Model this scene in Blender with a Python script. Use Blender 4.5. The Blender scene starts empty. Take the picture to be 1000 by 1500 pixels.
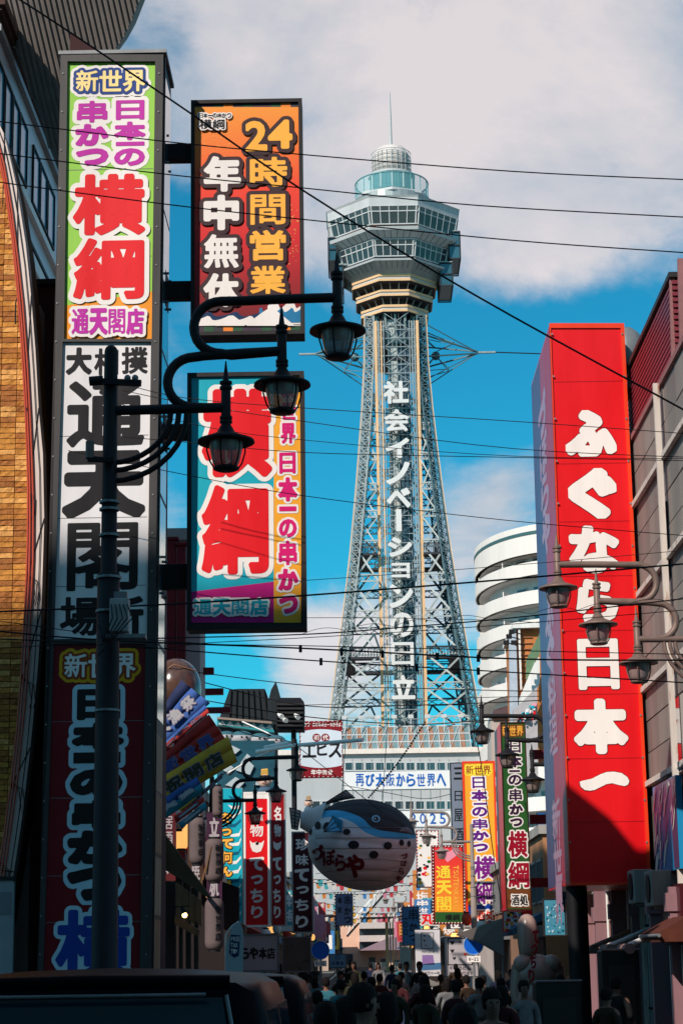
import bpy, math, random
import numpy as np
from mathutils import Vector, Matrix
random.seed(7)
sc = bpy.context.scene
COL = sc.collection
PI = math.pi
# ---------------------------------------------------------------- camera, sky, sun, exposure
F = 2906.0
CAMP = Vector((0, 0, 2.1))
_z = Vector((-196, 13070, -2906)).normalized()
_y = Vector((31, -646, -2906)); _y = (_y - _z * _y.dot(_z)).normalized()
_x = _y.cross(_z)
RC = Matrix((_x, _y, _z))
cam = bpy.data.cameras.new('camera')
camo = bpy.data.objects.new('camera', cam); COL.objects.link(camo)
camo.matrix_world = Matrix.Translation(CAMP) @ RC.to_4x4()
cam.sensor_fit = 'VERTICAL'; cam.sensor_height = 36; cam.lens = F / 1500 * 36
cam.clip_start = .1; cam.clip_end = 6000
sc.camera = camo
SUN_EL, SUN_AZ = 36.6, 35.0
w = bpy.data.worlds.new('World'); sc.world = w; w.use_nodes = True
EXPO = 0.0
sc.view_settings.view_transform = 'Standard'; sc.view_settings.look = 'None'
sc.view_settings.gamma = 1; sc.view_settings.use_curve_mapping = False
sc.view_settings.exposure = EXPO
sun = bpy.data.lights.new('sun', 'SUN'); sun.energy = 5.0; sun.angle = math.radians(.5); sun.color = (1, .9, .8)
suno = bpy.data.objects.new('sun', sun); COL.objects.link(suno)
_L = Vector((math.sin(math.radians(SUN_AZ)) * math.cos(math.radians(SUN_EL)), math.cos(math.radians(SUN_AZ)) * math.cos(math.radians(SUN_EL)), -math.sin(math.radians(SUN_EL))))
suno.rotation_euler = _L.to_track_quat('-Z', 'Y').to_euler()
suno.location = (-20, -30, 60)

def sky():
    nt = w.node_tree; N = nt.nodes; K = nt.links; N.clear()
    def n(t, **k):
        o = N.new(t)
        for a, b in k.items(): setattr(o, a, b)
        return o
    def m(op, a, b=None, c=None, clamp=False):
        o = n('ShaderNodeMath', operation=op); o.use_clamp = clamp
        for i, v in enumerate((a, b, c)):
            if v is None: continue
            if isinstance(v, (int, float)): o.inputs[i].default_value = v
            else: K.new(v, o.inputs[i])
        return o.outputs[0]
    out = n('ShaderNodeOutputWorld'); bg = n('ShaderNodeBackground'); K.new(bg.outputs[0], out.inputs[0])
    st = n('ShaderNodeTexSky', sky_type='NISHITA'); st.sun_disc = False
    st.sun_elevation = math.radians(SUN_EL); st.sun_rotation = math.radians(180 + SUN_AZ)
    st.air_density = 1.0; st.dust_density = .3; st.ozone_density = 3.0
    tint = n('ShaderNodeMix', data_type='RGBA', blend_type='MULTIPLY'); tint.inputs[0].default_value = 1
    K.new(st.outputs[0], tint.inputs[6]); tint.inputs[7].default_value = SKY_TINT
    tc = n('ShaderNodeTexCoord'); sep = n('ShaderNodeSeparateXYZ'); K.new(tc.outputs['Generated'], sep.inputs[0])
    X, Y, Z = sep.outputs
    # cloud sheet: project the view direction on a layer above
    zz = m('MAXIMUM', m('ADD', Z, .12), .05)
    cx = m('DIVIDE', X, zz); cy = m('DIVIDE', Y, zz)
    cb = n('ShaderNodeCombineXYZ'); K.new(cx, cb.inputs[0]); K.new(cy, cb.inputs[1]); cb.inputs[2].default_value = 3.7
    def noise(scale, det, rough, vec, off=0, dist=0):
        o = n('ShaderNodeTexNoise'); o.inputs['Scale'].default_value = scale; o.inputs['Detail'].default_value = det
        o.inputs['Roughness'].default_value = rough; o.inputs['Distortion'].default_value = dist
        mp = n('ShaderNodeMapping'); mp.inputs['Location'].default_value = (off, off * .7, off * .3)
        K.new(vec, mp.inputs[0]); K.new(mp.outputs[0], o.inputs['Vector']); return o.outputs['Fac']
    n1 = noise(2.1, 9, .62, cb.outputs[0], 4.2, .5)
    n2 = noise(6.5, 7, .6, tc.outputs['Generated'], 1.7, .4)
    n3 = noise(3.2, 3, .5, tc.outputs['Generated'], 8.3)
    base = m('ADD', m('MULTIPLY', n1, .35), m('ADD', m('MULTIPLY', n2, .45), m('MULTIPLY', noise(19, 6, .62, tc.outputs['Generated'], 5.1, .6), .2)))
    base = m('ADD', m('MULTIPLY', m('SUBTRACT', base, .5), 2.1), .5)
    # the big cloud banks, placed by their directions in the sky (soft lobes)
    cov = None
    for (d, rad, amp) in CLOUDS:
        dp = n('ShaderNodeVectorMath', operation='DISTANCE'); K.new(tc.outputs['Generated'], dp.inputs[0]); dp.inputs[1].default_value = d
        g = m('SUBTRACT', 1, m('DIVIDE', dp.outputs['Value'], rad), None)
        g = m('MULTIPLY', m('MAXIMUM', g, 0) if amp > 0 else m('MAXIMUM', g, 0), amp)
        cov = g if cov is None else m('ADD', cov, g)
    dens = m('ADD', m('SUBTRACT', base, .5), m('MULTIPLY', cov, .26))
    mr = n('ShaderNodeMapRange', interpolation_type='SMOOTHSTEP'); K.new(dens, mr.inputs[0])
    mr.inputs[1].default_value = -.10; mr.inputs[2].default_value = .34
    # cloud light and body shade
    sh = n('ShaderNodeMapRange'); K.new(m('ADD', m('MULTIPLY', n3, .3), m('ADD', m('MULTIPLY', n2, .4), m('MULTIPLY', n1, .3))), sh.inputs[0]); sh.inputs[1].default_value = .40; sh.inputs[2].default_value = .58
    cc = n('ShaderNodeMix', data_type='RGBA'); K.new(sh.outputs[0], cc.inputs[0])
    cc.inputs[6].default_value = CLOUD_DARK; cc.inputs[7].default_value = CLOUD_LIGHT
    mx = n('ShaderNodeMix', data_type='RGBA'); K.new(m('MULTIPLY', mr.outputs[0], .86), mx.inputs[0])
    K.new(tint.outputs[2], mx.inputs[6]); K.new(cc.outputs[2], mx.inputs[7])
    K.new(mx.outputs[2], bg.inputs[0]); bg.inputs[1].default_value = .1

def ray(px, py):
    return (RC @ Vector((px - 500, 750 - py, -F)))
def at(px, py, Y):
    d = ray(px, py); return CAMP + d * ((Y - CAMP.y) / d.y)
def atx(px, py, X):
    d = ray(px, py); return CAMP + d * (X / d.x)
def atz(px, py, Z):
    d = ray(px, py); return CAMP + d * ((Z - CAMP.z) / d.z)
def pxs(Y, Z=5):            # metres per photo pixel at a depth
    return (Y * math.cos(.219) + (Z - 2) * math.sin(.219)) / F

SKY_TINT = (.11, 1.05, 1.14, 1)
CLOUD_DARK = (3.0, 4.2, 5.4, 1)
CLOUD_LIGHT = (8.6, 7.7, 7.6, 1)
def _dir(px, py): return tuple(ray(px, py).normalized())
CLOUDS = [(_dir(450, 0), .14, 1.5), (_dir(800, 90), .14, 1.5), (_dir(980, 130), .12, 1.2), (_dir(460, 330), .06, 1.0), (_dir(720, 260), .09, 1.1),
          (_dir(330, 60), .06, .6), (_dir(860, 330), .05, .7),
          (_dir(900, 450), .06, -1.2), (_dir(700, 500), .075, -1.6), (_dir(680, 610), .04, -.8), (_dir(470, 620), .09, -1.3), (_dir(262, 45), .03, -1.1), (_dir(262, 330), .035, -1.4), (_dir(640, 20), .05, -.7), (_dir(880, 215), .04, -.8), (_dir(430, 780), .06, -1.0),
          (_dir(730, 715), .05, 1.6), (_dir(460, 960), .055, 1.5), (_dir(265, 570), .03, .6), (_dir(660, 830), .04, .9), (_dir(350, 960), .04, -1.2), (_dir(690, 400), .045, 1.2), (_dir(800, 395), .04, .8), (_dir(540, 480), .03, .7)]
sky()

# ---------------------------------------------------------------- mesh builder
class MB:
    def __init__(s): s.v = []; s.f = []; s.m = []; s.s = []
    def add(s, vs, fs, mi=0, smooth=False):
        b = len(s.v); s.v += [tuple(p) for p in vs]
        for f in fs: s.f.append(tuple(b + i for i in f)); s.m.append(mi); s.s.append(smooth)
        return s
    def box(s, a, b, mi=0):
        x0, y0, z0 = (min(a[i], b[i]) for i in range(3)); x1, y1, z1 = (max(a[i], b[i]) for i in range(3))
        return s.add([(x0, y0, z0), (x1, y0, z0), (x1, y1, z0), (x0, y1, z0), (x0, y0, z1), (x1, y0, z1), (x1, y1, z1), (x0, y1, z1)],
                     [(0, 3, 2, 1), (4, 5, 6, 7), (0, 1, 5, 4), (1, 2, 6, 5), (2, 3, 7, 6), (3, 0, 4, 7)], mi)
    def ob(s, c, ax, ay, az, mi=0):        # oriented box: centre and three half axes
        c = Vector(c); ax, ay, az = Vector(ax), Vector(ay), Vector(az)
        vs = [c + ax * i + ay * j + az * k for k in (-1, 1) for (i, j) in ((-1, -1), (1, -1), (1, 1), (-1, 1))]
        fs = [(0, 3, 2, 1), (4, 5, 6, 7), (0, 1, 5, 4), (1, 2, 6, 5), (2, 3, 7, 6), (3, 0, 4, 7)]
        if ax.cross(ay).dot(az) < 0: fs = [f[::-1] for f in fs]
        return s.add(vs, fs, mi)
    def bar(s, p, q, w_, h_=None, mi=0, up=None):
        p, q = Vector(p), Vector(q); h_ = h_ or w_; d = (q - p); L = d.length
        if L < 1e-6: return s
        d /= L; up = Vector(up) if up else (Vector((0, 0, 1)) if abs(d.z) < .9 else Vector((0, 1, 0)))
        a = d.cross(up).normalized(); b = a.cross(d)
        return s.ob((p + q) / 2, d * L / 2, a * w_ / 2, b * h_ / 2, mi)
    def tube(s, pts, r, n=8, mi=0, caps=True):
        pts = [Vector(p) for p in pts]; R = r if isinstance(r, (list, tuple)) else [r] * len(pts)
        vs = []; fs = []; prev = None
        for i, p in enumerate(pts):
            t = (pts[min(i + 1, len(pts) - 1)] - pts[max(i - 1, 0)]).normalized()
            if prev is None:
                up = Vector((0, 0, 1)) if abs(t.z) < .9 else Vector((0, 1, 0)); a = t.cross(up).normalized()
            else: a = (prev - t * prev.dot(t)).normalized()
            prev = a; b = t.cross(a)
            vs += [p + (a * math.cos(2 * PI * k / n) + b * math.sin(2 * PI * k / n)) * R[i] for k in range(n)]
        for i in range(len(pts) - 1):
            for k in range(n):
                fs.append((i * n + k, i * n + (k + 1) % n, (i + 1) * n + (k + 1) % n, (i + 1) * n + k))
        s.add(vs, fs, mi, True)
        if caps and n > 3:
            s.add(vs[:n], [tuple(range(n))[::-1]], mi); s.add(vs[-n:], [tuple(range(n))], mi)
        return s
    def lathe(s, prof, c, n=24, mi=0, axis=None, smooth=True, sx=1, sy=1, a0=0):
        c = Vector(c); vs = []; fs = []; k = len(prof)
        for j in range(n):
            t = 2 * PI * j / n + a0
            for (r, z) in prof: vs.append(c + Vector((math.cos(t) * r * sx, math.sin(t) * r * sy, z)))
        for j in range(n):
            j2 = (j + 1) % n
            for i in range(k - 1): fs.append((j * k + i, j2 * k + i, j2 * k + i + 1, j * k + i + 1))
        return s.add(vs, fs, mi, smooth)
    def prism(s, pts, d, mi=0):            # polygon (3-D points) pushed along the vector d
        pts = [Vector(p) for p in pts]; d = Vector(d); n = len(pts)
        nn = Vector((0, 0, 0))
        for i in range(n): nn += pts[i].cross(pts[(i + 1) % n])
        if nn.dot(d) > 0: pts = pts[::-1]
        vs = pts + [p + d for p in pts]
        fs = [tuple(range(n)), tuple(range(n, 2 * n))[::-1]] + [((i + 1) % n, i, n + i, n + (i + 1) % n) for i in range(n)]
        return s.add(vs, fs, mi)
    def sphere(s, c, r, n=16, m_=10, mi=0, sc_=(1, 1, 1)):
        c = Vector(c)
        return s.lathe([(r * math.sin(PI * i / m_) * 1.0, -r * math.cos(PI * i / m_) * sc_[2]) for i in range(m_ + 1)], c, n, mi, sx=sc_[0], sy=sc_[1])
    def build(s, name, mats, parent=None, bevel=0, origin=None):
        me = bpy.data.meshes.new(name)
        o = bpy.data.objects.new(name, me)
        O = Vector(origin) if origin else (parent_world(parent) if parent is not None else Vector((0, 0, 0)))
        me.from_pydata([(p[0] - O.x, p[1] - O.y, p[2] - O.z) for p in s.v], [], s.f)
        me.polygons.foreach_set('material_index', s.m); me.polygons.foreach_set('use_smooth', s.s)
        if not isinstance(mats, (list, tuple)): mats = [mats]
        for m in mats: me.materials.append(m)
        me.update()
        COL.objects.link(o)
        if parent is not None:
            o.parent = parent; o.location = O - parent_world(parent)
        else: o.location = O
        if bevel:
            b = o.modifiers.new('bevel', 'BEVEL'); b.width = bevel; b.segments = 2; b.limit_method = 'ANGLE'; b.angle_limit = .6
        return o
_W = {}
def parent_world(o):
    p = Vector((0, 0, 0))
    while o is not None: p = p + o.location; o = o.parent
    return p
def tag(o, label=None, cat=None, group=None, kind=None):
    for k, v in (('label', label), ('category', cat), ('group', group), ('kind', kind)):
        if v: o[k] = v
    return o
def thing(name, label, cat, loc=(0, 0, 0), group=None):
    o = bpy.data.objects.new(name, None); COL.objects.link(o); o.location = loc; o.empty_display_size = .2
    return tag(o, label, cat, group)
def copy_tree(o, parent=None, swap=None):
    c = o.copy(); COL.objects.link(c); c.parent = parent
    for ch in o.children: copy_tree(ch, c)
    return c

# ---------------------------------------------------------------- materials
_M = {}
def mat(name, col, rough=.6, metal=0, var=.12, scale=3.0, streak=0, bump=0, bscale=30, coat=0, spec=None, emit=0, alpha=None, dirt=None):
    if name in _M: return _M[name]
    m = bpy.data.materials.new(name); m.use_nodes = True; nt = m.node_tree; N = nt.nodes; K = nt.links
    b = N['Principled BSDF']; b.inputs['Roughness'].default_value = rough; b.inputs['Metallic'].default_value = metal
    if coat: b.inputs['Coat Weight'].default_value = coat; b.inputs['Coat Roughness'].default_value = .08
    if spec is None and rough >= .5: spec = .18
    if spec is not None: b.inputs['Specular IOR Level'].default_value = spec
    c4 = (*col[:3], 1)
    b.inputs['Base Color'].default_value = c4
    if var or streak or bump:
        tc = N.new('ShaderNodeTexCoord')
        geo = N.new('ShaderNodeNewGeometry')
    if var or streak:
        mp = N.new('ShaderNodeMapping'); K.new(geo.outputs['Position'], mp.inputs[0])
        mp.inputs['Scale'].default_value = (1, 1, .12) if streak else (1, 1, 1)
        no = N.new('ShaderNodeTexNoise'); no.inputs['Scale'].default_value = scale; no.inputs['Detail'].default_value = 6; no.inputs['Roughness'].default_value = .65
        K.new(mp.outputs[0], no.inputs['Vector'])
        mr = N.new('ShaderNodeMapRange'); K.new(no.outputs['Fac'], mr.inputs[0])
        mr.inputs[1].default_value = .3; mr.inputs[2].default_value = .7
        a = max(var, streak)
        mr.inputs[3].default_value = 1 - a; mr.inputs[4].default_value = 1 + a * .4
        mx = N.new('ShaderNodeMix'); mx.data_type = 'RGBA'; mx.blend_type = 'MULTIPLY'; mx.inputs[0].default_value = 1
        mx.inputs[6].default_value = c4; cmb = N.new('ShaderNodeCombineColor')
        for i in range(3): K.new(mr.outputs[0], cmb.inputs[i])
        K.new(cmb.outputs[0], mx.inputs[7])
        last = mx.outputs[2]
        if dirt:
            n2 = N.new('ShaderNodeTexNoise'); n2.inputs['Scale'].default_value = dirt[1]; n2.inputs['Detail'].default_value = 8; n2.inputs['Roughness'].default_value = .7
            K.new(mp.outputs[0], n2.inputs['Vector'])
            r2 = N.new('ShaderNodeMapRange'); K.new(n2.outputs['Fac'], r2.inputs[0]); r2.inputs[1].default_value = dirt[2]; r2.inputs[2].default_value = dirt[2] + .12
            m2 = N.new('ShaderNodeMix'); m2.data_type = 'RGBA'; K.new(r2.outputs[0], m2.inputs[0]); K.new(last, m2.inputs[6]); m2.inputs[7].default_value = (*dirt[0], 1)
            last = m2.outputs[2]
        K.new(last, b.inputs['Base Color'])
        rr = N.new('ShaderNodeMapRange'); K.new(no.outputs['Fac'], rr.inputs[0]); rr.inputs[3].default_value = max(.02, rough - .12); rr.inputs[4].default_value = min(1, rough + .12)
        K.new(rr.outputs[0], b.inputs['Roughness'])
    if bump:
        nb = N.new('ShaderNodeTexNoise'); nb.inputs['Scale'].default_value = bscale; nb.inputs['Detail'].default_value = 5
        K.new(geo.outputs['Position'], nb.inputs['Vector'])
        bp = N.new('ShaderNodeBump'); bp.inputs['Strength'].default_value = bump; bp.inputs['Distance'].default_value = .02
        K.new(nb.outputs['Fac'], bp.inputs['Height']); K.new(bp.outputs[0], b.inputs['Normal'])
    if emit:
        b.inputs['Emission Color'].default_value = c4; b.inputs['Emission Strength'].default_value = emit
    if alpha is not None: b.inputs['Alpha'].default_value = alpha
    _M[name] = m; return m
def C(r, g, b):      # sRGB 0-255 of a surface's own colour -> linear
    f = lambda c: (c / 255 / 12.92) if c / 255 < .04045 else ((c / 255 + .055) / 1.055) ** 2.4
    return (f(r), f(g), f(b))
def ink(name, r, g, b):   # printed film / paint on a sign
    return mat('ink_' + name, C(r, g, b), rough=.36, var=.10, scale=1.7, streak=.13, spec=.4)

# ---------------------------------------------------------------- planes and lettering
class Plane:
    def __init__(s, o, u=(1, 0, 0), v=(0, 0, 1)):
        s.o = Vector(o); s.u = Vector(u).normalized(); s.v = Vector(v).normalized(); s.n = s.u.cross(s.v)
    def hit(s, px, py):
        d = ray(px, py); return CAMP + d * ((s.o - CAMP).dot(s.n) / d.dot(s.n))
    def uv(s, px, py):
        p = s.hit(px, py) - s.o; return (p.dot(s.u), p.dot(s.v))
    def P(s, u, v, d=0): return s.o + s.u * u + s.v * v + s.n * d
    def box(s, x0, y0, x1, y1):      # pixel box -> uv box around its centre line
        ym = (y0 + y1) / 2; xm = (x0 + x1) / 2
        a = s.uv(x0, ym)[0]; b = s.uv(x1, ym)[0]; c = s.uv(xm, y1)[1]; d = s.uv(xm, y0)[1]
        return (a, c, b, d)
_G = {}
def glyph(ch):
    if ch in _G: return _G[ch]
    cu = bpy.data.curves.new('g', 'FONT'); cu.body = ch; cu.resolution_u = 3; cu.fill_mode = 'FRONT'
    o = bpy.data.objects.new('g', cu); COL.objects.link(o)
    dg = bpy.context.evaluated_depsgraph_get(); me = bpy.data.meshes.new_from_object(o.evaluated_get(dg))
    V = np.array([v.co[:2] for v in me.vertices]); cnt = {}
    key = {}
    idx = []
    for i, c in enumerate(np.round(V, 5)): idx.append(key.setdefault(tuple(c), i))
    for p in me.polygons:
        vs = [idx[i] for i in p.vertices]
        for a, b in zip(vs, vs[1:] + vs[:1]):
            if a != b: k = (min(a, b), max(a, b)); cnt[k] = cnt.get(k, 0) + 1
    E = [k for k, c in cnt.items() if c % 2 == 1]
    S = np.array([[V[a], V[b]] for a, b in E]) if E else np.zeros((0, 2, 2))
    bpy.data.objects.remove(o); bpy.data.curves.remove(cu); bpy.data.meshes.remove(me)
    if len(S):
        lo = S.reshape(-1, 2).min(0); hi = S.reshape(-1, 2).max(0); S = (S - lo) / np.maximum(hi - lo, 1e-6)
    _G[ch] = S; return S
def sdf(S, gx, gy):
    P = np.stack(np.meshgrid(gx, gy), -1).reshape(-1, 1, 2); out = np.empty(len(P)); A = S[:, 0][None]; B = S[:, 1][None]; D = B - A; L = (D ** 2).sum(-1) + 1e-12
    for i in range(0, len(P), 4000):
        p = P[i:i + 4000]; t = np.clip(((p - A) * D).sum(-1) / L, 0, 1)
        d = np.sqrt((((A + t[..., None] * D) - p) ** 2).sum(-1).min(1))
        c = ((A[..., 1] > p[..., 1]) != (B[..., 1] > p[..., 1]))
        with np.errstate(divide='ignore', invalid='ignore'):
            xi = A[..., 0] + (p[..., 1] - A[..., 1]) * D[..., 0] / np.where(D[..., 1] == 0, 1e-12, D[..., 1])
        ins = ((c & (p[..., 0] < xi)).sum(1) % 2) == 1
        out[i:i + 4000] = np.where(ins, -d, d)
    return out.reshape(len(gy), len(gx))
def iso_mesh(mb, pl, Fd, x0, y0, h, iso, d, thick=0):
    I = Fd < iso; ny, nx = Fd.shape
    c = I[:-1, :-1].astype(int) + I[:-1, 1:] + I[1:, 1:] + I[1:, :-1]
    vs = {}; V = []; Fc = []; edges = []
    def vert(kx, ky):
        k = (round(kx, 4), round(ky, 4))
        if k not in vs: vs[k] = len(V); V.append((x0 + kx * h, y0 + ky * h))
        return vs[k]
    for j in range(ny - 1):
        row = c[j] == 4
        if row.any():
            dd = np.diff(np.concatenate(([0], row.astype(int), [0]))); st = np.where(dd == 1)[0]; en = np.where(dd == -1)[0]
            for a, b in zip(st, en): Fc.append((vert(a, j), vert(b, j), vert(b, j + 1), vert(a, j + 1)))
    js, is_ = np.where((c > 0) & (c < 4))
    for j, i in zip(js.tolist(), is_.tolist()):
        cs = ((i, j), (i + 1, j), (i + 1, j + 1), (i, j + 1)); val = [float(Fd[b, a]) - iso for a, b in cs]; poly = []
        for k in range(4):
            a, b = val[k], val[(k + 1) % 4]; pa, pb = cs[k], cs[(k + 1) % 4]
            if a < 0: poly.append((vert(*pa), 0))
            if (a < 0) != (b < 0):
                t = min(.999, max(.001, a / (a - b))); poly.append((vert(pa[0] + (pb[0] - pa[0]) * t, pa[1] + (pb[1] - pa[1]) * t), 1))
        if len(poly) > 2:
            Fc.append(tuple(p[0] for p in poly))
            for k in range(len(poly)):
                if poly[k][1] and poly[(k + 1) % len(poly)][1] and thick: edges.append((poly[k][0], poly[(k + 1) % len(poly)][0]))
    W = [pl.P(a, b, d + thick) for a, b in V]
    mb.add(W, Fc)
    if thick:
        W2 = [pl.P(a, b, d) for a, b in V]; n = len(V)
        mb.add(W + W2, [(a, n + a, n + b, b) for a, b in edges])
def lettering(pl, parent, items, layers, cellpx=1.0, target=.56, tmax=.07, uvbox=False, base=2, scale=None, name='lettering', thick=0, step=.004, warp=None):
    """items: (char, box[, turn]); layers: (material, widening in px), widest first."""
    its = []
    for it in items:
        if not len(glyph(it[0])): continue
        b = it[1] if uvbox else pl.box(*it[1]); its.append((it[0], b, it[2] if len(it) > 2 else 0))
    if scale is None:
        q = its[0][1]; bx = items[0][1]; scale = 1.0 if uvbox else (q[3] - q[1]) / (bx[3] - bx[1])
    h = cellpx * scale; wmax = max(l[1] for l in layers) * scale + 2 * h
    X0 = min(i[1][0] for i in its) - wmax; Y0 = min(i[1][1] for i in its) - wmax
    X1 = max(i[1][2] for i in its) + wmax; Y1 = max(i[1][3] for i in its) + wmax
    nx, ny = int((X1 - X0) / h) + 2, int((Y1 - Y0) / h) + 2
    Fd = np.full((ny, nx), 1e3); GX = X0 + np.arange(nx) * h; GY = Y0 + np.arange(ny) * h
    for ch, (a, b, c, d), turn in its:
        S = glyph(ch)
        if turn == 1: S = np.stack([S[..., 1], 1 - S[..., 0]], -1)
        ww, hh = c - a, d - b; em = max(ww, hh)
        ip = .035 * em if ch not in '一ー|-–' else 0
        S = S * np.array([ww - 2 * ip, hh - 2 * ip]) + np.array([a + ip, b + ip])
        i0, i1 = np.searchsorted(GX, a - wmax), np.searchsorted(GX, c + wmax); j0, j1 = np.searchsorted(GY, b - wmax), np.searchsorted(GY, d + wmax)
        f = sdf(S, GX[i0:i1], GY[j0:j1])
        if f.size == 0: continue
        area = ww * hh / (h * h); t = 0; 
        for t in np.linspace(0, tmax * em, 12):
            if (f < t).sum() / area > target: break
        if ch in '一ー|': t = 0
        Fd[j0:j1, i0:i1] = np.minimum(Fd[j0:j1, i0:i1], f - t)
    res = []
    for k, (m, wd) in enumerate(layers):
        mb = MB(); iso_mesh(mb, pl, Fd, X0, Y0, h, wd * scale, step * (base + k), thick)
        if warp: mb.v = [tuple(warp(Vector(p), step * (base + k))) for p in mb.v]
        nm = name if k == len(layers) - 1 else name + '_outline'
        res.append(mb.build(nm, m, parent))
    return res
def column(txt, x0, y0, x1, y1, xs=0, gap=.06, small=()):   # split a pixel box into a column of characters; xs = drift of x to the bottom
    wts = [.32 if c in '一・' else (.75 if c in 'っつ' else (.3 if c == ' ' else 1)) for c in txt]; T = sum(wts); y = y0; H = y1 - y0; out = []
    for c, k in zip(txt, wts):
        hh = H * k / T; g = min(hh * .12, gap * H / T); f = (y - y0 + hh / 2) / H; dx = xs * f
        if c != ' ': out.append((c, (x0 + dx, y + g / 2, x1 + dx, y + hh - g / 2)))
        y += hh
    return out
def rowt(txt, x0, y0, x1, y1, gap=.08):
    n = len(txt); w_ = (x1 - x0) / n
    return [(c, (x0 + i * w_ + gap * w_ / 2, y0 + (y1 - y0) * (.4 if c in '・ー一' else 0), x0 + (i + 1) * w_ - gap * w_ / 2, y1 - (y1 - y0) * (.4 if c in '・ー一' else 0))) for i, c in enumerate(txt) if c != ' ']
def flat(pl, parent, pts, m, layer=1, name='panel', px=True, step=.004):
    q = [pl.uv(*p) for p in pts] if px else pts
    mb = MB(); mb.add([pl.P(a, b, layer * step) for a, b in q], [tuple(range(len(q)))]); o = mb.build(name, m, parent)
    # make the face look at the viewer side
    me = o.data
    if me.polygons[0].normal.dot(pl.n) < 0: me.flip_normals()
    return o
def sign_box(name, label, cat, quad, Y, depth, body, frame=None, fw=6, proud=.03, group=None, pl=None, face=None):
    """quad = pixel corners TL, TR, BR, BL of the face; returns root, plane, uv rect."""
    pl = pl or Plane((0, Y, 0))
    q = [pl.uv(*p) for p in quad]
    u0 = (q[0][0] + q[3][0]) / 2; u1 = (q[1][0] + q[2][0]) / 2; v1 = (q[0][1] + q[1][1]) / 2; v0 = (q[2][1] + q[3][1]) / 2
    root = thing(name, label, cat, pl.P((u0 + u1) / 2, v0), group)
    mb = MB(); mb.prism([pl.P(u0, v0), pl.P(u1, v0), pl.P(u1, v1), pl.P(u0, v1)], -pl.n * depth); mb.build('sign_box', body, root, bevel=.008)
    s = (v1 - v0) / max(1, quad[3][1] - quad[0][1]); f = fw * s
    if face: flat(pl, root, [(u0 + f * .5, v0 + f * .5), (u1 - f * .5, v0 + f * .5), (u1 - f * .5, v1 - f * .5), (u0 + f * .5, v1 - f * .5)], face, 1, 'face', px=False)
    if frame:
        mb = MB(); e = .002
        def bb(a, b, c, d): mb.prism([pl.P(a, b, -.01), pl.P(c, b, -.01), pl.P(c, d, -.01), pl.P(a, d, -.01)], pl.n * (proud + .01))
        bb(u0 - e, v0 - e, u0 + f, v1 + e); bb(u1 - f, v0 - e, u1 + e, v1 + e); bb(u0 + f, v0 - e, u1 - f, v0 + f); bb(u0 + f, v1 - f, u1 - f, v1 + e)
        mb.build('frame', frame, root)
    return root, pl, (u0, v0, u1, v1), s
# ---------------------------------------------------------------- shared materials
BLK = mat('black_metal', (.010, .009, .011), rough=.6, var=.25, scale=9, spec=.25)
DARK = mat('dark_frame', (.03, .027, .028), rough=.5, var=.2, scale=5, streak=.2)
GREYM = mat('grey_steel', (.22, .23, .24), rough=.5, metal=.4, var=.2, scale=5, streak=.2)
WHITEP = mat('white_paint', (.78, .76, .73), rough=.55, var=.12, scale=2, streak=.18)
CONC = mat('concrete', (.34, .33, .31), rough=.85, var=.25, scale=1.2, streak=.25, bump=.2)
GLASSD = mat('window_glass', (.03, .05, .06), rough=.06, var=0, spec=.9, coat=.5)
WOOD = mat('weathered_wood', (.16, .085, .045), rough=.7, var=.35, scale=4, streak=.4)
REDST = mat('dark_red_steel', (.14, .012, .018), rough=.5, var=.2)
ink_w = ink('white', 238, 230, 226); ink_r = ink('red', 226, 18, 30); ink_k = ink('black', 22, 20, 24); ink_y = ink('yellow', 245, 185, 60)
ink_m = ink('magenta', 190, 38, 160); ink_b = ink('blue', 25, 60, 130); ink_c = ink('teal', 20, 165, 185)

# ---------------------------------------------------------------- ground, road, pavements
def sheet(name, x0, x1, y0, y1, z, m):
    mb = MB(); mb.add([(x0, y0, z), (x1, y0, z), (x1, y1, z), (x0, y1, z)], [(0, 1, 2, 3)]); return tag(mb.build(name, m), kind='structure')
sheet('ground', -1500, 1500, -400, 3500, 0, mat('ground_grey', (.12, .115, .11), rough=.95, var=.3, scale=.3))
sheet('road', -3.1, 4.3, -12, 420, .004, mat('asphalt', (.05, .05, .052), rough=.85, var=.3, scale=1.5, bump=.4, bscale=60))
ln = mat('road_paint', (.7, .7, .68), rough=.7, var=.3, scale=6)
for x in (-2.75, 3.95): sheet('road_marking', x, x + .12, -12, 420, .008, ln)
pav = mat('pavement_slabs', (.25, .23, .21), rough=.85, var=.25, scale=2)
for (a, b) in ((-5.4, -3.1), (4.3, 6.3)):
    mb = MB(); mb.box((a, 24, .0), (b, 420, .12)); tag(mb.build('pavement', pav), kind='structure')

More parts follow.
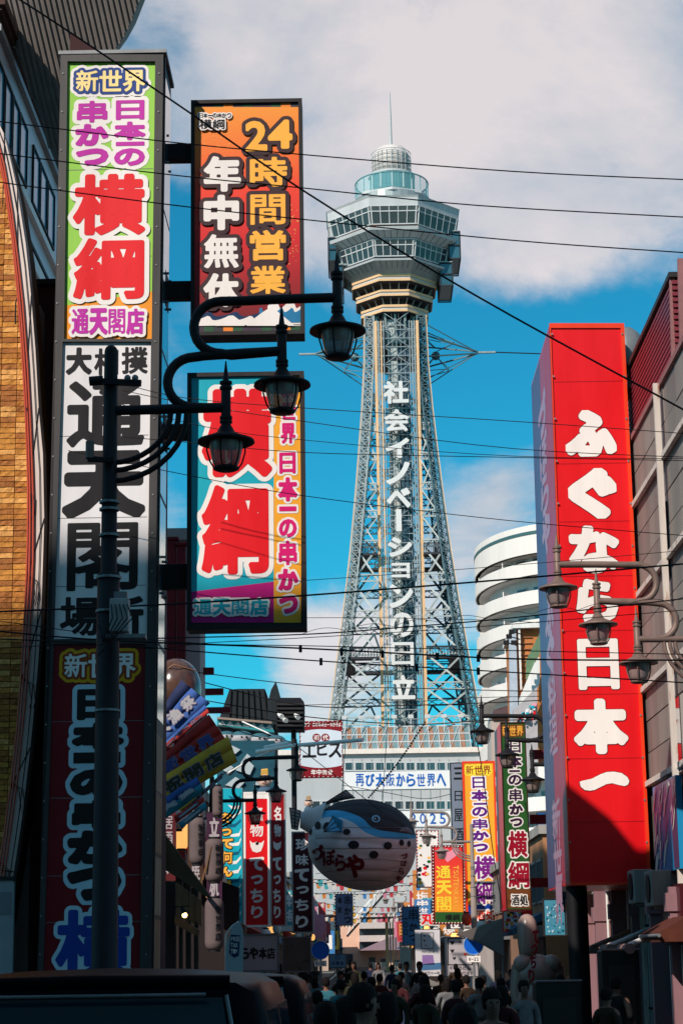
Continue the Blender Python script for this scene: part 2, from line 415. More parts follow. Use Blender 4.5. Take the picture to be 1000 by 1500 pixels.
# ---------------------------------------------------------------- buildings: a builder for the street's shop houses
WALLS = {}
def shop(x0, x1, y0, y1, z, wall, label, side, front=True, nw=None, awn=None, floors=None, trim=None, name='shop_building', wincol=None):
    """side = +1: its street face looks towards +x; -1: towards -x."""
    root = thing(name, label, 'building', ((x0 + x1) / 2, y0, 0))
    mb = MB(); mb.box((x0, y0, 0), (x1, y1, z)); mb.build('wall', wall, root)
    tr = trim or CONC
    mb = MB(); mb.box((x0 - .12, y0 - .12, z), (x1 + .12, y1 + .12, z + .28)); mb.build('parapet', tr, root)
    fl = floors or max(1, int((z - 3.2) / 2.9)); fx = x1 if side > 0 else x0; L = y1 - y0; n = nw or max(1, int(L / 2.2))
    sx = .06 * side
    fr = MB(); pn = MB()
    fmesh = pmesh = None
    for k in range(fl):
        zz = 3.6 + k * 2.9
        if zz + 1.3 > z: break
        for i in range(n):
            yc = y0 + (i + .5) * L / n; hw = min(.75, L / n * .36)
            mb = MB(); f = .07
            for (a, b, c, d) in ((yc - hw, yc + hw, zz - f, zz), (yc - hw, yc + hw, zz + 1.2, zz + 1.2 + f), (yc - hw - f, yc - hw, zz - f, zz + 1.2 + f), (yc + hw, yc + hw + f, zz - f, zz + 1.2 + f), (yc - .03, yc + .03, zz, zz + 1.2)):
                mb.box((fx - .02 * side, a, c), (fx + sx, b, d))
            w_ = mb.build('window', GREYM, root)
            mb = MB(); mb.box((fx - .02 * side, yc - hw, zz), (fx + .02 * side, yc + hw, zz + 1.2)); mb.build('pane', GLASSD, w_)
        if front:
            nx = max(1, int((x1 - x0) / 2.4))
            for i in range(min(nx, 3)):
                xc = (x1 - 1.1 - i * 2.2) if side > 0 else (x0 + 1.1 + i * 2.2)
                if not (x0 + .7 < xc < x1 - .5): continue
                mb = MB(); f = .07; hw = .6
                for (a, b, c, d) in ((xc - hw, xc + hw, zz - f, zz), (xc - hw, xc + hw, zz + 1.2, zz + 1.2 + f), (xc - hw - f, xc - hw, zz - f, zz + 1.2 + f), (xc + hw, xc + hw + f, zz - f, zz + 1.2 + f), (xc - .03, xc + .03, zz, zz + 1.2)):
                    mb.box((a, y0 - .06, c), (b, y0 + .02, d))
                w_ = mb.build('window', GREYM, root)
                mb = MB(); mb.box((xc - hw, y0 - .02, zz), (xc + hw, y0 + .02, zz + 1.2)); mb.build('pane', GLASSD, w_)
    # ground-floor opening with shutter box, door and awning
    mb = MB(); mb.box((fx - .02 * side, y0 + .4, .1), (fx + .03 * side, y1 - .4, 2.5)); mb.build('shopfront', mat('shopfront_dark', (.03, .02, .018), rough=.3, var=.4, scale=2), root)
    mb = MB(); mb.box((fx, y0 + .3, 2.5), (fx + .22 * side, y1 - .3, 2.85)); mb.build('shutter_box', GREYM, root)
    if awn:
        mb = MB(); e = 1.0 * side
        mb.prism([(fx + .03 * side, y0 + .3, 3.25), (fx + e, y0 + .3, 2.75), (fx + e, y0 + .3, 2.55), (fx + .03 * side, y0 + .3, 3.0)], (0, L - .6, 0)); mb.build('awning', awn, root)
    return root

# ---- tall building behind the viewer, whose shade covers the foot of the street
root = thing('office_building', 'tall grey office block standing behind the viewer across the junction', 'building', (-20, -14, 0))
mb = MB(); mb.box((-64, -30, 0), (14, -14, 42.0)); mb.build('wall', CONC, root)
mb = MB(); mb.box((-64.2, -30.2, 42.0), (14.2, -13.8, 42.5)); mb.build('parapet', CONC, root)

# ---- brick building on the left with the arched trim and its neon tubes
YB = 25.9
plB = Plane((0, YB, 0))
Rt = [(0, 184), (12, 209), (23, 255), (31, 291), (43, 368), (51, 445), (57, 520), (62, 608), (68, 672), (70, 768), (68, 832), (66, 900), (61, 980), (50, 1100), (38, 1200), (26, 1280), (12, 1370), (0, 1420)]
Lt = [(0, 225), (12, 285), (24, 368), (32, 454), (37, 521), (42, 608), (45, 690), (46, 736), (45, 800), (43, 858), (41, 900), (35, 1008), (29, 1080), (20, 1160), (12, 1220), (4, 1276), (-8, 1340), (-22, 1400)]
brick_root = thing('brick_building', 'orange brick building with a white arched trim at the left edge', 'building', plB.P(-6, 0))
R_uv = [plB.uv(*p) for p in Rt]; L_uv = [plB.uv(*p) for p in Lt]
top = [(-5.4, 14.2), (-6.4, 15.0), (-8, 15.4), (-10.5, 15.4)]
mb = MB(); mb.prism([plB.P(u, v) for u, v in R_uv[::-1]][2:] + [plB.P(u, v) for u, v in top] + [plB.P(-10.5, 0), plB.P(-4.9, 0)], (0, .5, 0))
mb.build('wall', mat('mortar_brown', (.16, .08, .03), rough=.9, var=.3, bump=.4), brick_root)
mb = MB()
for i in range(len(R_uv) - 1):
    a, b, c, d = R_uv[i], R_uv[i + 1], L_uv[i + 1], L_uv[i]
    mb.prism([plB.P(*a), plB.P(*b), plB.P(*c), plB.P(*d)], (0, -.28, 0))
mb.build('arch_trim', mat('arch_cream', (.72, .62, .58), rough=.5, var=.2, scale=2, streak=.25), brick_root)
for k, (f, m_) in enumerate(((.06, 0), (.22, 0), (.42, 0))):
    pts = [plB.P(l[0] + (r[0] - l[0]) * f, l[1] + (r[1] - l[1]) * f, .31) for l, r in zip(L_uv, R_uv)]
    mb = MB(); mb.tube(pts, .013, 6); mb.build('neon_tube', mat('neon_red_glass', (.55, .09, .05), rough=.2, var=0), brick_root)
mb = MB(); pts = [plB.P(l[0] + (r[0] - l[0]) * .8, l[1] + (r[1] - l[1]) * .8, .30) for l, r in zip(L_uv, R_uv)]; mb.tube(pts, .006, 5)
mb.build('cable', BLK, brick_root)
for i in range(1, len(Rt) - 1, 2):       # tube clamps and transformer loops
    l, r = L_uv[i], R_uv[i]; mb = MB()
    for f in (.5, .7): mb.tube([plB.P(l[0] + (r[0] - l[0]) * .1, l[1] + .1, .3), plB.P(l[0] + (r[0] - l[0]) * f, l[1], .32), plB.P(l[0] + (r[0] - l[0]) * (f + .1), l[1] - .22, .3), plB.P(l[0] + (r[0] - l[0]) * f, l[1] - .3, .3)], .006, 5)
    mb.build('tube_clamp', BLK, brick_root)
    mb = MB(); mb.bar(plB.P(l[0], l[1], .285), plB.P(r[0], r[1] + .02, .285), .012, .012); mb.build('trim_joint', BLK, brick_root)
def left_edge(v):
    for a, b in zip(L_uv, L_uv[1:]):
        if min(a[1], b[1]) <= v <= max(a[1], b[1]): return a[0] + (b[0] - a[0]) * (a[1] - v) / (a[1] - b[1])
    return None
bm = [mat('brick_%d' % i, c, rough=.8, var=.35, scale=14, bump=.8, bscale=40) for i, c in enumerate(((.60, .26, .055), (.46, .18, .04), (.72, .36, .11), (.38, .14, .04)))]
rb = random.Random(3); bw, bh = .205, .066; cache = {}; stuff = MB(); cnt = 0
v = 1.9
while v < 14.0:
    e = left_edge(v)
    if e is not None:
        for c in range(14):
            u1 = -3.93 - c * (bw + .008) ; u0 = u1 - bw
            if u0 > e - .02: continue
            cut = min(u1, e - .005); off = rb.uniform(0, .022); px_l = 531 + u0 / YB * F
            if cnt < 300 and u1 > -4.9 and cut > -4.75 and (px_l > -45):
                key = (round(cut - u0, 2), rb.randrange(6))
                mi = rb.randrange(4)
                if (key, mi) not in cache:
                    q = random.Random(str(key)); b = MB(); L = cut - u0; g = [[q.uniform(.012, .034) for _ in range(4)] for _ in range(2)]
                    xs = [0, L * .33, L * .66, L]; vs = [(x, -g[z][i], z * bh) for z in range(2) for i, x in enumerate(xs)] + [(x, .0, z * bh) for z in range(2) for x in xs]
                    fs = [(i, i + 1, i + 5, i + 4) for i in range(3)] + [(8 + i + 1, 8 + i, i, i + 1)[::-1] for i in range(3)] + [(4 + i, 4 + i + 1, 12 + i + 1, 12 + i) for i in range(3)] + [(0, 4, 12, 8), (7, 3, 11, 15)]
                    b.add(vs, fs); o = b.build('brick', bm[mi], brick_root, origin=parent_world(brick_root)); cache[(key, mi)] = o
                    for vv in o.data.vertices: pass
                    # mesh was stored relative to the root: shift to local origin
                    O = parent_world(brick_root)
                    for vv in o.data.vertices: vv.co += O
                else:
                    o = cache[(key, mi)].copy(); COL.objects.link(o)
                o.location = Vector((u0, YB - .002, v)) - parent_world(brick_root); o.rotation_euler = (0, rb.uniform(-.006, .006), 0); cnt += 1
            else:
                stuff.box((u0, YB - .012 - off, v), (cut, YB, v + bh), rb.randrange(4))
    v += bh + .009
tag(stuff.build('brickwork', bm, brick_root), kind='stuff')
mb = MB(); mb.box((-10.5, YB + .5, 0), (-4.35, YB + .9, 11)); mb.build('inner_wall', CONC, brick_root)

# ---- glazed building behind it with the ribbed roof overhang
XG = -7.3
gl_root = thing('glazed_building', 'building with rows of blue windows under a ribbed grey roof overhang', 'building', (XG, 40, 0))
zr = atx(0, 5, XG).z
y_g0 = atx(0, 5, XG).y - .4
mb = MB(); mb.box((-10.4, y_g0, 0), (XG, 47.7, zr)); mb.build('wall', mat('pale_cladding', (.50, .50, .53), rough=.4, var=.15, scale=1, streak=.15), gl_root)
bluegl = mat('sky_reflect_glass', (.012, .26, .42), rough=.15, var=.1, scale=.6, spec=.15)  # base blue stands in for the sky reflected in the panes
def xquad(mb, p, out, mi=0):   # quad on the facade plane from pixel corners, pushed out
    mb.prism([atx(a, b, XG) for a, b in p], (out, 0, 0), mi)
for (a, b) in (((-30, 48), (-30, 163)), ((4, 133), (4, 215))): pass
zt1 = atx(43, 200, XG).z; zb1 = atx(35, 272, XG).z
ya = 25.9
panes = [(atx(x0, 0, XG).y, atx(x1, 0, XG).y) for x0, x1 in ((-40, -24), (-22, -8), (-6, 8), (9, 20), (21, 31), (32, 43), (52, 62), (63, 73), (74, 84))]
for (a, b) in panes:
    if a < y_g0: a = y_g0 + .02
    if b < a + .1: continue
    fr = MB(); z0, z1 = zb1, zt1; f = .06
    for q in ((a, b, z0, z0 + f), (a, b, z1 - f, z1), (a, a + f, z0 + f, z1 - f), (b - f, b, z0 + f, z1 - f)): fr.box((XG, q[0], q[2]), (XG + .05, q[1], q[3]))
    wo = fr.build('window', BLK, gl_root)
    g = MB(); g.box((XG, a + f, z0 + f), (XG + .02, b - f, z1 - f)); g.build('pane', bluegl, wo)
for (z, dz, m_) in ((zt1 + .5, .15, GREYM), (zt1 + 1.1, .07, BLK), (zb1 - .45, .18, WHITEP), (zb1 - 1.2, .08, BLK), (zb1 - 1.6, .3, WHITEP), (zb1 - 2.4, .07, BLK), (zr - .35, .25, mat('brown_gutter', (.07, .03, .025), rough=.6))):
    mb = MB(); mb.box((XG, y_g0, z), (XG + .12, 47.7, z + dz)); mb.build('ledge', m_, gl_root)
mb = MB(); mb.box((XG, y_g0, zb1 - 5.6), (XG + .03, 47.7, zb1 - 2.5)); mb.build('glass_band', mat('pale_blue_glass', (.12, .25, .34), rough=.12, var=.3, scale=.8, spec=.8), gl_root)
nov = Vector((-.28, -.80, -.53)).normalized(); uov = Vector((0, 0, 1)).cross(nov).normalized(); vov = nov.cross(uov)
pov = Plane(at(87, 252, 41), uov if uov.x > 0 else -uov, vov if vov.z > 0 else -vov); pov.n = nov
ovp = [pov.hit(*p) for p in ((-40, -120), (222, -60), (205, 0), (190, 38), (178, 60), (165, 78), (150, 120), (125, 200), (92, 268), (-2, 0), (-40, -108))]
mb = MB(); mb.prism(ovp, -nov * .35); mb.build('roof_overhang', mat('ribbed_grey', (.30, .26, .24), rough=.6, var=.25, scale=1.2, streak=.1), gl_root)
rib = MB()
import itertools
ring_ = [pov.uv(*p) for p in ((-40, -120), (222, -60), (205, 0), (190, 38), (178, 60), (165, 78), (150, 120), (125, 200), (92, 268), (-2, 0), (-40, -108))]
def span(u):
    vs = []
    for (a, b), (c, d) in zip(ring_, ring_[1:] + ring_[:1]):
        if (a - u) * (c - u) < 0: vs.append(b + (d - b) * (u - a) / (c - a))
    return (min(vs), max(vs)) if len(vs) > 1 else None
u = min(p[0] for p in ring_) + .05
while u < max(p[0] for p in ring_):
    sp_ = span(u)
    if sp_ and sp_[1] - sp_[0] > .1: rib.prism([pov.P(u - .03, sp_[0] + .02), pov.P(u + .03, sp_[0] + .02), pov.P(u + .03, sp_[1] - .02), pov.P(u - .03, sp_[1] - .02)], nov * .05)
    u += .13
tag(rib.build('ribbing', mat('ribbed_dark', (.21, .18, .165), rough=.6, var=.2), gl_root), kind='stuff')
for f in (.3, .6): 
    a, b = pov.uv(20 + 100 * f, 20 + 60 * f), pov.uv(150 + 20 * f, -30)
mb = MB(); mb.box((XG - .02, 37.9, zr - .26), (XG + .2, 47.7, zr - .04)); mb.build('gutter', mat('brown_gutter', (.07, .03, .025)), gl_root)
lt = MB()
for i in range(40):
    y = 40.2 + i * .24; lt.box((XG + .22, y, zr - .2), (XG + .28, y + .07, zr - .08))
tag(lt.build('string_lights', mat('bulb_glass', (.7, .55, .4), rough=.2, var=0), gl_root), kind='stuff')
# dark wall filling the gap, plus an unseen slab added to shadow the red sign
a = at(52, 428, 27.5); b = at(86, 428, 27.5)
r = thing('wall_and_shade_slab', 'dark maroon wall in the gap beside the tall sign, plus an added shadow slab', 'building', (a.x, 27.5, 0))
mb = MB(); mb.box((-4.75, 27.2, 0), (-3.4, 29, a.z)); mb.prism([(-3.95, 26.12, 0), (-2.62, 26.12, 0), (-2.62, 26.12, 13.9), (-3.95, 26.12, 15.0)], (0, .9, 0)); mb.build('wall', mat('maroon_wall', (.045, .014, .016), rough=.7, var=.2), r)
mb = MB(); mb.box((-4.8, 27.15, a.z), (-3.35, 29.05, a.z + .08)); mb.build('coping', BLK, r)
# white utility cabinet at the left foot
p0 = at(-12, 1290, 25.2); p1 = at(19, 1412, 25.2)
r = thing('notice_board', 'pale grey notice board at the foot of the brick wall', 'sign', (p0.x, 25.2, 0))
mb = MB(); mb.box((p0.x, 25.2, 0), (p1.x, 25.3, p0.z)); mb.build('board', mat('notice_grey', (.32, .33, .35), rough=.5, var=.15), r)
mb = MB(); mb.box((p0.x + .02, 25.195, p0.z - .42), (p1.x - .03, 25.199, p0.z - .14)); mb.build('notice', ink('grey', 120, 124, 130), r)
mb = MB(); mb.box((p0.x - .02, 25.18, p0.z), (p1.x + .02, 25.32, p0.z + .05)); mb.build('cap', DARK, r)

# ---------------------------------------------------------------- right-hand building with grey panels and the rusty white grid
XR = 5.45
rr = thing('panel_building', 'grey panelled building with a rusty white grid and maroon screen on the right', 'building', (XR, 33, 0))
zb = atx(922, 655, XR).z; zt = atx(983, 403, XR).z; yN = atx(983, 403, XR).y; yF = atx(916, 545, XR).y
print('right bldg', zb, zt, yN, yF)
mb = MB(); mb.box((XR, 30.9, 0), (XR + 9, yF, zb)); mb.build('wall', mat('right_wall_core', (.13, .12, .11), rough=.8), rr)
rg = random.Random(5); pm = [mat('grey_panel_%d' % i, c, rough=.55, var=.22, scale=1.4, streak=.3) for i, c in enumerate(((.225, .205, .185), (.20, .182, .168), (.245, .222, .20)))]
levels = [zb - .05]
for (x, y) in ((928, 750), (942, 870), (942, 1016), (952, 1150)): levels.append(atx(x, y, XR).z)
rows = []
zz = sorted(levels, reverse=True)
print('levels', zz)
ypost = [atx(x, y, XR).y for x, y in ((921, 700), (975, 620))]
step_y = ypost[0] - ypost[1]; posts = [ypost[0] - step_y * k for k in range(-0, 5) if ypost[0] - step_y * k > 30.9]
for i in range(len(zz) - 1):
    z1, z0 = zz[i], zz[i + 1]
    for j in range(len(posts)):
        ya, yb = (posts[j + 1] if j + 1 < len(posts) else 30.95), posts[j]
        nsub = 3 if (z1 - z0) > 1.3 else 2
        for k in range(nsub):
            a, b = z0 + (z1 - z0) * k / nsub, z0 + (z1 - z0) * (k + 1) / nsub
            for (c, d) in ((ya, (ya + yb) / 2), ((ya + yb) / 2, yb)):
                o = MB(); t = rg.uniform(.018, .03); o.box((XR - t, c + .012, a + .012), (XR, d - .012, b - .012)); o.build('panel', rg.choice(pm), rr)
rust = mat('rusty_white_steel', (.62, .55, .50), rough=.7, var=.2, scale=6, streak=.2, dirt=((.30, .13, .07), 9, .55))
for yy in posts + [posts[0] + .02]:
    o = MB(); o.box((XR - .20, yy - .05, .5), (XR - .10, yy + .05, zb - .02)); o.build('grid_post', rust, rr)
for z in zz[1:]:
    o = MB(); o.box((XR - .13, 30.9, z - .05), (XR - .06, yF, z + .05)); o.build('grid_rail', rust, rr)
for (x0, y0, x1, y1, lo) in ((971, 760, 982, 800, 0), (987, 1040, 1010, 1100, 0)):
    a = atx(x0, y0 + 15, XR); b = atx(x1, y1, XR)
    o = MB(); o.box((XR - .05, b.y, a.z - 1.0), (XR - .032, a.y, a.z + .35)); w_ = o.build('window', BLK, rr)
    o = MB(); o.box((XR - .06, b.y + .05, a.z - .95), (XR - .05, a.y - .05, a.z + .3)); o.build('pane', GLASSD, w_)
# maroon louvre screen on the roof edge: every fin a piece
sc_b = MB(); sc_b.box((XR + .1, yN, zb), (XR + .2, yF, zt)); sc_b.build('screen_backing', mat('screen_back', (.05, .008, .012), rough=.7), rr)
fm = mat('maroon_fin', (.20, .018, .03), rough=.45, var=.2, streak=.2)
nf = 13; fin0 = None
for i in range(nf):
    z = zb + .1 + (zt - zb - .15) * i / nf
    o = MB(); o.box((XR, yN, z), (XR + .1, yF, z + (zt - zb) / nf * .55)); o.build('louvre', fm, rr)
o = MB(); o.box((XR - .05, yN, zt - .03), (XR + .25, yF, zt + .06)); o.build('screen_cap', DARK, rr)
o = MB(); o.box((XR - .08, 30.9, zb - .04), (XR + .02, yF, zb + .06)); o.build('roof_rail', mat('pink_steel', (.28, .13, .13), rough=.6, var=.2), rr)
for y in (yN, yN - .9):
    o = MB(); o.bar((XR - .02, y + .1, zb), (XR + .02, y + .1, zt), .09); o.build('screen_post', mat('pink_steel', (.28, .13, .13)), rr)
o = MB(); o.box((XR + .35, yN - .1, zb), (XR + 9, yF - 2, zt - .1)); o.build('penthouse', pm[2], rr)
for k in range(4):
    o = MB(); o.box((XR + .36 + k * 1.2, yN - .13, zb + .05), (XR + .36 + k * 1.2 + 1.17, yN - .1, zt - .35)); o.build('panel', pm[k % 3], rr)
o = MB(); o.box((XR + .2, yN - .2, zt - .1), (XR + 9.1, yF - 1.9, zt + .12)); o.build('roof_cap', DARK, rr)
# duct hood behind the red sign
# lower storey of the same building: pink pilasters, mustard wall, awning poles
zm = zz[-1]
mus = mat('mustard_wall', (.30, .17, .035), rough=.7, var=.25, scale=2, streak=.2)
o = MB(); o.box((XR - .03, 30.95, 0), (XR, 60, 3.1)); 
o = MB(); o.box((XR, yF, 0), (XR + 7, 50, 6.2)); o.build('rear_wing', mus, rr)
pk = mat('pink_pilaster', (.28, .15, .17), rough=.6, var=.2, streak=.2)
for yy in (31.5, 33.8, 36.1, 38.6, 41.6, 44.6, 47.6):
    o = MB(); o.box((XR - .34, yy - .12, 0), (XR - .02, yy + .12, 4.0 if yy > yF - 2 else 3.1)); o.box((XR - .4, yy - .16, 2.7), (XR - .02, yy + .16, 3.0)); o.build('pilaster', pk, rr)
o = MB(); o.box((XR - .02, 30.95, .1), (XR + .03, 50, 2.3)); o.build('shopfront', mat('shopfront_dark', (.03, .02, .018)), rr)
# ---------------------------------------------------------------- the steel tower
YT = 234.0
tm = at(589, 1050, YT); XT = tm.x
def mpp(px, py, Y): return (at(px + 1, py, Y) - at(px, py, Y)).x
S0 = mpp(580, 700, YT)
print('tower x', XT, at(572, 215, YT).x, 'm/px', S0)
XT = (at(589, 1050, YT).x + at(573, 215, YT).x) / 2
tw = thing('observation_tower', 'tall steel lattice tower with an octagonal observation deck and white vertical lettering', 'tower', (XT, YT, 0))
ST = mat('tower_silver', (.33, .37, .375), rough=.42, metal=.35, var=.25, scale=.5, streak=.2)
STB = mat('tower_bluegrey_shade', (.08, .145, .17), rough=.5, metal=.3, var=.25, scale=.5)
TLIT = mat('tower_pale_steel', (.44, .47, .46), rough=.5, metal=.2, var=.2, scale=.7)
ORG = mat('tower_tan_rail', (.74, .47, .26), rough=.5, var=.12, scale=.5)
TG = mat('tower_glass', (.035, .10, .13), rough=.1, var=.4, scale=.25, spec=.8, coat=.4)
TW = mat('tower_white', (.52, .53, .54), rough=.5, var=.15, scale=.4, streak=.1)
DKT = mat('tower_dark', (.035, .04, .05), rough=.6, var=.2)
def Zt(py, d): return at(575, py, YT - d).z       # height seen at pixel row py at distance d in front of the axis
# legs: half width profile (silhouette) in px by row
prof = [(510, 43.5), (560, 46), (620, 50.5), (700, 58), (780, 66), (870, 77), (960, 90), (1050, 103.5)]
def legpt(i):
    y, hw = prof[i]; w_ = hw * mpp(580, y, YT); return (w_, Zt(y, 0))
LP = [legpt(i) for i in range(len(prof))]
w1, z1 = LP[-1]; w0, z0 = LP[-2]; LP.append((w1 + (w1 - w0) * (z1 - 0) / (z0 - z1), 0.0))
def legw(z):
    for (wa, za), (wb, zb_) in zip(LP, LP[1:]):
        if zb_ <= z <= za: return wa + (wb - wa) * (za - z) / (za - zb_)
    return LP[0][0] if z > LP[0][1] else LP[-1][0]
ztop = LP[0][1]
LEGD = 1.05
for sx in (-1, 1):
    for sy in (-1, 1):
        ch = MB(); lat = MB(); zs = list(np.linspace(ztop + 3, 1, 79))
        def corner(z, a, b):
            w_ = legw(z) - LEGD / 2; return Vector((XT + sx * w_ + a * LEGD / 2, YT + sy * w_ + b * LEGD / 2, z))
        for a in (-1, 1):
            for b in (-1, 1):
                for za, zb_ in zip(zs[::6] + [zs[-1]], zs[6::6] + [zs[-1]]):
                    if za > zb_: ch.bar(corner(za, a, b), corner(zb_, a, b), .17)
        for za, zb_ in zip(zs, zs[1:]):
            for (p, q) in (((-1, -1), (1, -1)), ((1, -1), (1, 1)), ((1, 1), (-1, 1)), ((-1, 1), (-1, -1))):
                lat.bar(corner(za, *p), corner(zb_, *q), .08); lat.bar(corner(za, *q), corner(zb_, *p), .08); lat.bar(corner(za, *p), corner(za, *q), .09)
        m_ = ST if sx < 0 else STB  # right-hand legs darker and bluer: their shade is put into the colour
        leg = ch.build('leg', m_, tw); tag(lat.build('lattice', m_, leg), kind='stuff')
        # tan edge rail on the outer corner
        e = MB()
        for za, zb_ in zip(zs[::6], zs[6::6]): e.bar(corner(za, sx, -1) + Vector((sx * .12, -.06, 0)), corner(zb_, sx, -1) + Vector((sx * .12, -.06, 0)), .09)
        if sy < 0: e.build('edge_rail', ORG, tw)
# bracing between the legs
def face_pts(z):
    w_ = legw(z) - LEGD / 2; return [Vector((XT + a * w_, YT + b * w_, z)) for a, b in ((-1, -1), (1, -1), (1, 1), (-1, 1))]
rowsY = [545, 585, 628, 672, 716, 756, 800, 850, 903, 958, 1010, 1060]
ZR = [Zt(y, legw(Zt(y, 0))) for y in rowsY]
for i in range(len(ZR) - 1):
    A = face_pts(ZR[i]); B = face_pts(ZR[i + 1])
    for k in range(4):
        a1, a2, b1, b2 = A[k], A[(k + 1) % 4], B[k], B[(k + 1) % 4]
        am = (a1 + a2) / 2
        big = i >= 6
        t = .22 if big else .17
        m_ = TLIT if k in (0, 3) else STB  # lit steel on front and left, shaded steel colour on right and back
        if big and i % 2 == 0:
            pr = ((a1 * .5 + am * .5, b1), (a1 * .5 + am * .5, b1 * .62 + b2 * .38), (a2 * .5 + am * .5, b2), (a2 * .5 + am * .5, b2 * .62 + b1 * .38))
        else: pr = ((a1, b1 * .65 + b2 * .35), (b1, a1 * .65 + a2 * .35), (a2, b2 * .65 + b1 * .35), (b2, a2 * .65 + a1 * .35))
        if k == 0:
            pr = []
            for (e, b) in ((a1, b1), (a2, b2)):
                sg = -1 if e is a1 else 1; xi = XT + sg * 2.65
                ei = Vector((xi, e.y, e.z)); bi = Vector((xi, b.y, b.z))
                if abs(e.x - XT) > 3.1 or abs(b.x - XT) > 3.1: pr += [(e, bi), (ei, b)]
        for p, q in pr:
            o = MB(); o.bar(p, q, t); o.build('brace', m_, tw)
        segs = [(b1, b2)] if k else [(b1, Vector((XT - 2.65, b1.y, b1.z))), (Vector((XT + 2.65, b2.y, b2.z)), b2)]
        for (b1, b2) in segs:
         if (b2 - b1).length < .5 or b2.x < b1.x and k == 0: continue
         o = MB(); hgt = .32
         o.bar(b1, b2, .16); o.bar(b1 + Vector((0, 0, .8)), b2 + Vector((0, 0, .8)), .16)
         n = 10 if k else 4
         for j in range(n):
            p = b1 + (b2 - b1) * j / n; q = b1 + (b2 - b1) * (j + 1) / n; u = Vector((0, 0, .8))
            o.bar(p, q + u, .08); o.bar(p + u, q, .08)
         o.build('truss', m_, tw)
# dark platforms
for (y0_, y1_) in ((796, 812), (948, 964)):
    z = Zt(y1_, legw(Zt(y1_, 0))); w_ = legw(z) - .4; zt_ = z + 1.3
    for (a, b, c, d) in ((-w_, -w_, -2.7, -w_ + 1.6), (2.7, -w_, w_, -w_ + 1.6), (-w_, w_ - 1.6, w_, w_), (-w_, -w_ + 1.6, -w_ + 1.6, w_ - 1.6), (w_ - 1.6, -w_ + 1.6, w_, w_ - 1.6)):
        o = MB(); o.box((XT + a, YT + b, z), (XT + c, YT + d, z + .25)); o.build('platform', DKT, tw)
        o = MB(); 
        for k in range(14):
            t = k / 13; x = XT + a + (c - a) * t
            o.box((x, YT + b - .02, z + .25), (x + .06, YT + b + .04, zt_))
        o.box((XT + a, YT + b - .04, zt_), (XT + c, YT + b + .06, zt_ + .1)); o.build('railing', DKT, tw)
# central shaft: standing in front of the axis, same width all the way
DS = 4.2                                     # its front face stands this far in front of the axis
hw = 31.0 * mpp(580, 700, YT - DS)
xs = XT + .1
zs0, zs1 = 0, Zt(470, DS)
sh = MB(); 
core = MB(); core.box((xs - hw * .42, YT - DS + 1.2, 0), (xs + hw * .05, YT + 1, Zt(468, 3))); core.build('lift_shaft', TLIT, tw)
core = MB(); core.box((xs + hw * .05, YT - DS + 1.4, 0), (xs + hw * .6, YT + 1, Zt(468, 3))); core.build('stair_shaft', mat('shaft_blue', (.04, .085, .13), rough=.4, var=.3, scale=.5), tw)
for s_ in (-1, 1):
    for k, (f, ww, m_) in enumerate(((1.0, .34, ORG), (.86, .16, ST), (.74, .16, ORG if s_ < 0 else ST), (.62, .12, ST))):
        x = xs + s_ * hw * f; o = MB(); o.box((x - ww / 2, YT - DS, 0), (x + ww / 2, YT - DS + .3, zs1)); o.build('shaft_post', m_, tw)
    x = xs + s_ * hw * 1.0; o = MB(); o.box((x - .15, YT - DS + 4, 0), (x + .15, YT - DS + 4.3, zs1)); o.build('shaft_post', ST, tw)
fine = MB(); z = 12; k = 0
while z < zs1 - 1:
    for s_ in (-1, 1):
        fine.bar((xs + s_ * hw, YT - DS + .1, z), (xs + s_ * hw * .62, YT - DS + .1, z), .08)
        fine.bar((xs + s_ * hw, YT - DS + .1, z), (xs + s_ * hw * .62, YT - DS + .1, z + 1.1), .05)
    fine.bar((xs - hw * .62, YT - DS + .25, z), (xs + hw * .62, YT - DS + .25, z), .09)
    if k % 2 == 0:
        fine.bar((xs - hw * .62, YT - DS + .3, z), (xs + hw * .62, YT - DS + .3, z + 2.2), .07); fine.bar((xs + hw * .62, YT - DS + .3, z), (xs - hw * .62, YT - DS + .3, z + 2.2), .07)
    for d in (1.6, 3.2):
        fine.bar((xs + hw, YT - DS + d, z), (xs + hw, YT - DS + d + 1.4, z + 1.1), .06); fine.bar((xs - hw, YT - DS + d, z), (xs - hw, YT - DS + d + 1.4, z + 1.1), .06)
    z += 1.1; k += 1
for x in (-.4, -.2, 0, .2, .4): fine.box((xs + hw * x - .03, YT - DS + .4, 10), (xs + hw * x + .03, YT - DS + .46, zs1))
tag(fine.build('shaft_lattice', ST, tw), kind='stuff')
# letters, each a solid plate
plT = Plane((0, YT - DS - .9, 0))
LET = [('社', 558, 591), ('会', 599, 632), ('イ', 642, 670), ('ノ', 677, 709), ('ベ', 715, 743), ('|', 746, 778), ('シ', 787, 815), ('ョ', 824, 847), ('ン', 856, 890), ('の', 897, 933), ('日', 940, 976), ('立', 989, 1024)]
lw = mat('letter_white', (.66, .65, .64), rough=.45, var=.1, scale=.4)
for ch, a, b in LET:
    xc = 579.5 + (a - 575) * 11 / 430 + .5; hwx = {'|': 4.5, 'ョ': 14, '社': 18.5, '会': 18.5}.get(ch, 17)
    if ch == '|':
        o = MB(); u = plT.box(xc - 4.5, a, xc + 3.5, b); o.box((u[0], YT - DS - .9, u[1]), (u[2], YT - DS - .55, u[3])); o.build('letter', lw, tw); continue
    lettering(plT, tw, [(ch, (xc - hwx, a, xc + hwx, b))], [(lw, 0)], cellpx=.7, target=.5, tmax=.05, name='letter', thick=.35, base=-90)
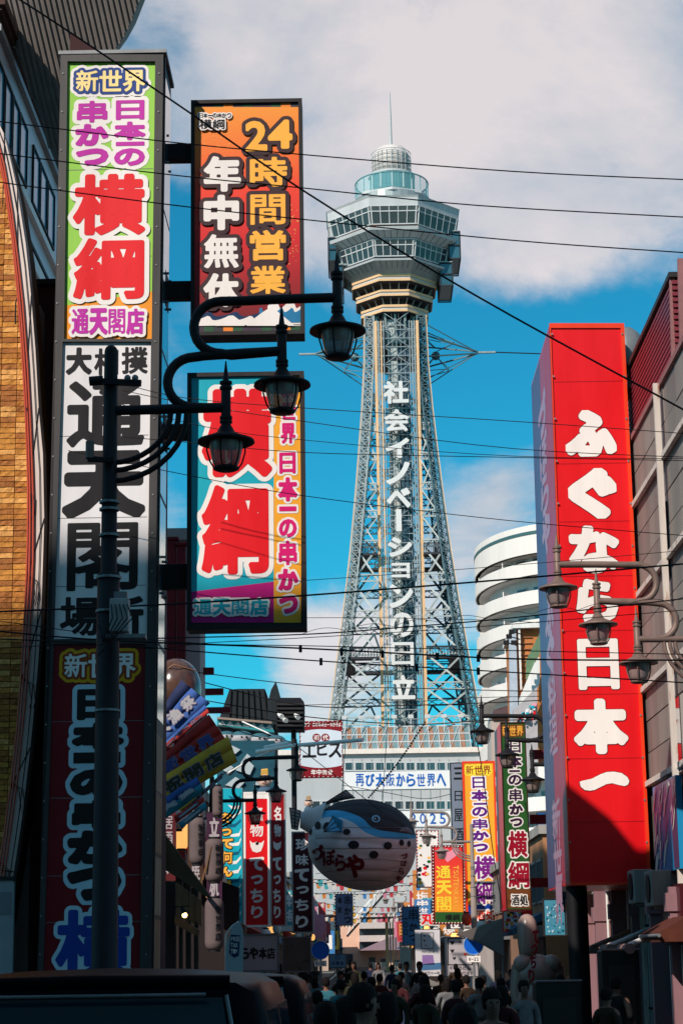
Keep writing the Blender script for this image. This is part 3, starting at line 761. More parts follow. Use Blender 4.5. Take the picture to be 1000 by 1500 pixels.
for a in range(0, 12):                       # brackets behind the letters
    ya_, yb_ = LET[a][1], LET[a][2]; z = plT.uv(580, (ya_ + yb_) / 2)[1]
    o = MB(); o.bar((xs - hw * .5, YT - DS - .5, z), (xs + hw * .5, YT - DS - .5, z), .1)
    for x in (-.5, .5): o.bar((xs + hw * x, YT - DS - .55, z - .8), (xs + hw * x, YT - DS - .55, z + .8), .08)
    for x in (-.5, .5): o.bar((xs + hw * x, YT - DS - .5, z), (xs + hw * x, YT - DS + .3, z), .1)
    o.build('letter_bracket', ST, tw)

# ---- deck
FR = 36 / 98.0
def ring(W, z):
    f = W * FR
    return [Vector((XT + x, YT + y, z)) for x, y in ((-f, -W), (f, -W), (W, -f), (W, f), (f, W), (-f, W), (-W, f), (-W, -f))]
def W_(px, py, d=7): return px * mpp(575, py, YT - d)
def loft(name, m_, rings, closed=True, facets=False):
    R = [ring(W, z) for W, z in rings]
    o = MB(); vs = [p for r_ in R for p in r_]; fs = []
    for i in range(len(R) - 1):
        for k in range(8): fs.append((i * 8 + k, i * 8 + (k + 1) % 8, (i + 1) * 8 + (k + 1) % 8, (i + 1) * 8 + k))
    if closed: fs += [tuple(range(8))[::-1], tuple(range((len(R) - 1) * 8, len(R) * 8))]
    o.add(vs, fs); return o.build(name, m_, tw)
def RZ(py, px): W = W_(px, py); return (W, Zt(py, W))
r_top = RZ(289, 97.5); r_wt = RZ(301, 96.5); r_wb = RZ(328, 91); r_rim = RZ(331, 97.5); r_rb = RZ(336, 96); r_b1 = RZ(348, 83); r_b1b = RZ(350, 82); r_w2b = RZ(375, 77); r_rim2 = RZ(378, 83); r_rim2b = RZ(381, 82); r_b2 = RZ(393, 70); r_dk = RZ(402, 62)
loft('upper_fascia', TW, [r_wt, r_top])
loft('roof_slab', TW, [(r_top[0], r_top[1]), (r_top[0] + .15, r_top[1] + .25), (r_top[0] * .75, r_top[1] + .9)])
loft('ledge', TW, [r_rb, r_rim]); 
loft('soffit', TW, [r_b1, r_rb]); loft('lower_ledge', TW, [r_rim2b, r_rim2]); loft('lower_soffit', ST, [r_dk, r_b2, r_rim2b])
warm = mat('room_warm', (.22, .10, .06), rough=.7, var=.6, scale=.6)
loft('interior', warm, [(r_wb[0] - 1.6, r_wb[1]), (r_wt[0] - 1.6, r_wt[1])])
loft('interior', mat('room_blue', (.03, .06, .12), rough=.5, var=.5, scale=.6), [(r_w2b[0] - 1.4, r_w2b[1]), (r_b1b[0] - 1.4, r_b1b[1])])
glz = mat('deck_glass', (.06, .09, .11), rough=.05, var=.2, scale=.3, spec=.9, alpha=.55)
def windows(ra, rb_, npan, ztr=.3):
    A = ring(*ra); B = ring(*rb_)      # A lower, B upper
    for k in range(8):
        a1, a2, b1, b2 = A[k], A[(k + 1) % 8], B[k], B[(k + 1) % 8]
        n = npan[k % 2]; ff = MB(); 
        nrm = (a2 - a1).cross(b1 - a1).normalized()
        for i in range(n + 1):
            t = .03 + i / n * .94; p, q = a1 + (a2 - a1) * t, b1 + (b2 - b1) * t; ff.bar(p, q, .17 if i in (0, n) else .10, .14)
        for f in (0, 1 - ztr, 1): ff.bar(a1 + (b1 - a1) * f, a2 + (b2 - a2) * f, .12, .12)
        fr_ = ff.build('window_frame', TW, tw)
        for i in range(n):
            t0, t1 = .03 + i / n * .94, .03 + (i + 1) / n * .94
            g = MB(); g.add([a1 + (a2 - a1) * t0, a1 + (a2 - a1) * t1, b1 + (b2 - b1) * t1, b1 + (b2 - b1) * t0], [(0, 1, 2, 3)]); g.build('pane', glz, fr_)
windows(r_wb, r_wt, (5, 6)); windows(r_w2b, r_b1b, (5, 6), .35)
# panelled band joints
for k in range(8):
    A = ring(r_b1[0], r_b1[1]); B = ring(*r_rb); C2 = ring(*r_b2); D = ring(*r_rim2b)
    o = MB()
    for (P, Q) in ((A, B), (C2, D)):
        for i in range(1, 7):
            t = i / 7; p = P[k] + (P[(k + 1) % 8] - P[k]) * t; q = Q[k] + (Q[(k + 1) % 8] - Q[k]) * t; o.bar(p, q, .05)
    o.build('panel_joint', DKT, tw)
# orange rims and dark recess
def lo(a, b, px): return [RZ(b, px), RZ(a, px)]
loft('recess', DKT, [RZ(455, 35), RZ(402, 48)])
for (a, b, px) in ((401, 411, 63), (424, 433, 57.5), (446, 456, 50.5)):
    (wb, zb_), (wa, za) = lo(a, b, px)
    h3 = (za - zb_) / 3
    loft('deck_rim', ORG, [(wb, zb_), (wb, zb_ + h3)]); loft('rim_stripe', TW, [(wb - .12, zb_ + h3), (wb - .12, zb_ + 2 * h3)]); loft('deck_rim', ORG, [(wb, zb_ + 2 * h3), (wb, za)])
    loft('rim_under_shade', DKT, [(wb - .15, zb_ - .12), (wb - .1, zb_ - .01)])  # dark plate added to paint the shade under the rim
    # struts in the gap
    o = MB()
    for k in range(8):
        P = ring(wb - .5, zb_); Q = ring(wb - 1.6, zb_ - 1.5)
        for t in (0, .33, .66): o.bar(P[k] + (P[(k + 1) % 8] - P[k]) * t, Q[k] + (Q[(k + 1) % 8] - Q[k]) * t, .1)
    o.build('rim_strut', ST, tw)
loft('neck', DKT, [RZ(505, 27), RZ(455, 33)])
z_n0, z_n1 = RZ(515, 30)[1], RZ(452, 40)[1]
for k in range(8):
    P = ring(W_(31, 510), z_n0); Q = ring(W_(43, 455), z_n1)
    for t in (0, .5):
        o = MB(); o.bar(P[k] + (P[(k + 1) % 8] - P[k]) * t, Q[k] + (Q[(k + 1) % 8] - Q[k]) * t, .28); o.bar(P[k], Q[(k + 1) % 8], .12); o.build('neck_column', ST, tw)
for f in (.25, .6, .9):
    z = z_n0 + (z_n1 - z_n0) * f; W = W_(31 + 12 * f, 500); P = ring(W, z); o = MB()
    for k in range(8): o.bar(P[k], P[(k + 1) % 8], .16)
    o.build('neck_ring', ST, tw)
# side galleries: glazed boxes hanging at the flanks
for (sx, x0, x1, y0_, y1_) in ((1, 655 - 573, 672 - 573, 346, 385), (1, 641 - 573, 660 - 573, 391, 424), (-1, 99 - 2, 84, 352, 385), (-1, 88, 76, 392, 424)):
    a = W_(x0 if sx > 0 else 84, y0_); 
    if sx < 0: a = W_(x1, y0_); b = W_(x0, y0_)
    else: b = W_(x1, y0_)
    a, b = min(a, b), max(a, b); zA = Zt(y1_, 2); zB = Zt(y0_, 2)
    o = MB(); L = 3.2
    for x in (a, b):
        for y in (-L, -L / 2, 0, L / 2, L): o.bar((XT + sx * x, YT + y, zA), (XT + sx * x, YT + y, zB), .14)
    for z in (zA, (zA + zB) / 2, zB):
        for y in (-L, L): o.bar((XT + sx * a, YT + y, z), (XT + sx * b, YT + y, z), .14)
        for x in (a, b): o.bar((XT + sx * x, YT - L, z), (XT + sx * x, YT + L, z), .14)
    g = o.build('gallery', DKT, tw)
    o = MB(); xa, xb = sorted((XT + sx * (a + .1), XT + sx * (b - .1))); o.box((xa, YT - L + .1, zA + .1), (xb, YT + L - .1, zB - .1)); o.build('gallery_glass', TG, g)
    o = MB(); o.box((min(XT + sx * a * .8, XT + sx * b), YT - L, zB), (max(XT + sx * a * .8, XT + sx * b), YT + L, zB + .2)); o.build('gallery_roof', ST, g)
# crown: stepped terrace, glass drum, lattice dome cap, mast
def cyl(name, m_, y0_, y1_, px, n=32, top=None):
    W = W_(px, y0_, 4); z0_, z1_ = Zt(y1_, W), Zt(y0_, W); o = MB(); o.lathe([(0, z0_), (W, z0_), (W if top is None else W_(top, y0_, 4), z1_), (0, z1_)], (XT, YT, 0), n, smooth=False); return o.build(name, m_, tw), W, z0_, z1_
cyl('terrace', ST, 276, 292, 38 * 1.5); cyl('terrace', TW, 273, 276.5, 60, 8)
cyl('drum', TG, 248, 272, 33, 12); cyl('drum_cap', TW, 246, 249, 35)
o = MB()
for k in range(12):
    t = PI * 2 * k / 12; W = W_(33.6, 260, 4); o.bar((XT + W * math.cos(t), YT + W * math.sin(t), Zt(272, W)), (XT + W * math.cos(t), YT + W * math.sin(t), Zt(248, W)), .15)
o.build('drum_mullion', TW, tw)
W = W_(54, 265, 4); z0_, z1_ = Zt(281, W), Zt(251, W)
o = MB(); o.lathe([(W, z0_), (W, z1_)], (XT, YT, 0), 36); o.build('glass_balustrade', mat('balustrade_glass', (.25, .6, .62), rough=.05, var=0, alpha=.35), tw)
o = MB()
for k in range(18):
    t = PI * 2 * k / 18; o.bar((XT + W * math.cos(t), YT + W * math.sin(t), z0_), (XT + W * math.cos(t), YT + W * math.sin(t), z1_), .1)
for z in (z0_, z1_): o.tube([(XT + W * math.cos(PI * 2 * k / 36), YT + W * math.sin(PI * 2 * k / 36), z) for k in range(37)], .09, 5)
o.build('balustrade_rail', mat('rail_green', (.10, .30, .32), rough=.4, var=.1), tw)
o = MB(); o.lathe([(0, z0_ - .6), (W, z0_ - .6), (W + .1, z0_ - .05), (0, z0_ - .05)], (XT, YT, 0), 36, smooth=False); o.build('balcony_floor', ST, tw)
W = W_(29, 225, 3); z0_, z1_ = Zt(247, W), Zt(219, W)
o = MB(); o.lathe([(0, z0_), (W * .93, z0_), (W * .93, z1_), (W * .72, z1_ + 1.0), (0, z1_ + 1.3)], (XT, YT, 0), 32); o.build('dome', mat('dome_white', (.66, .60, .57), rough=.5, var=.25, scale=.9), tw)
o = MB()
for k in range(24):
    t = PI * 2 * k / 24; o.bar((XT + W * math.cos(t), YT + W * math.sin(t), z0_), (XT + W * math.cos(t), YT + W * math.sin(t), z1_ + .3), .07)
for z in np.linspace(z0_, z1_ + .3, 6): o.tube([(XT + W * math.cos(PI * 2 * k / 32), YT + W * math.sin(PI * 2 * k / 32), z) for k in range(33)], .05, 4)
tag(o.build('dome_cage', TW, tw), kind='stuff')
o = MB(); o.tube([(XT, YT, z1_), (XT, YT, Zt(175, 0)), (XT, YT, Zt(135, 0))], [.22, .16, .07], 8); o.build('mast', TW, tw)
# horizontal antenna spider at the foot of the neck
zc = at(650, 512, YT).z; tipR = at(725, 516, YT); tipL = at(438, 519, YT)
for s_, tip in ((1, tipR), (-1, tipL)):
    base = XT + s_ * LP[0][0] * .8
    hub = XT + s_ * (W_(66, 512)); kn = Vector((XT + s_ * W_(61, 520), YT, at(600, 522, YT).z))
    inner = Vector((tip.x - s_ * W_(26, 515), YT, tip.z))
    for dy in (-.9, .9):
        for (p, q, t) in (((base, YT + dy * 3, zc + 1.3), inner + Vector((0, 0, .1)), .16), ((base, YT + dy * 3, zc - 1.7), inner + Vector((0, 0, -.1)), .16),
                       ((base, YT + dy * 2, at(600, 476, YT).z), inner, .10), ((base, YT + dy * 2, at(600, 567, YT).z), inner, .10),
                       ((base, YT + dy * 2, at(600, 488, YT).z), inner * .45 + Vector((base, YT + dy, zc)) * .55 + Vector((0, 0, 1.2)), .08),
                       ((base, YT + dy * 2, at(600, 550, YT).z), inner * .5 + Vector((base, YT + dy, zc)) * .5 + Vector((0, 0, -2.4)), .08),
                       ((base, YT + dy, at(600, 548, YT).z), kn, .09), ((base, YT + dy, at(600, 490, YT).z), kn + Vector((0, 0, 1)), .09),
                       (kn, inner * .5 + Vector((base, YT + dy, zc)) * .5 + Vector((0, 0, -2.4)), .08),
                       (kn + Vector((0, 0, .5)), inner * .6 + Vector((base, YT + dy, zc)) * .4 + Vector((0, 0, 1.1)), .07)):
            o = MB(); o.bar(p, q, t); o.build('antenna_arm', STB, tw)
    o = MB(); o.bar(inner, tip, .34, .2); o.build('arm_tip', ST, tw)
    o = MB(); o.sphere(kn, .55, 10, 8); o.build('arm_knuckle', STB, tw)
# ring platform at the spider
loft('ring_platform', STB, [(W_(42, 512), zc - .2), (W_(42, 512), zc + .3)])
loft('ring_platform', DKT, [(W_(38, 512), zc - 2.2), (W_(38, 512), zc - 1.7)])

# ---------------------------------------------------------------- podium building under the tower
YP = 217.0
pp = Plane((0, YP, 0))
def PX(x, y): return pp.uv(x, y)
ux0 = PX(455, 1150)[0]; ux1 = PX(700, 1150)[0]
ztp = PX(580, 1104)[1]; zbt = PX(580, 1338)[1]
pod = thing('podium_building', 'white building under the tower with two rows of windows and a blue slogan', 'building', (XT, YP, 0))
pw = mat('podium_white', (.44, .45, .46), rough=.6, var=.15, scale=.4, streak=.12)
o = MB(); o.box((ux0 - 6, YP, zbt), (ux1 + 3, YP + 7.5, ztp)); o.build('wall', pw, pod)
for x in (ux0 - 5, ux1 + 1):
    o = MB(); o.box((x, YP + 1, 0), (x + 1.6, YP + 6, zbt)); o.build('pier', pw, pod)
o = MB(); o.box((ux0 - 6.3, YP - .5, ztp), (ux1 + 3.3, YP + 8, ztp + .55)); o.build('cornice', mat('cornice_cream', (.74, .66, .60), rough=.6, var=.12), pod)
def strip(ya_, yb_, xa, xb, n, gap=.12, m_=GLASSD):
    for i in range(n):
        a = xa + (xb - xa) * i / n; b = xa + (xb - xa) * (i + 1) / n; g = (b - a) * gap
        u = pp.box(a + g, ya_, b - g, yb_)
        o = MB(); f = .12
        for q in ((u[0], u[2], u[1] - f, u[1]), (u[0], u[2], u[3], u[3] + f), (u[0] - f, u[0], u[1] - f, u[3] + f), (u[2], u[2] + f, u[1] - f, u[3] + f)): o.box((q[0], YP - .1, q[2]), (q[1], YP, q[3]))
        wn = o.build('window', TW, pod)
        o = MB(); o.box((u[0], YP - .03, u[1]), (u[2], YP - .001, u[3])); o.build('pane', m_, wn)
strip(1117.5, 1128, 504, 668, 11); strip(1174, 1185, 455, 668, 14); strip(1117.5, 1128, 445, 500, 3); 
o = MB()
for i in range(13):
    a = 502 + i * 14.2; u = pp.box(a, 1112, a + .8, 1232); o.box((u[0], YP - .05, u[1]), (u[2], YP, u[3]))
o.build('facade_joint', ST, pod)
pln = Plane((0, YP - .12, 0))
for (x0, y0_, x1, y1_) in ((505, 1130, 662, 1156), (560, 1188, 662, 1211)):
    u = pln.box(x0, y0_, x1, y1_); o = MB(); o.box((u[0], YP - .12, u[1]), (u[2], YP - .05, u[3])); o.build('banner_board', mat('board_white', (.72, .72, .72), rough=.5, var=.05), pod)
bl = ink('slogan_blue', 20, 90, 175)
lettering(pln, pod, [(c, (520 + i * 14.9, 1133, 533.5 + i * 14.9, 1152)) for i, c in enumerate('再び大阪から世界へ')], [(bl, 0)], cellpx=.6, target=.42, tmax=.035, step=.02)
lettering(pln, pod, [(c, (x, 1191, x + 9.5, 1207)) for c, x in zip('2025', (600, 614, 629, 643))] + [(c, (x, 1191, x + 9, 1207)) for c, x in zip('EXPO', (546, 558, 570, 582))], [(bl, 0)], cellpx=.6, target=.4, tmax=.05, step=.02)
# glazed lattice roof of the podium
zr0, zr1 = ztp + .55, at(580, 1063, YP + 4).z
rf = thing('lattice_roof', 'rusty green lattice roof in front of the tower legs', 'roof', (XT, YP + 2, zr0))
xa, xb = PX(492, 1080)[0], PX(690, 1080)[0]
rm = [mat('roof_rust', (.32, .17, .11), rough=.6, var=.3, scale=.8), mat('roof_teal', (.16, .26, .28), rough=.5, var=.3, scale=.8)]
n = 26
for i in range(n):
    a = xa + (xb - xa) * i / n; b = xa + (xb - xa) * (i + 1) / n
    o = MB(); o.prism([(a + .02, YP + 1, zr0), (b - .02, YP + 1, zr0), (b - .02, YP + 5, zr1), (a + .02, YP + 5, zr1)], (0, .3, 0)); o.build('roof_panel', rm[i % 2], rf)
o = MB()
for f in (0, .33, .66, 1):
    y = YP + 1 + 4 * f; z = zr0 + (zr1 - zr0) * f; o.bar((xa, y - .1, z), (xb, y - .1, z), .14)
for i in range(0, n + 1, 2):
    a = xa + (xb - xa) * i / n; o.bar((a, YP + .9, zr0), (a, YP + 4.9, zr1), .08)
    if i < n - 2: o.bar((a, YP + .85, zr0), (a + (xb - xa) / n * 2, YP + 4.85, zr1), .06)
o.build('roof_frame', TW, rf)
o = MB()
for i in range(8):
    x = xa + (xb - xa) * (i + .5) / 8; o.bar((x, YP + 4, zr1 - 1), (x, YP + 4, zr1 + 1.0), .1); o.box((x - .3, YP + 3.9, zr1 + .8), (x + .3, YP + 4.2, zr1 + 1.2))
o.build('floodlight', TW, rf)

# ---------------------------------------------------------------- apartment block with curved balconies
YA = 200.0
ap = thing('apartment_block', 'white rounded apartment block with stacked curved balconies right of the tower', 'building', (20, 214, 0))
cxA, cyA = at(785, 1000, YA).x + 4.4, YA + 15
aw = mat('apartment_white', (.74, .69, .65), rough=.7, var=.10, scale=.25, streak=.12)
exL = at(697, 900, cyA).x; aA = cxA - exL; bA = 15.0
def el_pts(k, z, a0=PI * .93, a1=PI * 1.75, n=30):
    return [Vector((cxA + aA * k * math.cos(a0 + (a1 - a0) * i / n), cyA + bA * k * math.sin(a0 + (a1 - a0) * i / n), z)) for i in range(n + 1)]
def el_full(k, z, n=56): return [Vector((cxA + aA * k * math.cos(2 * PI * i / n), cyA + bA * k * math.sin(2 * PI * i / n), z)) for i in range(n)]
ztopA = at(785, 767, YA + 1).z
pit = (at(775, 800, YA).z - at(775, 842.3, YA).z)
nfl = int(ztopA / pit)
o = MB(); b0 = el_full(.84, 0); o.prism(b0, (0, 0, ztopA - .5)); o.build('wall', mat('apartment_grey', (.62, .62, .62), rough=.7, var=.1), ap)
def band(name, k, z0_, z1_, th, m_, a0=PI * .9, a1=PI * 1.8):
    o = MB(); n = 34; outer = el_pts(k, 0, a0, a1, n); inner = el_pts(k - th, 0, a0, a1, n); vs = []
    for p, q in zip(outer, inner): vs += [(p.x, p.y, z0_), (p.x, p.y, z1_), (q.x, q.y, z1_), (q.x, q.y, z0_)]
    fs = []
    for i in range(n):
        for j in range(4): fs.append((i * 4 + j, i * 4 + (j + 1) % 4, (i + 1) * 4 + (j + 1) % 4, (i + 1) * 4 + j))
    fs += [(0, 1, 2, 3), (n * 4 + 3, n * 4 + 2, n * 4 + 1, n * 4)]
    o.add(vs, fs); o.s = [False] * len(o.f); return o.build(name, m_, ap)
band('roof_parapet', 1.0, ztopA - 3.0, ztopA, .05, aw); band('roof_stripe', 1.004, ztopA - 1.0, ztopA - .65, .01, mat('stripe_green', (.05, .12, .13), rough=.5))
o = MB(); o.prism(el_full(.99, ztopA - 3.0), (0, 0, .3)); o.build('roof_slab', aw, ap)
zA = ztopA - 3.0 - .45
for f in range(min(nfl, 18)):
    zf = ztopA - 3.0 - pit * (f + 1) + 1.0
    if zf < 3: break
    band('balcony', 1.0, zf - .25, zf + 1.15, .04, aw)
    o = MB(); o.prism(el_full(.985, zf - .25, 48), (0, 0, .2)); o.build('slab', aw, ap)
    # partition fins and window strips set in the shade behind
    for t in (1.03, 1.22, 1.45, 1.6):
        c_, s_ = math.cos(PI * t), math.sin(PI * t); o = MB()
        o.bar((cxA + aA * .84 * c_, cyA + bA * .84 * s_, zf + 1.0), (cxA + aA * .975 * c_, cyA + bA * .975 * s_, zf + 1.0), .12, 1.5); 
        o.build('partition', aw, ap)
    for t in (1.10, 1.28, 1.36, 1.42, 1.5):
        c_, s_ = math.cos(PI * t), math.sin(PI * t); tx, ty = -aA * s_, bA * c_; L = math.hypot(tx, ty); tx, ty = tx / L * .75, ty / L * .75
        p = Vector((cxA + aA * .845 * c_, cyA + bA * .845 * s_, zf + 1.1)); nx_, ny_ = ty, -tx
        o = MB(); o.ob(p, (tx, ty, 0), (0, 0, .85), (nx_ * .1, ny_ * .1, 0)); wn = o.build('window', TW, ap)
        o = MB(); o.ob(p + Vector((nx_ * .12, ny_ * .12, 0)), (tx * .88, ty * .88, 0), (0, 0, .74), (nx_ * .06, ny_ * .06, 0)); o.build('pane', GLASSD, wn)
# ---------------------------------------------------------------- left: the tall three-part pylon sign
Y1 = 25.0
p1 = Plane((0, Y1, 0)); b0 = p1.uv(137, 1420)
tall = thing('pylon_sign', 'tallest pylon sign at left with green, white and dark red panels of bold lettering', 'sign', p1.P(-3.4, 0))
def uvp(pl, pts): return [pl.uv(*p) for p in pts]
q = uvp(p1, [(90, 82), (240, 82), (222, 1420), (56, 1420)])
k = q[2][1] / (q[1][1] - q[2][1])
q[2] = (q[2][0] + (q[2][0] - q[1][0]) * k, 0); q[3] = (q[3][0] + (q[3][0] - q[0][0]) * k, 0)
mb = MB(); mb.prism([p1.P(*c) for c in q], (0, 1.07, 0)); mb.build('sign_box', DARK, tall, bevel=.01)
def trap_frame(pl, parent, outer, inner, m, out, name='frame'):
    mb = MB(); n = len(outer)
    for i in range(n):
        j = (i + 1) % n
        mb.prism([pl.P(*outer[i], -.01), pl.P(*outer[j], -.01), pl.P(*inner[j], -.01), pl.P(*inner[i], -.01)], pl.n * (out + .01))
    return mb.build(name, m, parent)
G = ink('green', 150, 205, 80); OR = ink('orange', 238, 150, 40)
inner1 = uvp(p1, [(100, 92), (228, 92), (223, 498), (95, 498)]); inner2 = uvp(p1, [(93, 502), (222, 502), (216, 935), (80, 937)]); inner3 = uvp(p1, [(80, 944), (214, 944), (205, 1440), (64, 1440)])
outer1 = uvp(p1, [(90, 82), (240, 82), (234, 500), (82.5, 500)]); outer2 = uvp(p1, [(82.5, 500), (234, 500), (227.7, 940), (76, 940)]); outer3 = uvp(p1, [(76, 940), (227.7, 940), (221.5, 1445), (55, 1445)])
for i, (o_, n_) in enumerate(((outer1, inner1), (outer2, inner2), (outer3, inner3))): trap_frame(p1, tall, o_, n_, mat('sign_frame', (.035, .032, .034), rough=.45, var=.3, scale=4, streak=.3), .05)
flat(p1, tall, [(100, 92), (228, 92), (223, 427), (95, 448)], G, 1, 'green_panel')
flat(p1, tall, [(95, 448), (223, 427), (223, 498), (95, 498)], OR, 1, 'orange_panel')
flat(p1, tall, [(93, 502), (222, 502), (216, 935), (80, 937)], ink('panel_white', 226, 222, 224), 1, 'white_panel')
flat(p1, tall, [(80, 944), (214, 944), (205, 1440), (64, 1440)], ink('dark_red', 120, 8, 22), 1, 'red_panel')
cream = ink('cream', 250, 222, 150)
lettering(p1, tall, rowt('新世界', 111, 103, 214, 135, .02), [(ink_w, 8), (ink_b, 4), (cream, 0)], target=.5, tmax=.06)
lettering(p1, tall, [('日', (170, 147, 212, 176)), ('本', (168, 179, 213, 205)), ('一', (170, 208, 212, 214)), ('の', (168, 218, 212, 243)), ('串', (113, 148, 158, 180)), ('か', (112, 183, 158, 213)), ('つ', (113, 219, 158, 242))], [(ink_w, 6), (ink_m, 0)], target=.62, tmax=.09)
lettering(p1, tall, [('横', (108, 256, 213, 345)), ('綱', (108, 349, 212, 440))], [(ink_w, 7), (ink_r, 0)], target=.74, tmax=.06, base=5)
lettering(p1, tall, rowt('通天閣店', 105, 453, 212, 491, .02), [(ink_w, 4.5), (ink_m, 0)], target=.6, tmax=.05, base=8)
lettering(p1, tall, [('大', (98, 510, 134, 548)), ('相', (138, 510, 174, 550)), ('撲', (178, 508, 217, 548))], [(ink_k, 0)], target=.62, tmax=.06)
lettering(p1, tall, [('通', (98, 557, 212, 655)), ('天', (94, 662, 211, 757)), ('閣', (97, 764, 204, 867))], [(ink_k, 0)], target=.66, tmax=.07)
lettering(p1, tall, [('場', (88, 874, 147, 932)), ('所', (150, 874, 210, 932))], [(ink_k, 0)], target=.6, tmax=.06)
lettering(p1, tall, rowt('新世界', 94, 957, 200, 993, .02), [(ink('gold', 225, 160, 20), 8), (ink('brick', 150, 60, 20), 3.5), (ink_w, 0)], target=.5, tmax=.05)
lettering(p1, tall, [('日', (114, 1010, 176, 1054)), ('本', (108, 1060, 180, 1096)), ('一', (108, 1102, 177, 1118)), ('の', (105, 1128, 178, 1166)), ('串', (106, 1172, 177, 1213)), ('か', (102, 1219, 177, 1263)), ('つ', (102, 1273, 175, 1316))], [(ink('pale_blue', 190, 215, 228), 7), (ink_k, 0)], target=.72, tmax=.1)
lettering(p1, tall, [('横', (82, 1332, 192, 1436))], [(ink('pale_blue', 190, 215, 228), 6), (ink('royal', 8, 60, 150), 0)], target=.7, tmax=.06, base=5)
for yy in (250, 378, 640, 760, 860, 1058, 1170, 1284, 1352):
    a_ = p1.uv(100 - (yy - 92) * .0265, yy); b_ = p1.uv(227 - (yy - 92) * .017, yy); mb = MB(); mb.add([p1.P(a_[0], a_[1], .0055), p1.P(b_[0], a_[1], .0055), p1.P(b_[0], a_[1] + .009, .0055), p1.P(a_[0], a_[1] + .009, .0055)], [(0, 1, 2, 3)]); mb.build('sheet_joint', mat('joint_grey', (.16, .15, .15), rough=.6), tall)
for yy in range(110, 1400, 56):
    for e, k in ((94, .026), (234, .0145)): c_ = p1.uv(e - (yy - 92) * k, yy); mb = MB(); mb.tube([p1.P(c_[0], c_[1], .05), p1.P(c_[0], c_[1], .06)], .012, 8); mb.build('bolt', GREYM, tall)
# its street-side face: dark glass above, a faded printed strip below
XS = max(c[0] for c in q)
plS = Plane((q[1][0], Y1, 0), (0, 1, 0), (0, 0, 1))
xs_top = p1.P(*q[1]); xs_bot = p1.P(*q[2])
def side_quad(f0, f1, y0, y1, m, name, out=.006):
    a = xs_bot + (xs_top - xs_bot) * f0; b = xs_bot + (xs_top - xs_bot) * f1; mb = MB()
    mb.prism([a + Vector((0, y0, 0)), a + Vector((0, y1, 0)), b + Vector((0, y1, 0)), b + Vector((0, y0, 0))], (out, 0, 0)); return mb.build(name, m, tall)
for i in range(9): side_quad(.36 + i * .07, .36 + (i + 1) * .07 - .004, .22, 1.02, mat('side_blue_glass', (.015, .09, .13), rough=.07, var=.15, scale=2, spec=.9, coat=.5), 'glass_panel')
for i in range(6): side_quad(.02 + i * .055, .02 + (i + 1) * .055 - .004, .12, 1.0, [mat('side_print_a', (.30, .16, .10), rough=.6, var=.5, scale=6, streak=.5), mat('side_print_b', (.34, .22, .15), rough=.6, var=.5, scale=6, streak=.5)][i % 2], 'print_panel')
mb = MB(); mb.prism([xs_bot + Vector((.006, .0, 0)), xs_bot + Vector((.006, .06, 0)), xs_top + Vector((.006, .06, 0)), xs_top + Vector((.006, 0, 0))], (.02, 0, 0)); mb.build('corner_strip', DARK, tall)
mb = MB(); mb.box((q[0][0] - .03, Y1 - .06, q[0][1]), (q[1][0] + .04, Y1 + 1.1, q[0][1] + .05)); mb.build('cap', GREYM, tall)

# ---------------------------------------------------------------- the 24-hour projecting sign
Y2 = 25.62
r2, p2, u2, s2 = sign_box('projecting_sign', 'orange and red projecting sign lettered for opening 24 hours, above the teal sign', 'sign', [(280, 147), (444, 147), (444, 491), (280, 491)], Y2, .34, DARK, DARK, 5, proud=.04)
steps = [(149, C(236, 140, 45)), (205, C(238, 118, 40)), (250, C(236, 92, 40)), (290, C(232, 70, 42)), (330, C(224, 45, 42)), (365, C(205, 30, 38)), (400, C(165, 22, 32)), (430, C(120, 14, 24))]
gm = bpy.data.materials.new('sunset_print'); gm.use_nodes = True
def gradient_mat(gm, stops, z0, z1):
    nt = gm.node_tree; N = nt.nodes; K = nt.links; b = N['Principled BSDF']; b.inputs['Roughness'].default_value = .38
    g = N.new('ShaderNodeNewGeometry'); s = N.new('ShaderNodeSeparateXYZ'); K.new(g.outputs['Position'], s.inputs[0])
    mr = N.new('ShaderNodeMapRange'); K.new(s.outputs[2], mr.inputs[0]); mr.inputs[1].default_value = z0; mr.inputs[2].default_value = z1
    cr = N.new('ShaderNodeValToRGB'); K.new(mr.outputs[0], cr.inputs[0]); e = cr.color_ramp.elements
    e[0].position = stops[0][0]; e[0].color = (*stops[0][1], 1); e[1].position = stops[-1][0]; e[1].color = (*stops[-1][1], 1)
    for p, c in stops[1:-1]: q_ = e.new(p); q_.color = (*c, 1)
    K.new(cr.outputs[0], b.inputs['Base Color'])
zA2 = p2.uv(360, 478)[1]; zB2 = p2.uv(360, 150)[1]
gradient_mat(gm, [(0, C(105, 12, 22)), (.18, C(150, 18, 28)), (.38, C(205, 28, 36)), (.6, C(232, 62, 40)), (.8, C(238, 115, 42)), (1, C(240, 150, 50))], zA2, zB2)
flat(p2, r2, [(285, 157), (439, 157), (440, 478), (284, 478)], gm, 1, 'print')
for i in range(11):
    for (ya_, yb_) in ((151, 157), (478, 488)):
        x0 = 285 + i * 14.05; c_ = [ink('patch_purple', 70, 55, 70), ink('patch_green', 45, 85, 60), ink('patch_slate', 60, 58, 66), ink('patch_orange', 235, 130, 50), ink('patch_green', 45, 85, 60), ink('patch_purple', 70, 55, 70)][(i * (1 if ya_ > 300 else 5)) % 6]
        flat(p2, r2, [(x0, ya_), (x0 + 14.05, ya_), (x0 + 14.05, yb_), (x0, yb_)], c_, 1, 'check')
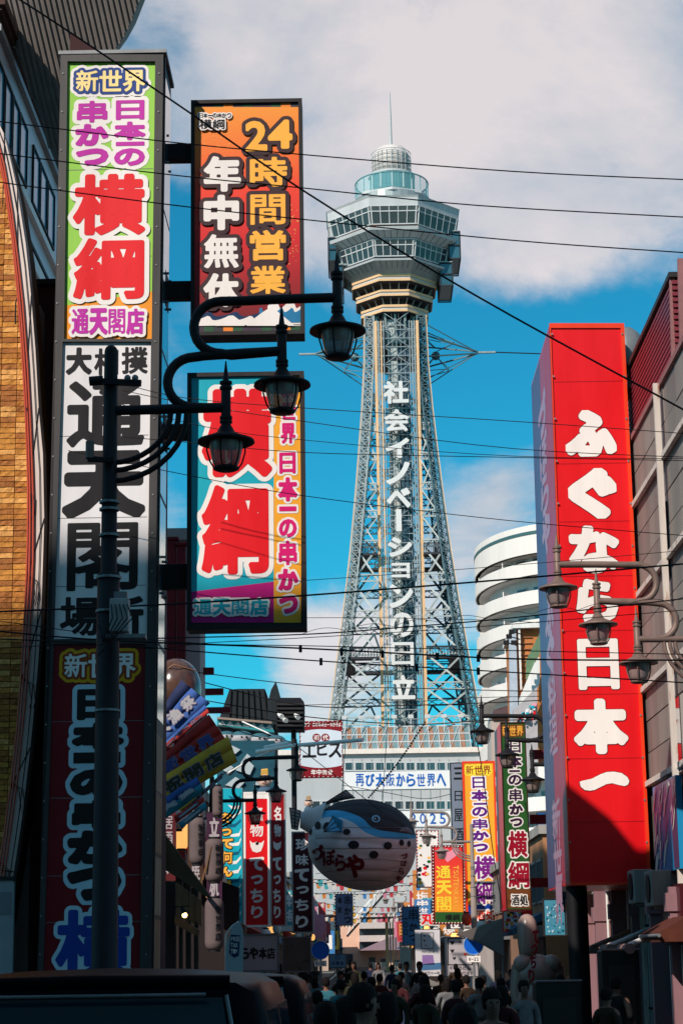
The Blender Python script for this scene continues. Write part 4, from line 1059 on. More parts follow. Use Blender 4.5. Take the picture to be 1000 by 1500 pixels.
# generic sea and mountain print
sea = ink('sea', 40, 120, 165); navy = ink('navy', 20, 50, 90)
def wavepoly(pl, parent, x0, x1, ytop, ybot, amp, n, m, layer, ph=0, name='wave'):
    pts = [(x0, ybot)]
    for i in range(n * 8 + 1):
        t = i / (n * 8); c_ = (t * n + ph) % 1; pts.append((x0 + (x1 - x0) * t, ytop - amp * (c_ ** 1.8 if c_ < .8 else (1 - c_) * 3.3)))
    pts.append((x1, ybot)); mb = MB(); qv = [pl.uv(*p) for p in pts]
    base = pl.uv(x0, ybot)[1]
    for a, b in zip(qv[1:-2], qv[2:-1]): mb.add([pl.P(a[0], base, layer * .004), pl.P(b[0], base, layer * .004), pl.P(b[0], b[1], layer * .004), pl.P(a[0], a[1], layer * .004)], [(0, 1, 2, 3)])
    return mb.build(name, m, parent)
wavepoly(p2, r2, 392, 440, 452, 478, 30, 2, ink_w, 2, .3); wavepoly(p2, r2, 284, 440, 464, 478, 12, 4, navy, 3, .2); wavepoly(p2, r2, 284, 440, 470, 478, 12, 5, ink_w, 4, .1); wavepoly(p2, r2, 380, 440, 458, 474, 12, 4, sea, 5, .6)
flat(p2, r2, [(358, 478), (385, 458), (396, 451), (404, 455), (432, 478)], ink_w, 6, 'mountain'); flat(p2, r2, [(316, 478), (336, 463), (342, 463), (362, 478)], ink_w, 6, 'mountain')
rg = random.Random(9); mb = MB()
for i in range(150):
    x = rg.gauss(426, 8) if i % 2 else rg.uniform(290, 340); y = rg.gauss(335, 28) if i % 2 else rg.gauss(205, 14)
    if not (286 < x < 438): continue
    u = p2.uv(x, y); r_ = rg.uniform(.002, .008); mb.add([p2.P(u[0] + r_ * math.cos(t), u[1] + r_ * math.sin(t), .008 + i * .00001) for t in (0, 1.05, 2.1, 3.14, 4.2, 5.2)], [(0, 1, 2, 3, 4, 5)])
tag(mb.build('spray_dots', ink('foam', 250, 200, 110), r2), kind='stuff')
dk = ink('outline_dark', 62, 40, 44); ye = ink('amber', 250, 178, 70)
lettering(p2, r2, [('2', (360, 179, 391, 222)), ('4', (394, 178, 427, 218)), ('時', (366, 231, 421, 275)), ('間', (366, 285, 419, 331)), ('営', (366, 338, 419, 383)), ('業', (366, 390, 419, 432))], [(dk, 5.5), (ye, 0)], target=.62, tmax=.07, base=7)
lettering(p2, r2, [('年', (300, 231, 352, 281)), ('中', (300, 288, 349, 337)), ('無', (299, 344, 350, 394)), ('休', (299, 402, 350, 450))], [(dk, 5.5), (ink_w, 0)], target=.62, tmax=.07, base=7)
lettering(p2, r2, rowt('日本一の串かつ', 291, 167, 339, 174, .02), [(ink_w, 1.6), (ink_k, 0)], cellpx=.5, target=.4, tmax=.03, base=7)
lettering(p2, r2, rowt('横綱', 292, 176, 330, 191, .02), [(ink_w, 1.8), (ink_k, 0)], cellpx=.6, target=.55, tmax=.05, base=9)
lettering(p2, r2, [('寅', (331, 181, 337, 190))], [(ink_r, 0)], cellpx=.5, target=.4, base=7) if False else None

# ---------------------------------------------------------------- the teal projecting sign below it
r3, p3, u3, s3 = sign_box('projecting_sign', 'teal projecting sign with two huge red characters and a yellow side strip', 'sign', [(276, 546), (447, 546), (447, 922), (273, 922)], Y2, .34, DARK, DARK, 6, proud=.04)
flat(p3, r3, [(281, 551), (401, 551), (401, 852), (280, 867)], ink('teal', 20, 165, 185), 1, 'print')
flat(p3, r3, [(280, 867), (401, 852), (401, 912), (279, 912)], ink('fuchsia', 190, 20, 120), 1, 'print')
flat(p3, r3, [(401, 551), (441, 551), (441, 912), (401, 912)], ink('sun_yellow', 243, 165, 45), 1, 'print')
lettering(p3, r3, [('横', (297, 571, 397, 698)), ('綱', (295, 710, 394, 842))], [(ink_w, 7), (ink_r, 0)], target=.78, tmax=.07)
rose = ink('rose', 215, 20, 110)
lettering(p3, r3, [('新', (411, 556, 433, 583)), ('世', (411, 589, 433, 615)), ('界', (411, 620, 433, 650)), ('日', (409, 663, 433, 694)), ('本', (408, 700, 435, 734)), ('一', (409, 742, 434, 749)), ('の', (409, 761, 434, 787)), ('串', (408, 792, 435, 828)), ('か', (408, 834, 436, 864)), ('つ', (410, 874, 435, 898))], [(ink_w, 3), (rose, 0)], cellpx=.8, target=.62, tmax=.09)
lettering(p3, r3, rowt('通天閣店', 284, 878, 393, 901, .04), [(ink_w, 3), (ink_c, 0)], cellpx=.8, target=.58, tmax=.06, base=5)
# brackets from the pylon to the two signs
for (nm, x0, x1, y0, y1, lab) in (('bracket', 238, 282, 206, 230, 'upper black bracket arm holding the orange sign to the pylon'), ('bracket', 238, 282, 408, 434, 'lower black bracket arm holding the orange sign to the pylon'), ('bracket', 236, 278, 618, 640, 'upper black bracket arm holding the teal sign to the pylon'), ('bracket', 232, 276, 824, 860, 'lower black bracket arm holding the teal sign to the pylon')):
    a = p2.uv(x0, y1); b = p2.uv(x1, y0); rt = thing('bracket_arm', lab, 'bracket', p2.P(a[0], a[1]), 'black bracket arms beside the pylon sign')
    mb = MB(); mb.box((a[0], Y2 + .08, a[1]), (b[0], Y2 + .26, b[1])); mb.build('beam', BLK, rt, bevel=.008)
    mb = MB(); mb.box((a[0] - .05, Y2 - .05, a[1] - .12), (a[0] + .05, Y2 + .38, b[1] + .12)); mb.build('flange', BLK, rt)
    for z in (a[1] - .08, b[1] + .08):
        for y in (Y2, Y2 + .33): mb = MB(); mb.tube([(a[0] + .05, y, z), (a[0] + .09, y, z)], .018, 6); mb.build('bolt', GREYM, rt)

# ---------------------------------------------------------------- the big red sign on the right
Y5 = 37.4
p5 = Plane((0, Y5, 0))
r5 = thing('projecting_sign', 'huge red box sign with white brushed lettering at right of the street', 'sign', at(875, 1296, Y5))
q5 = uvp(p5, [(804, 474), (913, 474), (953, 1295), (834, 1296)])
dep = Y5 * ((804 - 531) / (776 - 531) - 1)
redb = ink('sign_red', 222, 14, 24)
mb = MB(); mb.prism([p5.P(*c) for c in q5], (0, dep, 0)); mb.build('sign_box', ink('sign_red', 222, 14, 24), r5, bevel=.02)
trap_frame(p5, r5, uvp(p5, [(804, 474), (913, 474), (953, 1296), (834, 1297)]), uvp(p5, [(806, 481), (908, 481), (948, 1292), (836, 1293)]), ink('vermilion', 232, 60, 25), .03)
lettering(p5, r5, [('ふ', (829, 603, 899, 667)), ('ぐ', (834, 688, 900, 758)), ('な', (835, 772, 904, 838)), ('ら', (845, 850, 902, 912)), ('日', (846, 936, 905, 1010)), ('本', (842, 1026, 916, 1102))], [(ink('dark_red', 120, 8, 22), .9), (ink_w, 0)], target=.64, tmax=.11)
stroke = [(35, 195), (50, 188), (110, 175), (170, 145), (205, 133), (250, 130), (300, 140), (335, 165), (347, 190), (338, 212), (318, 221), (285, 215), (240, 203), (205, 208), (130, 245), (100, 250), (68, 246), (42, 225)]
for gr, m_, ly in ((1.03, ink('dark_red', 120, 8, 22), 2), (1.0, ink_w, 3)):
    cxs = sum(p[0] for p in stroke) / len(stroke); cys = sum(p[1] for p in stroke) / len(stroke)
    top_ = stroke[:9]; bot_ = stroke[9:][::-1]; mb = MB(); T = lambda p: p5.P(*p5.uv(840 + (cxs + (p[0] - cxs) * gr) / 4.2875, 1100 + (cys + (p[1] - cys) * (gr + (.03 if gr > 1 else 0))) / 4.2875), ly * .004)
    q_ = [T(p) for p in top_] + [T(p) for p in bot_]
    for i in range(8): mb.add([q_[i], q_[i + 1], q_[9 + i + 1], q_[9 + i]], [(0, 1, 2, 3)])
    mb.build('lettering' if gr == 1 else 'lettering_outline', m_, r5)
for yy in (560, 680, 765, 845, 925, 1018, 1112, 1205):
    a_ = p5.uv(808 + (yy - 474) * .036, yy); b_ = p5.uv(911 + (yy - 474) * .048, yy); mb = MB(); mb.add([p5.P(a_[0], a_[1], .005), p5.P(b_[0], a_[1], .005), p5.P(b_[0], a_[1] + .012, .005), p5.P(a_[0], a_[1] + .012, .005)], [(0, 1, 2, 3)]); mb.build('sheet_joint', ink('joint_red', 178, 12, 22), r5)
for yy in range(490, 1290, 62):
    for e, k in ((807, .036), (909.5, .048)): c_ = p5.uv(e + (yy - 474) * k, yy); mb = MB(); mb.tube([p5.P(c_[0], c_[1], .03), p5.P(c_[0], c_[1], .045)], .02, 8); mb.build('bolt', GREYM, r5)
# side face towards the street: lavender and pink stripes with more lettering
Lt5 = p5.P(*q5[0]); Lb5 = p5.P(*q5[3])
vv = (Lt5 - Lb5).normalized(); ps = Plane(Lb5, (0, -1, 0), vv)        # u runs from the far edge towards the viewer
H5 = (Lt5 - Lb5).length
def srect(u0, u1, m, name, layer=1, v0=.05, v1=None): flat(ps, r5, [(u0, v0), (u1, v0), (u1, v1 or H5 - .05), (u0, v1 or H5 - .05)], m, layer, name, px=False)
srect(-dep, -dep * .52, ink('lavender', 74, 66, 112), 'side_stripe'); srect(-dep * .52, -.03, ink('mauve_pink', 172, 38, 72), 'side_stripe')
seg = H5 / 11.4; its = []
for i, ch in enumerate('づぼらや ふぐ料理 新世界'):
    if ch != ' ': its.append((ch, (-dep * .68, H5 - .8 - seg * (i * .86 + 1), -dep * .28, H5 - .8 - seg * (i * .86 + .1))))
lettering(ps, r5, its, [(ink('pale_mauve', 178, 140, 165), 0)], cellpx=.03, uvbox=True, target=.5, tmax=.06, scale=1)
mb = MB(); a = at(916, 520, Y5 + 1.2); mb.sphere(a, .42, 12, 8, sc_=(1, 1, 1.4)); mb.build('bracket_cover', GREYM, r5)
for z in (at(920, 560, Y5).z, at(940, 900, Y5).z, at(950, 1250, Y5).z):
    x0 = p5.P(*q5[2]).x - (z < 6) * 0 ; mb = MB(); xe = q5[2][0] + (q5[1][0] - q5[2][0]) * (z - q5[2][1]) / (q5[1][1] - q5[2][1])
    mb.box((xe - .02, Y5 + .8, z - .12), (XR + .05, Y5 + 1.0, z + .12)); mb.build('bracket', GREYM, r5)
# dark post that carries it
t = thing('sign_post', 'thick dark post rising under the big red sign', 'post', at(852, 1440, Y5 + 1.5))
a = at(845, 1296, Y5 + 1.0); mb = MB(); mb.tube([(a.x, Y5 + 1.2, 0), (a.x, Y5 + 1.2, a.z + .1)], .2, 14); mb.build('post', BLK, t)
mb = MB(); mb.box((a.x - .35, Y5 + .85, 0), (a.x + .35, Y5 + 1.55, .18)); mb.build('base_plate', BLK, t)

# ---------------------------------------------------------------- mural and dark red sign on the panel building
pm_ = Plane((XR - .2, 33, 0), (0, -1, 0), (0, 0, 1))
def muv(px, py): return pm_.uv(px, py)
mu = thing('mural_panel', 'blue mural panel of white wave shapes on the right-hand wall', 'mural', pm_.hit(975, 1200))
a = muv(955, 1154); b = muv(958, 1282); uR = 33 - 33.3
vt = a[1]; vb = b[1]
mb = MB(); P_ = lambda u, v, d=0: pm_.P(u, v, d)
mb.prism([P_(a[0], vb), P_(uR, vb), P_(uR, vt), P_(a[0], vt)], -pm_.n * .1); mb.build('board', ink('mural_blue', 30, 135, 185), mu)
rg = random.Random(4); ru = uR - a[0]
flat(pm_, mu, [(a[0] + ru * .80, vb + .02), (uR, vb + .02), (uR, vt - .02), (a[0] + ru * .72, vt - .02)], ink('mural_shade_plum', 95, 60, 95), 1, 'shade_area', px=False)  # plum patch paints the shade over the near end of the mural
for i in range(30):
    cx, cy = a[0] + rg.uniform(.03, .97) * ru, rg.uniform(vb + .15, vt - .2); L = rg.uniform(.18, .5); th = rg.uniform(.05, .14); an = rg.uniform(-1.2, -.2)
    pts = []
    n = 9
    for k in range(n): t = k / (n - 1); pts.append((cx + L * (t - .5) * 1.2, cy + math.sin(t * 2.6 + an) * L * .6))
    up = pts; dn = [(x + .02, y - th * math.sin(PI * (k / (n - 1))) - .01) for k, (x, y) in enumerate(pts)][::-1]
    mb = MB(); qs = up + dn
    for k in range(n - 1): mb.add([P_(*up[k], .008 + i * .0004), P_(*up[k + 1], .008 + i * .0004), P_(*dn[n - 2 - k], .008 + i * .0004), P_(*dn[n - 1 - k], .008 + i * .0004)], [(0, 1, 2, 3)])
    mb.build('wave_shape', ink_w if i % 4 else ink('wave_pink', 190, 120, 160), mu)
ds = thing('wall_sign', 'dark red wall sign with grey-white characters below the mural', 'sign', pm_.hit(985, 1330))
a = muv(968, 1300); b = muv(968, 1385)
pd = Plane((XR - .22, 33, 0), (0, -1, 0), (0, 0, 1))
mb = MB(); mb.prism([pd.P(a[0], b[1]), pd.P(uR, b[1]), pd.P(uR, a[1]), pd.P(a[0], a[1])], -pd.n * .12); mb.build('board', ink('oxblood', 70, 16, 26), ds)
w0 = (uR - a[0]); hh = a[1] - b[1]
lettering(pd, ds, [('ど', (a[0] + w0 * .35, b[1] + hh * .55, a[0] + w0 * .8, b[1] + hh * .95)), ('り', (a[0] + w0 * .35, b[1] + hh * .08, a[0] + w0 * .8, b[1] + hh * .5))], [(ink('ash', 170, 160, 165), 0)], cellpx=.02, uvbox=True, target=.45, scale=1)

# ---------------------------------------------------------------- further signs, facing the viewer
def simple_sign(label, quad, Y, depth, facec, body=DARK, frame=None, fw=2, name='hanging_sign', group=None, face=True):
    return sign_box(name, label, 'sign', quad, Y, depth, body, frame, fw, .02, group, face=facec if face else None)
# yellow pylon and green pylon
r, p, u, s = simple_sign('narrow yellow sign with purple lettering over a blue foot', [(677, 1115), (722, 1115), (734, 1354), (682, 1354)], 83, .5, ink('sun_yellow', 243, 165, 45), frame=ink('vermilion', 232, 60, 25), fw=3)
flat(p, r, [(683, 1326), (730, 1322), (731, 1351), (684, 1351)], ink('royal', 8, 60, 150), 3, 'foot_panel')
pu = ink('purple', 95, 20, 120)
lettering(p, r, rowt('新世界', 681, 1121, 719, 1135, .02), [(ink('lemon', 250, 215, 60), 2), (ink('brick', 150, 60, 20), 0)], cellpx=.6, target=.4, tmax=.04)
lettering(p, r, [('日', (691, 1138, 710, 1155)), ('本', (690, 1157, 713, 1173)), ('一', (693, 1176, 712, 1179)), ('の', (691, 1182, 713, 1196)), ('串', (691, 1199, 714, 1215)), ('か', (691, 1217, 715, 1231)), ('つ', (692, 1236, 714, 1247))], [(ink_w, 2), (pu, 0)], cellpx=.6, target=.55, tmax=.08)
lettering(p, r, [('横', (693, 1254, 725, 1288)), ('綱', (693, 1291, 726, 1325))], [(ink_w, 2.2), (ink('violet', 120, 25, 125), 0)], cellpx=.6, target=.65, tmax=.06, base=5)
lettering(p, r, rowt('酒処', 695, 1333, 726, 1348, .02), [(ink_w, 2), (ink('vermilion', 232, 60, 25), 0)], cellpx=.6, target=.5, tmax=.05, base=8)
r, p, u, s = simple_sign('narrow green sign with a bright red side and dark lettering', [(733, 1058), (769, 1058), (778, 1333), (740, 1333)], 52, 2.4, ink('leaf_green', 40, 88, 40), body=ink('sign_red', 222, 14, 24), frame=ink('frame_brown', 60, 30, 20), fw=1.5)
flat(p, r, [(741, 1302), (776, 1302), (777, 1330), (741, 1330)], ink('brown', 110, 62, 30), 3, 'foot_panel')
lettering(p, r, rowt('新世界', 734.5, 1063, 766, 1078, .02), [(ink('brown', 110, 62, 30), 2), (ye, 0)], cellpx=.6, target=.4, tmax=.04)
lettering(p, r, [('日', (746, 1084, 762, 1103)), ('本', (744, 1107, 763, 1124)), ('一', (745, 1128, 761, 1131)), ('の', (744, 1135, 763, 1150)), ('串', (745, 1155, 764, 1174)), ('か', (746, 1178, 765, 1193)), ('つ', (747, 1199, 764, 1210))], [(ink_w, 1.8), (ink('plum_black', 50, 25, 55), 0)], cellpx=.6, target=.55, tmax=.08)
lettering(p, r, [('横', (743, 1217, 772, 1256)), ('綱', (743, 1262, 775, 1301))], [(ink_w, 2), (ink('crimson', 150, 12, 40), 0)], cellpx=.6, target=.66, tmax=.06, base=5)
lettering(p, r, rowt('酒処', 748, 1310, 773, 1327, .02), [(ink_w, 1.6), (ink_k, 0)], cellpx=.6, target=.5, tmax=.05, base=5)
for y in (1105, 1200, 1293):
    a = at(776, y, 53); mb = MB(); mb.box((a.x, 53, a.z - .12), (XR + .2, 53.2, a.z + .12)); mb.build('support_beam', REDST, r)
# bulb-edged signs
def bulbs(pl, parent, x0, y0, x1, y1, step, m, r_=None):
    n1 = int((x1 - x0) / step); n2 = int((y1 - y0) / step); P = [(x0 + (x1 - x0) * i / n1, y) for i in range(n1 + 1) for y in (y0, y1)] + [(x, y0 + (y1 - y0) * i / n2) for i in range(1, n2) for x in (x0, x1)]
    b = None; bs = pl.box(x0, y0, x0 + 1, y0 + 1); sc1 = bs[2] - bs[0]; rr_ = r_ or sc1 * 1.1
    for (x, y) in P:
        c_ = pl.uv(x, y); w_ = pl.P(c_[0], c_[1], .03)
        if b is None: mb = MB(); mb.sphere((0, 0, 0), rr_, 6, 4); b = mb.build('bulb', m, None); o = b; o.parent = parent
        else: o = b.copy(); COL.objects.link(o)
        o.location = w_ - parent_world(parent)
bulbw = mat('bulb_white', (.8, .76, .68), rough=.25, var=0); bulbr = mat('bulb_red', (.6, .05, .05), rough=.25, var=0)
r, p, u, s = simple_sign('red and orange bulb-edged sign naming the tower in two scripts', [(632, 1238), (678, 1238), (682, 1354), (633, 1354)], 86, .4, None, body=ink('dark_red', 120, 8, 22), face=False)
g2 = bpy.data.materials.new('heat_print'); g2.use_nodes = True; gradient_mat(g2, [(0, C(240, 150, 40)), (.35, C(240, 120, 40)), (.7, C(232, 60, 45)), (1, C(225, 40, 50))], p.uv(655, 1336)[1], p.uv(655, 1240)[1])
flat(p, r, [(636, 1241), (676, 1241), (678, 1336), (637, 1336)], g2, 1, 'print'); flat(p, r, [(637, 1336), (678, 1336), (678, 1351), (637, 1351)], ink('leaf_green', 60, 110, 60), 1, 'foot_panel')
flat(p, r, [(655, 1263), (647, 1253), (648, 1244), (654, 1243), (659, 1247), (664, 1242), (671, 1244), (671, 1251)], ink('heart_pink', 240, 150, 170), 2, 'heart')
lettering(p, r, [('通', (638, 1268, 660, 1287)), ('天', (639, 1290, 661, 1310)), ('閣', (639, 1313, 661, 1335))], [(ink('lemon', 250, 215, 60), 0)], cellpx=.6, target=.6, tmax=.06, base=3)
n = len('TSUTENKAKU'); lettering(p, r, [(c, (663.5, 1268 + i * 6.4, 671.5, 1268 + i * 6.4 + 5.6), 1) for i, c in enumerate('TSUTENKAKU')], [(ye, 0)], cellpx=.45, target=.4, tmax=.04, base=3)
lettering(p, r, rowt('横綱', 651, 1339, 673, 1349, .02), [(ink_k, 0)], cellpx=.5, target=.55, base=3)
bulbs(p, r, 634, 1240, 680, 1352, 4.6, bulbw)
r, p, u, s = simple_sign('white picture sign edged with small red bulbs behind the tower-name sign', [(609, 1216), (642, 1216), (644, 1300), (610, 1300)], 92, .4, ink_w)
rg = random.Random(12)
for i in range(26):
    x, y = rg.uniform(613, 638), rg.uniform(1222, 1294); r_ = rg.uniform(1.5, 4); flat(p, r, [(x + r_ * math.cos(t), y + r_ * math.sin(t) * .8) for t in (0, .9, 2, 3, 4, 5.2)], [ink_k, ink_k, ink_r, ink('leaf_green', 60, 110, 60), ye][i % 5], 2 + i * .1, 'motif')
bulbs(p, r, 610, 1217, 641, 1299, 4.5, bulbr)
r, p, u, s = simple_sign('tall grey sign with black brushed characters left of the yellow sign', [(659, 1117), (678, 1117), (682, 1236), (661, 1236)], 95, .4, ink('slate_grey', 120, 128, 145), frame=BLK, fw=1)
lettering(p, r, [('三', (664, 1124, 677, 1142)), ('日', (665, 1158, 677, 1174)), ('屋', (664, 1184, 678, 1204)), ('酒', (664, 1212, 679, 1232))], [(ink_k, 0)], cellpx=.5, target=.45, tmax=.05)
# first-generation skewer sign in the middle
r, p, u, s = simple_sign('square sign with red top and foot bands and black brush lettering on white', [(438, 1056), (502, 1056), (502, 1139), (439, 1139)], 72, .25, ink('sky_white', 205, 215, 225), body=ink('dark_red', 120, 8, 22), fw=3)
dr = ink('wine', 130, 18, 30)
def bandpoly(x0, x1, y_top, y_bot, curve, top=True):
    pts = []
    for i in range(11):
        t = i / 10; c_ = 1 - (2 * t - 1) ** 2; pts.append((x0 + (x1 - x0) * t, (y_bot - curve * c_) if top else (y_top + curve * c_)))
    pts += [(x1, y_top), (x0, y_top)] if top else [(x1, y_bot), (x0, y_bot)]
    mb = MB(); uvs = [p.uv(*a) for a in pts]
    for i in range(10):
        e = p.uv(pts[i][0], y_top if top else y_bot)[1]
        mb.add([p.P(uvs[i][0], uvs[i][1], .008), p.P(uvs[i + 1][0], uvs[i + 1][1], .008), p.P(uvs[i + 1][0], e, .008), p.P(uvs[i][0], e, .008)], [(0, 1, 2, 3)])
    mb.build('band', dr, r)
bandpoly(439, 501, 1057, 1072, 4); bandpoly(440, 501, 1121, 1138, 4, False)
lettering(p, r, rowt('串かつ・お好み焼き・焼きそば', 441, 1058.5, 499.5, 1064.5, .02), [(ink_w, 0)], cellpx=.4, target=.35, tmax=.02, base=4)
lettering(p, r, rowt('年中無休', 455, 1127, 488, 1135.5, .06), [(ink_w, 0)], cellpx=.4, target=.4, tmax=.03, base=4)
for x in (463.5, 476.5):
    flat(p, r, [(x + 6 * math.cos(t * PI / 8), 1080.5 + 6 * math.sin(t * PI / 8)) for t in range(16)], dr, 3, 'roundel')
lettering(p, r, [('初', (459.5, 1076.5, 467.5, 1084.5)), ('代', (472.5, 1076.5, 480.5, 1084.5))], [(ink_w, 0)], cellpx=.4, target=.4, tmax=.03, base=5)
lettering(p, r, [('エ', (443, 1090, 463, 1110)), ('ビ', (464, 1086, 481, 1107)), ('ス', (481, 1088, 500, 1110))], [(ink_k, 0)], cellpx=.5, target=.42, tmax=.06)
bulbs(p, r, 439.5, 1057, 501, 1138, 6.5, bulbw, .02)

# ---------------------------------------------------------------- left shop signs
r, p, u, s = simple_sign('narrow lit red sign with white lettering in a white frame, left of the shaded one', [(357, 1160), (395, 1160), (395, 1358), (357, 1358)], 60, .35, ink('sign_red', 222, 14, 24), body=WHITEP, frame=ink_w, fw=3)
flat(p, r, [(359, 1163), (393, 1163), (393, 1170), (359, 1170)], ink_w, 3, 'head_band')
fug = ink('fish_white', 236, 226, 222)
lettering(p, r, [('名', (367, 1181, 385, 1203)), ('物', (366, 1207, 386, 1226)), ('て', (366, 1256, 386, 1275)), ('っ', (368, 1282, 385, 1295)), ('ち', (367, 1302, 385, 1322)), ('り', (368, 1327, 385, 1345))], [(fug, 0)], cellpx=.6, target=.5, tmax=.07)
flat(p, r, [(366, 1231), (370, 1235), (376, 1233), (382, 1235), (387, 1231), (385, 1240), (382, 1247), (376, 1249), (370, 1247), (367, 1240)], fug, 2, 'fish_mark'); flat(p, r, [(374, 1234), (379, 1233), (379, 1237), (375, 1238)], ink_k, 3, 'fish_mark')
r, p, u, s = simple_sign('narrow sign in red darkened for shade, its lettering matching the lit sign beside it', [(396, 1162), (420, 1162), (417, 1357), (396, 1357)], 61.2, .35, ink('deep_red', 150, 14, 24), body=WHITEP, frame=ink('frame_grey', 150, 150, 150), fw=2)  # shade is put into the darker face and grey frame colours
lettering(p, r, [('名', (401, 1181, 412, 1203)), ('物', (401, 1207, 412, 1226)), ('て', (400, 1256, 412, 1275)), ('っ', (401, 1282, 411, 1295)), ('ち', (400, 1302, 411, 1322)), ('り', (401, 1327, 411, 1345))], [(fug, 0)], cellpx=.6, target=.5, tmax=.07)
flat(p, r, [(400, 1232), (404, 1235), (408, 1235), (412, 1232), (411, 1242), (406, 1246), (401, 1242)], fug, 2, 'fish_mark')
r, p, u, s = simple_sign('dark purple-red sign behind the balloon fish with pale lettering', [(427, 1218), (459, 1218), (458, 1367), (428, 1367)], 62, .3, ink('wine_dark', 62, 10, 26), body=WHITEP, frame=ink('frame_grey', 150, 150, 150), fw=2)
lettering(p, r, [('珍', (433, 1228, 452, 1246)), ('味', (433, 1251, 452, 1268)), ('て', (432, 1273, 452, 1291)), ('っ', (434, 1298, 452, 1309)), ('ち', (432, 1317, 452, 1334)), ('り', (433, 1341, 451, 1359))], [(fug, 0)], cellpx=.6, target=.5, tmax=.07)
# teal wave board with yellow lettering
r, p, u, s = simple_sign('teal wave-patterned board with yellow lettering, left of the red sign', [(322, 1154), (356, 1154), (356, 1382), (316, 1382)], 60.6, .2, ink('teal', 20, 165, 185), body=GREYM)
rg = random.Random(2)
for i in range(16):
    y = 1165 + i * 13.5; x = 326 + rg.uniform(0, 8); pts = [(x, y), (x + 8, y + 3), (x + 18, y + 1), (353, y - 6), (353, y - 2), (x + 18, y + 6), (x + 6, y + 7)]
    flat(p, r, pts, ink_w if i % 3 else ink('deep_teal', 10, 90, 120), 1.5 + .05 * i, 'wave_mark')
lettering(p, r, [('安', (322, 1190, 339, 1207)), ('っ', (323, 1214, 339, 1224)), ('て', (324, 1229, 341, 1243)), ('何', (324, 1247, 341, 1265)), ('ん', (323, 1270, 340, 1284)), ('で', (323, 1290, 339, 1305)), ('も', (323, 1310, 339, 1324)), ('旨', (323, 1326, 339, 1342)), ('い', (323, 1345, 338, 1358))], [(ink_k, 1.2), (ye, 0)], cellpx=.6, target=.5, tmax=.06, base=4)
# shop name board
r, p, u, s = simple_sign('grey-white shop name board in a steel frame below the red signs', [(350, 1368), (409, 1368), (409, 1424), (350, 1424)], 59, .3, ink('board_grey', 176, 168, 172), body=GREYM, frame=GREYM, fw=3)
lettering(p, r, [('ら', (352, 1388, 365, 1405)), ('や', (365.5, 1388, 378, 1405)), ('本', (379, 1388, 391, 1405)), ('店', (391, 1388, 403, 1405))], [(ink_k, 0)], cellpx=.6, target=.55, tmax=.07)
r, p, u, s = simple_sign('blank bronze-grey shop window board right of the name board', [(412, 1372), (452, 1372), (460, 1424), (414, 1424)], 59.3, .3, mat('bronze_grey', (.12, .09, .08), rough=.3, var=.3, spec=.6), body=GREYM, frame=GREYM, fw=2)
# right-hand menu boards
r, p, u, s = simple_sign('white hanging cloth menu with a picture frame and small print', [(606, 1361), (644, 1361), (647, 1431), (608, 1431)], 74, .05, ink('menu_white', 205, 200, 205))
flat(p, r, [(616, 1366), (635, 1366), (635, 1390), (616, 1390)], ink_k, 2, 'picture_frame'); flat(p, r, [(617, 1367), (634, 1367), (634, 1389), (617, 1389)], ink('menu_white', 205, 200, 205), 3, 'picture')
for (x, y, rr_) in ((621, 1371, 2), (621, 1378, 2), (623, 1385, 1.6), (629, 1372, 1.2)): flat(p, r, [(x - rr_, y - rr_), (x + rr_, y - rr_ * .4), (x + rr_ * .4, y + rr_)], ink_k, 4, 'mark')
flat(p, r, [(618, 1399), (634, 1399), (636, 1413), (618, 1413)], ink('mauve', 140, 110, 165), 2, 'photo_print'); flat(p, r, [(610, 1413), (645, 1410), (646, 1420), (610, 1422)], ink('steel_blue', 70, 110, 150), 2, 'photo_print')
lettering(p, r, rowt('串かつ酒場', 617, 1392, 636, 1396, .1), [(ink_k, 0)], cellpx=.35, target=.35, tmax=.02); lettering(p, r, rowt('営業時間十一時', 611, 1423, 644, 1428, .1), [(ink_k, 0)], cellpx=.35, target=.35, tmax=.02)
r, p, u, s = simple_sign('grey framed notice board with heart and leaf marks behind the blue disc', [(650, 1372), (700, 1372), (700, 1431), (650, 1431)], 76, .08, ink('board_grey', 176, 168, 172))
flat(p, r, [(655, 1374), (692, 1374), (692, 1414), (655, 1414)], ink_k, 2, 'picture_frame'); flat(p, r, [(656.5, 1375.5), (690.5, 1375.5), (690.5, 1412.5), (656.5, 1412.5)], ink('board_grey', 176, 168, 172), 3, 'picture')
for (x, y, rr_) in ((662, 1381, 3.4), (662, 1393, 3), (665, 1404, 2.6), (673, 1380, 1.8), (681, 1398, 2.6)): flat(p, r, [(x - rr_, y - rr_), (x, y - rr_ * .5), (x + rr_, y - rr_), (x + rr_ * .8, y), (x, y + rr_), (x - rr_ * .8, y)], ink_k if x < 680 else ink_r, 4, 'mark')
lettering(p, r, rowt('千のうどん', 657, 1415.5, 690, 1421, .1), [(ink_k, 0)], cellpx=.35, target=.35, tmax=.02); lettering(p, r, rowt('営業中あります', 657, 1423, 693, 1428.5, .1), [(ink_k, 0)], cellpx=.35, target=.35, tmax=.02)
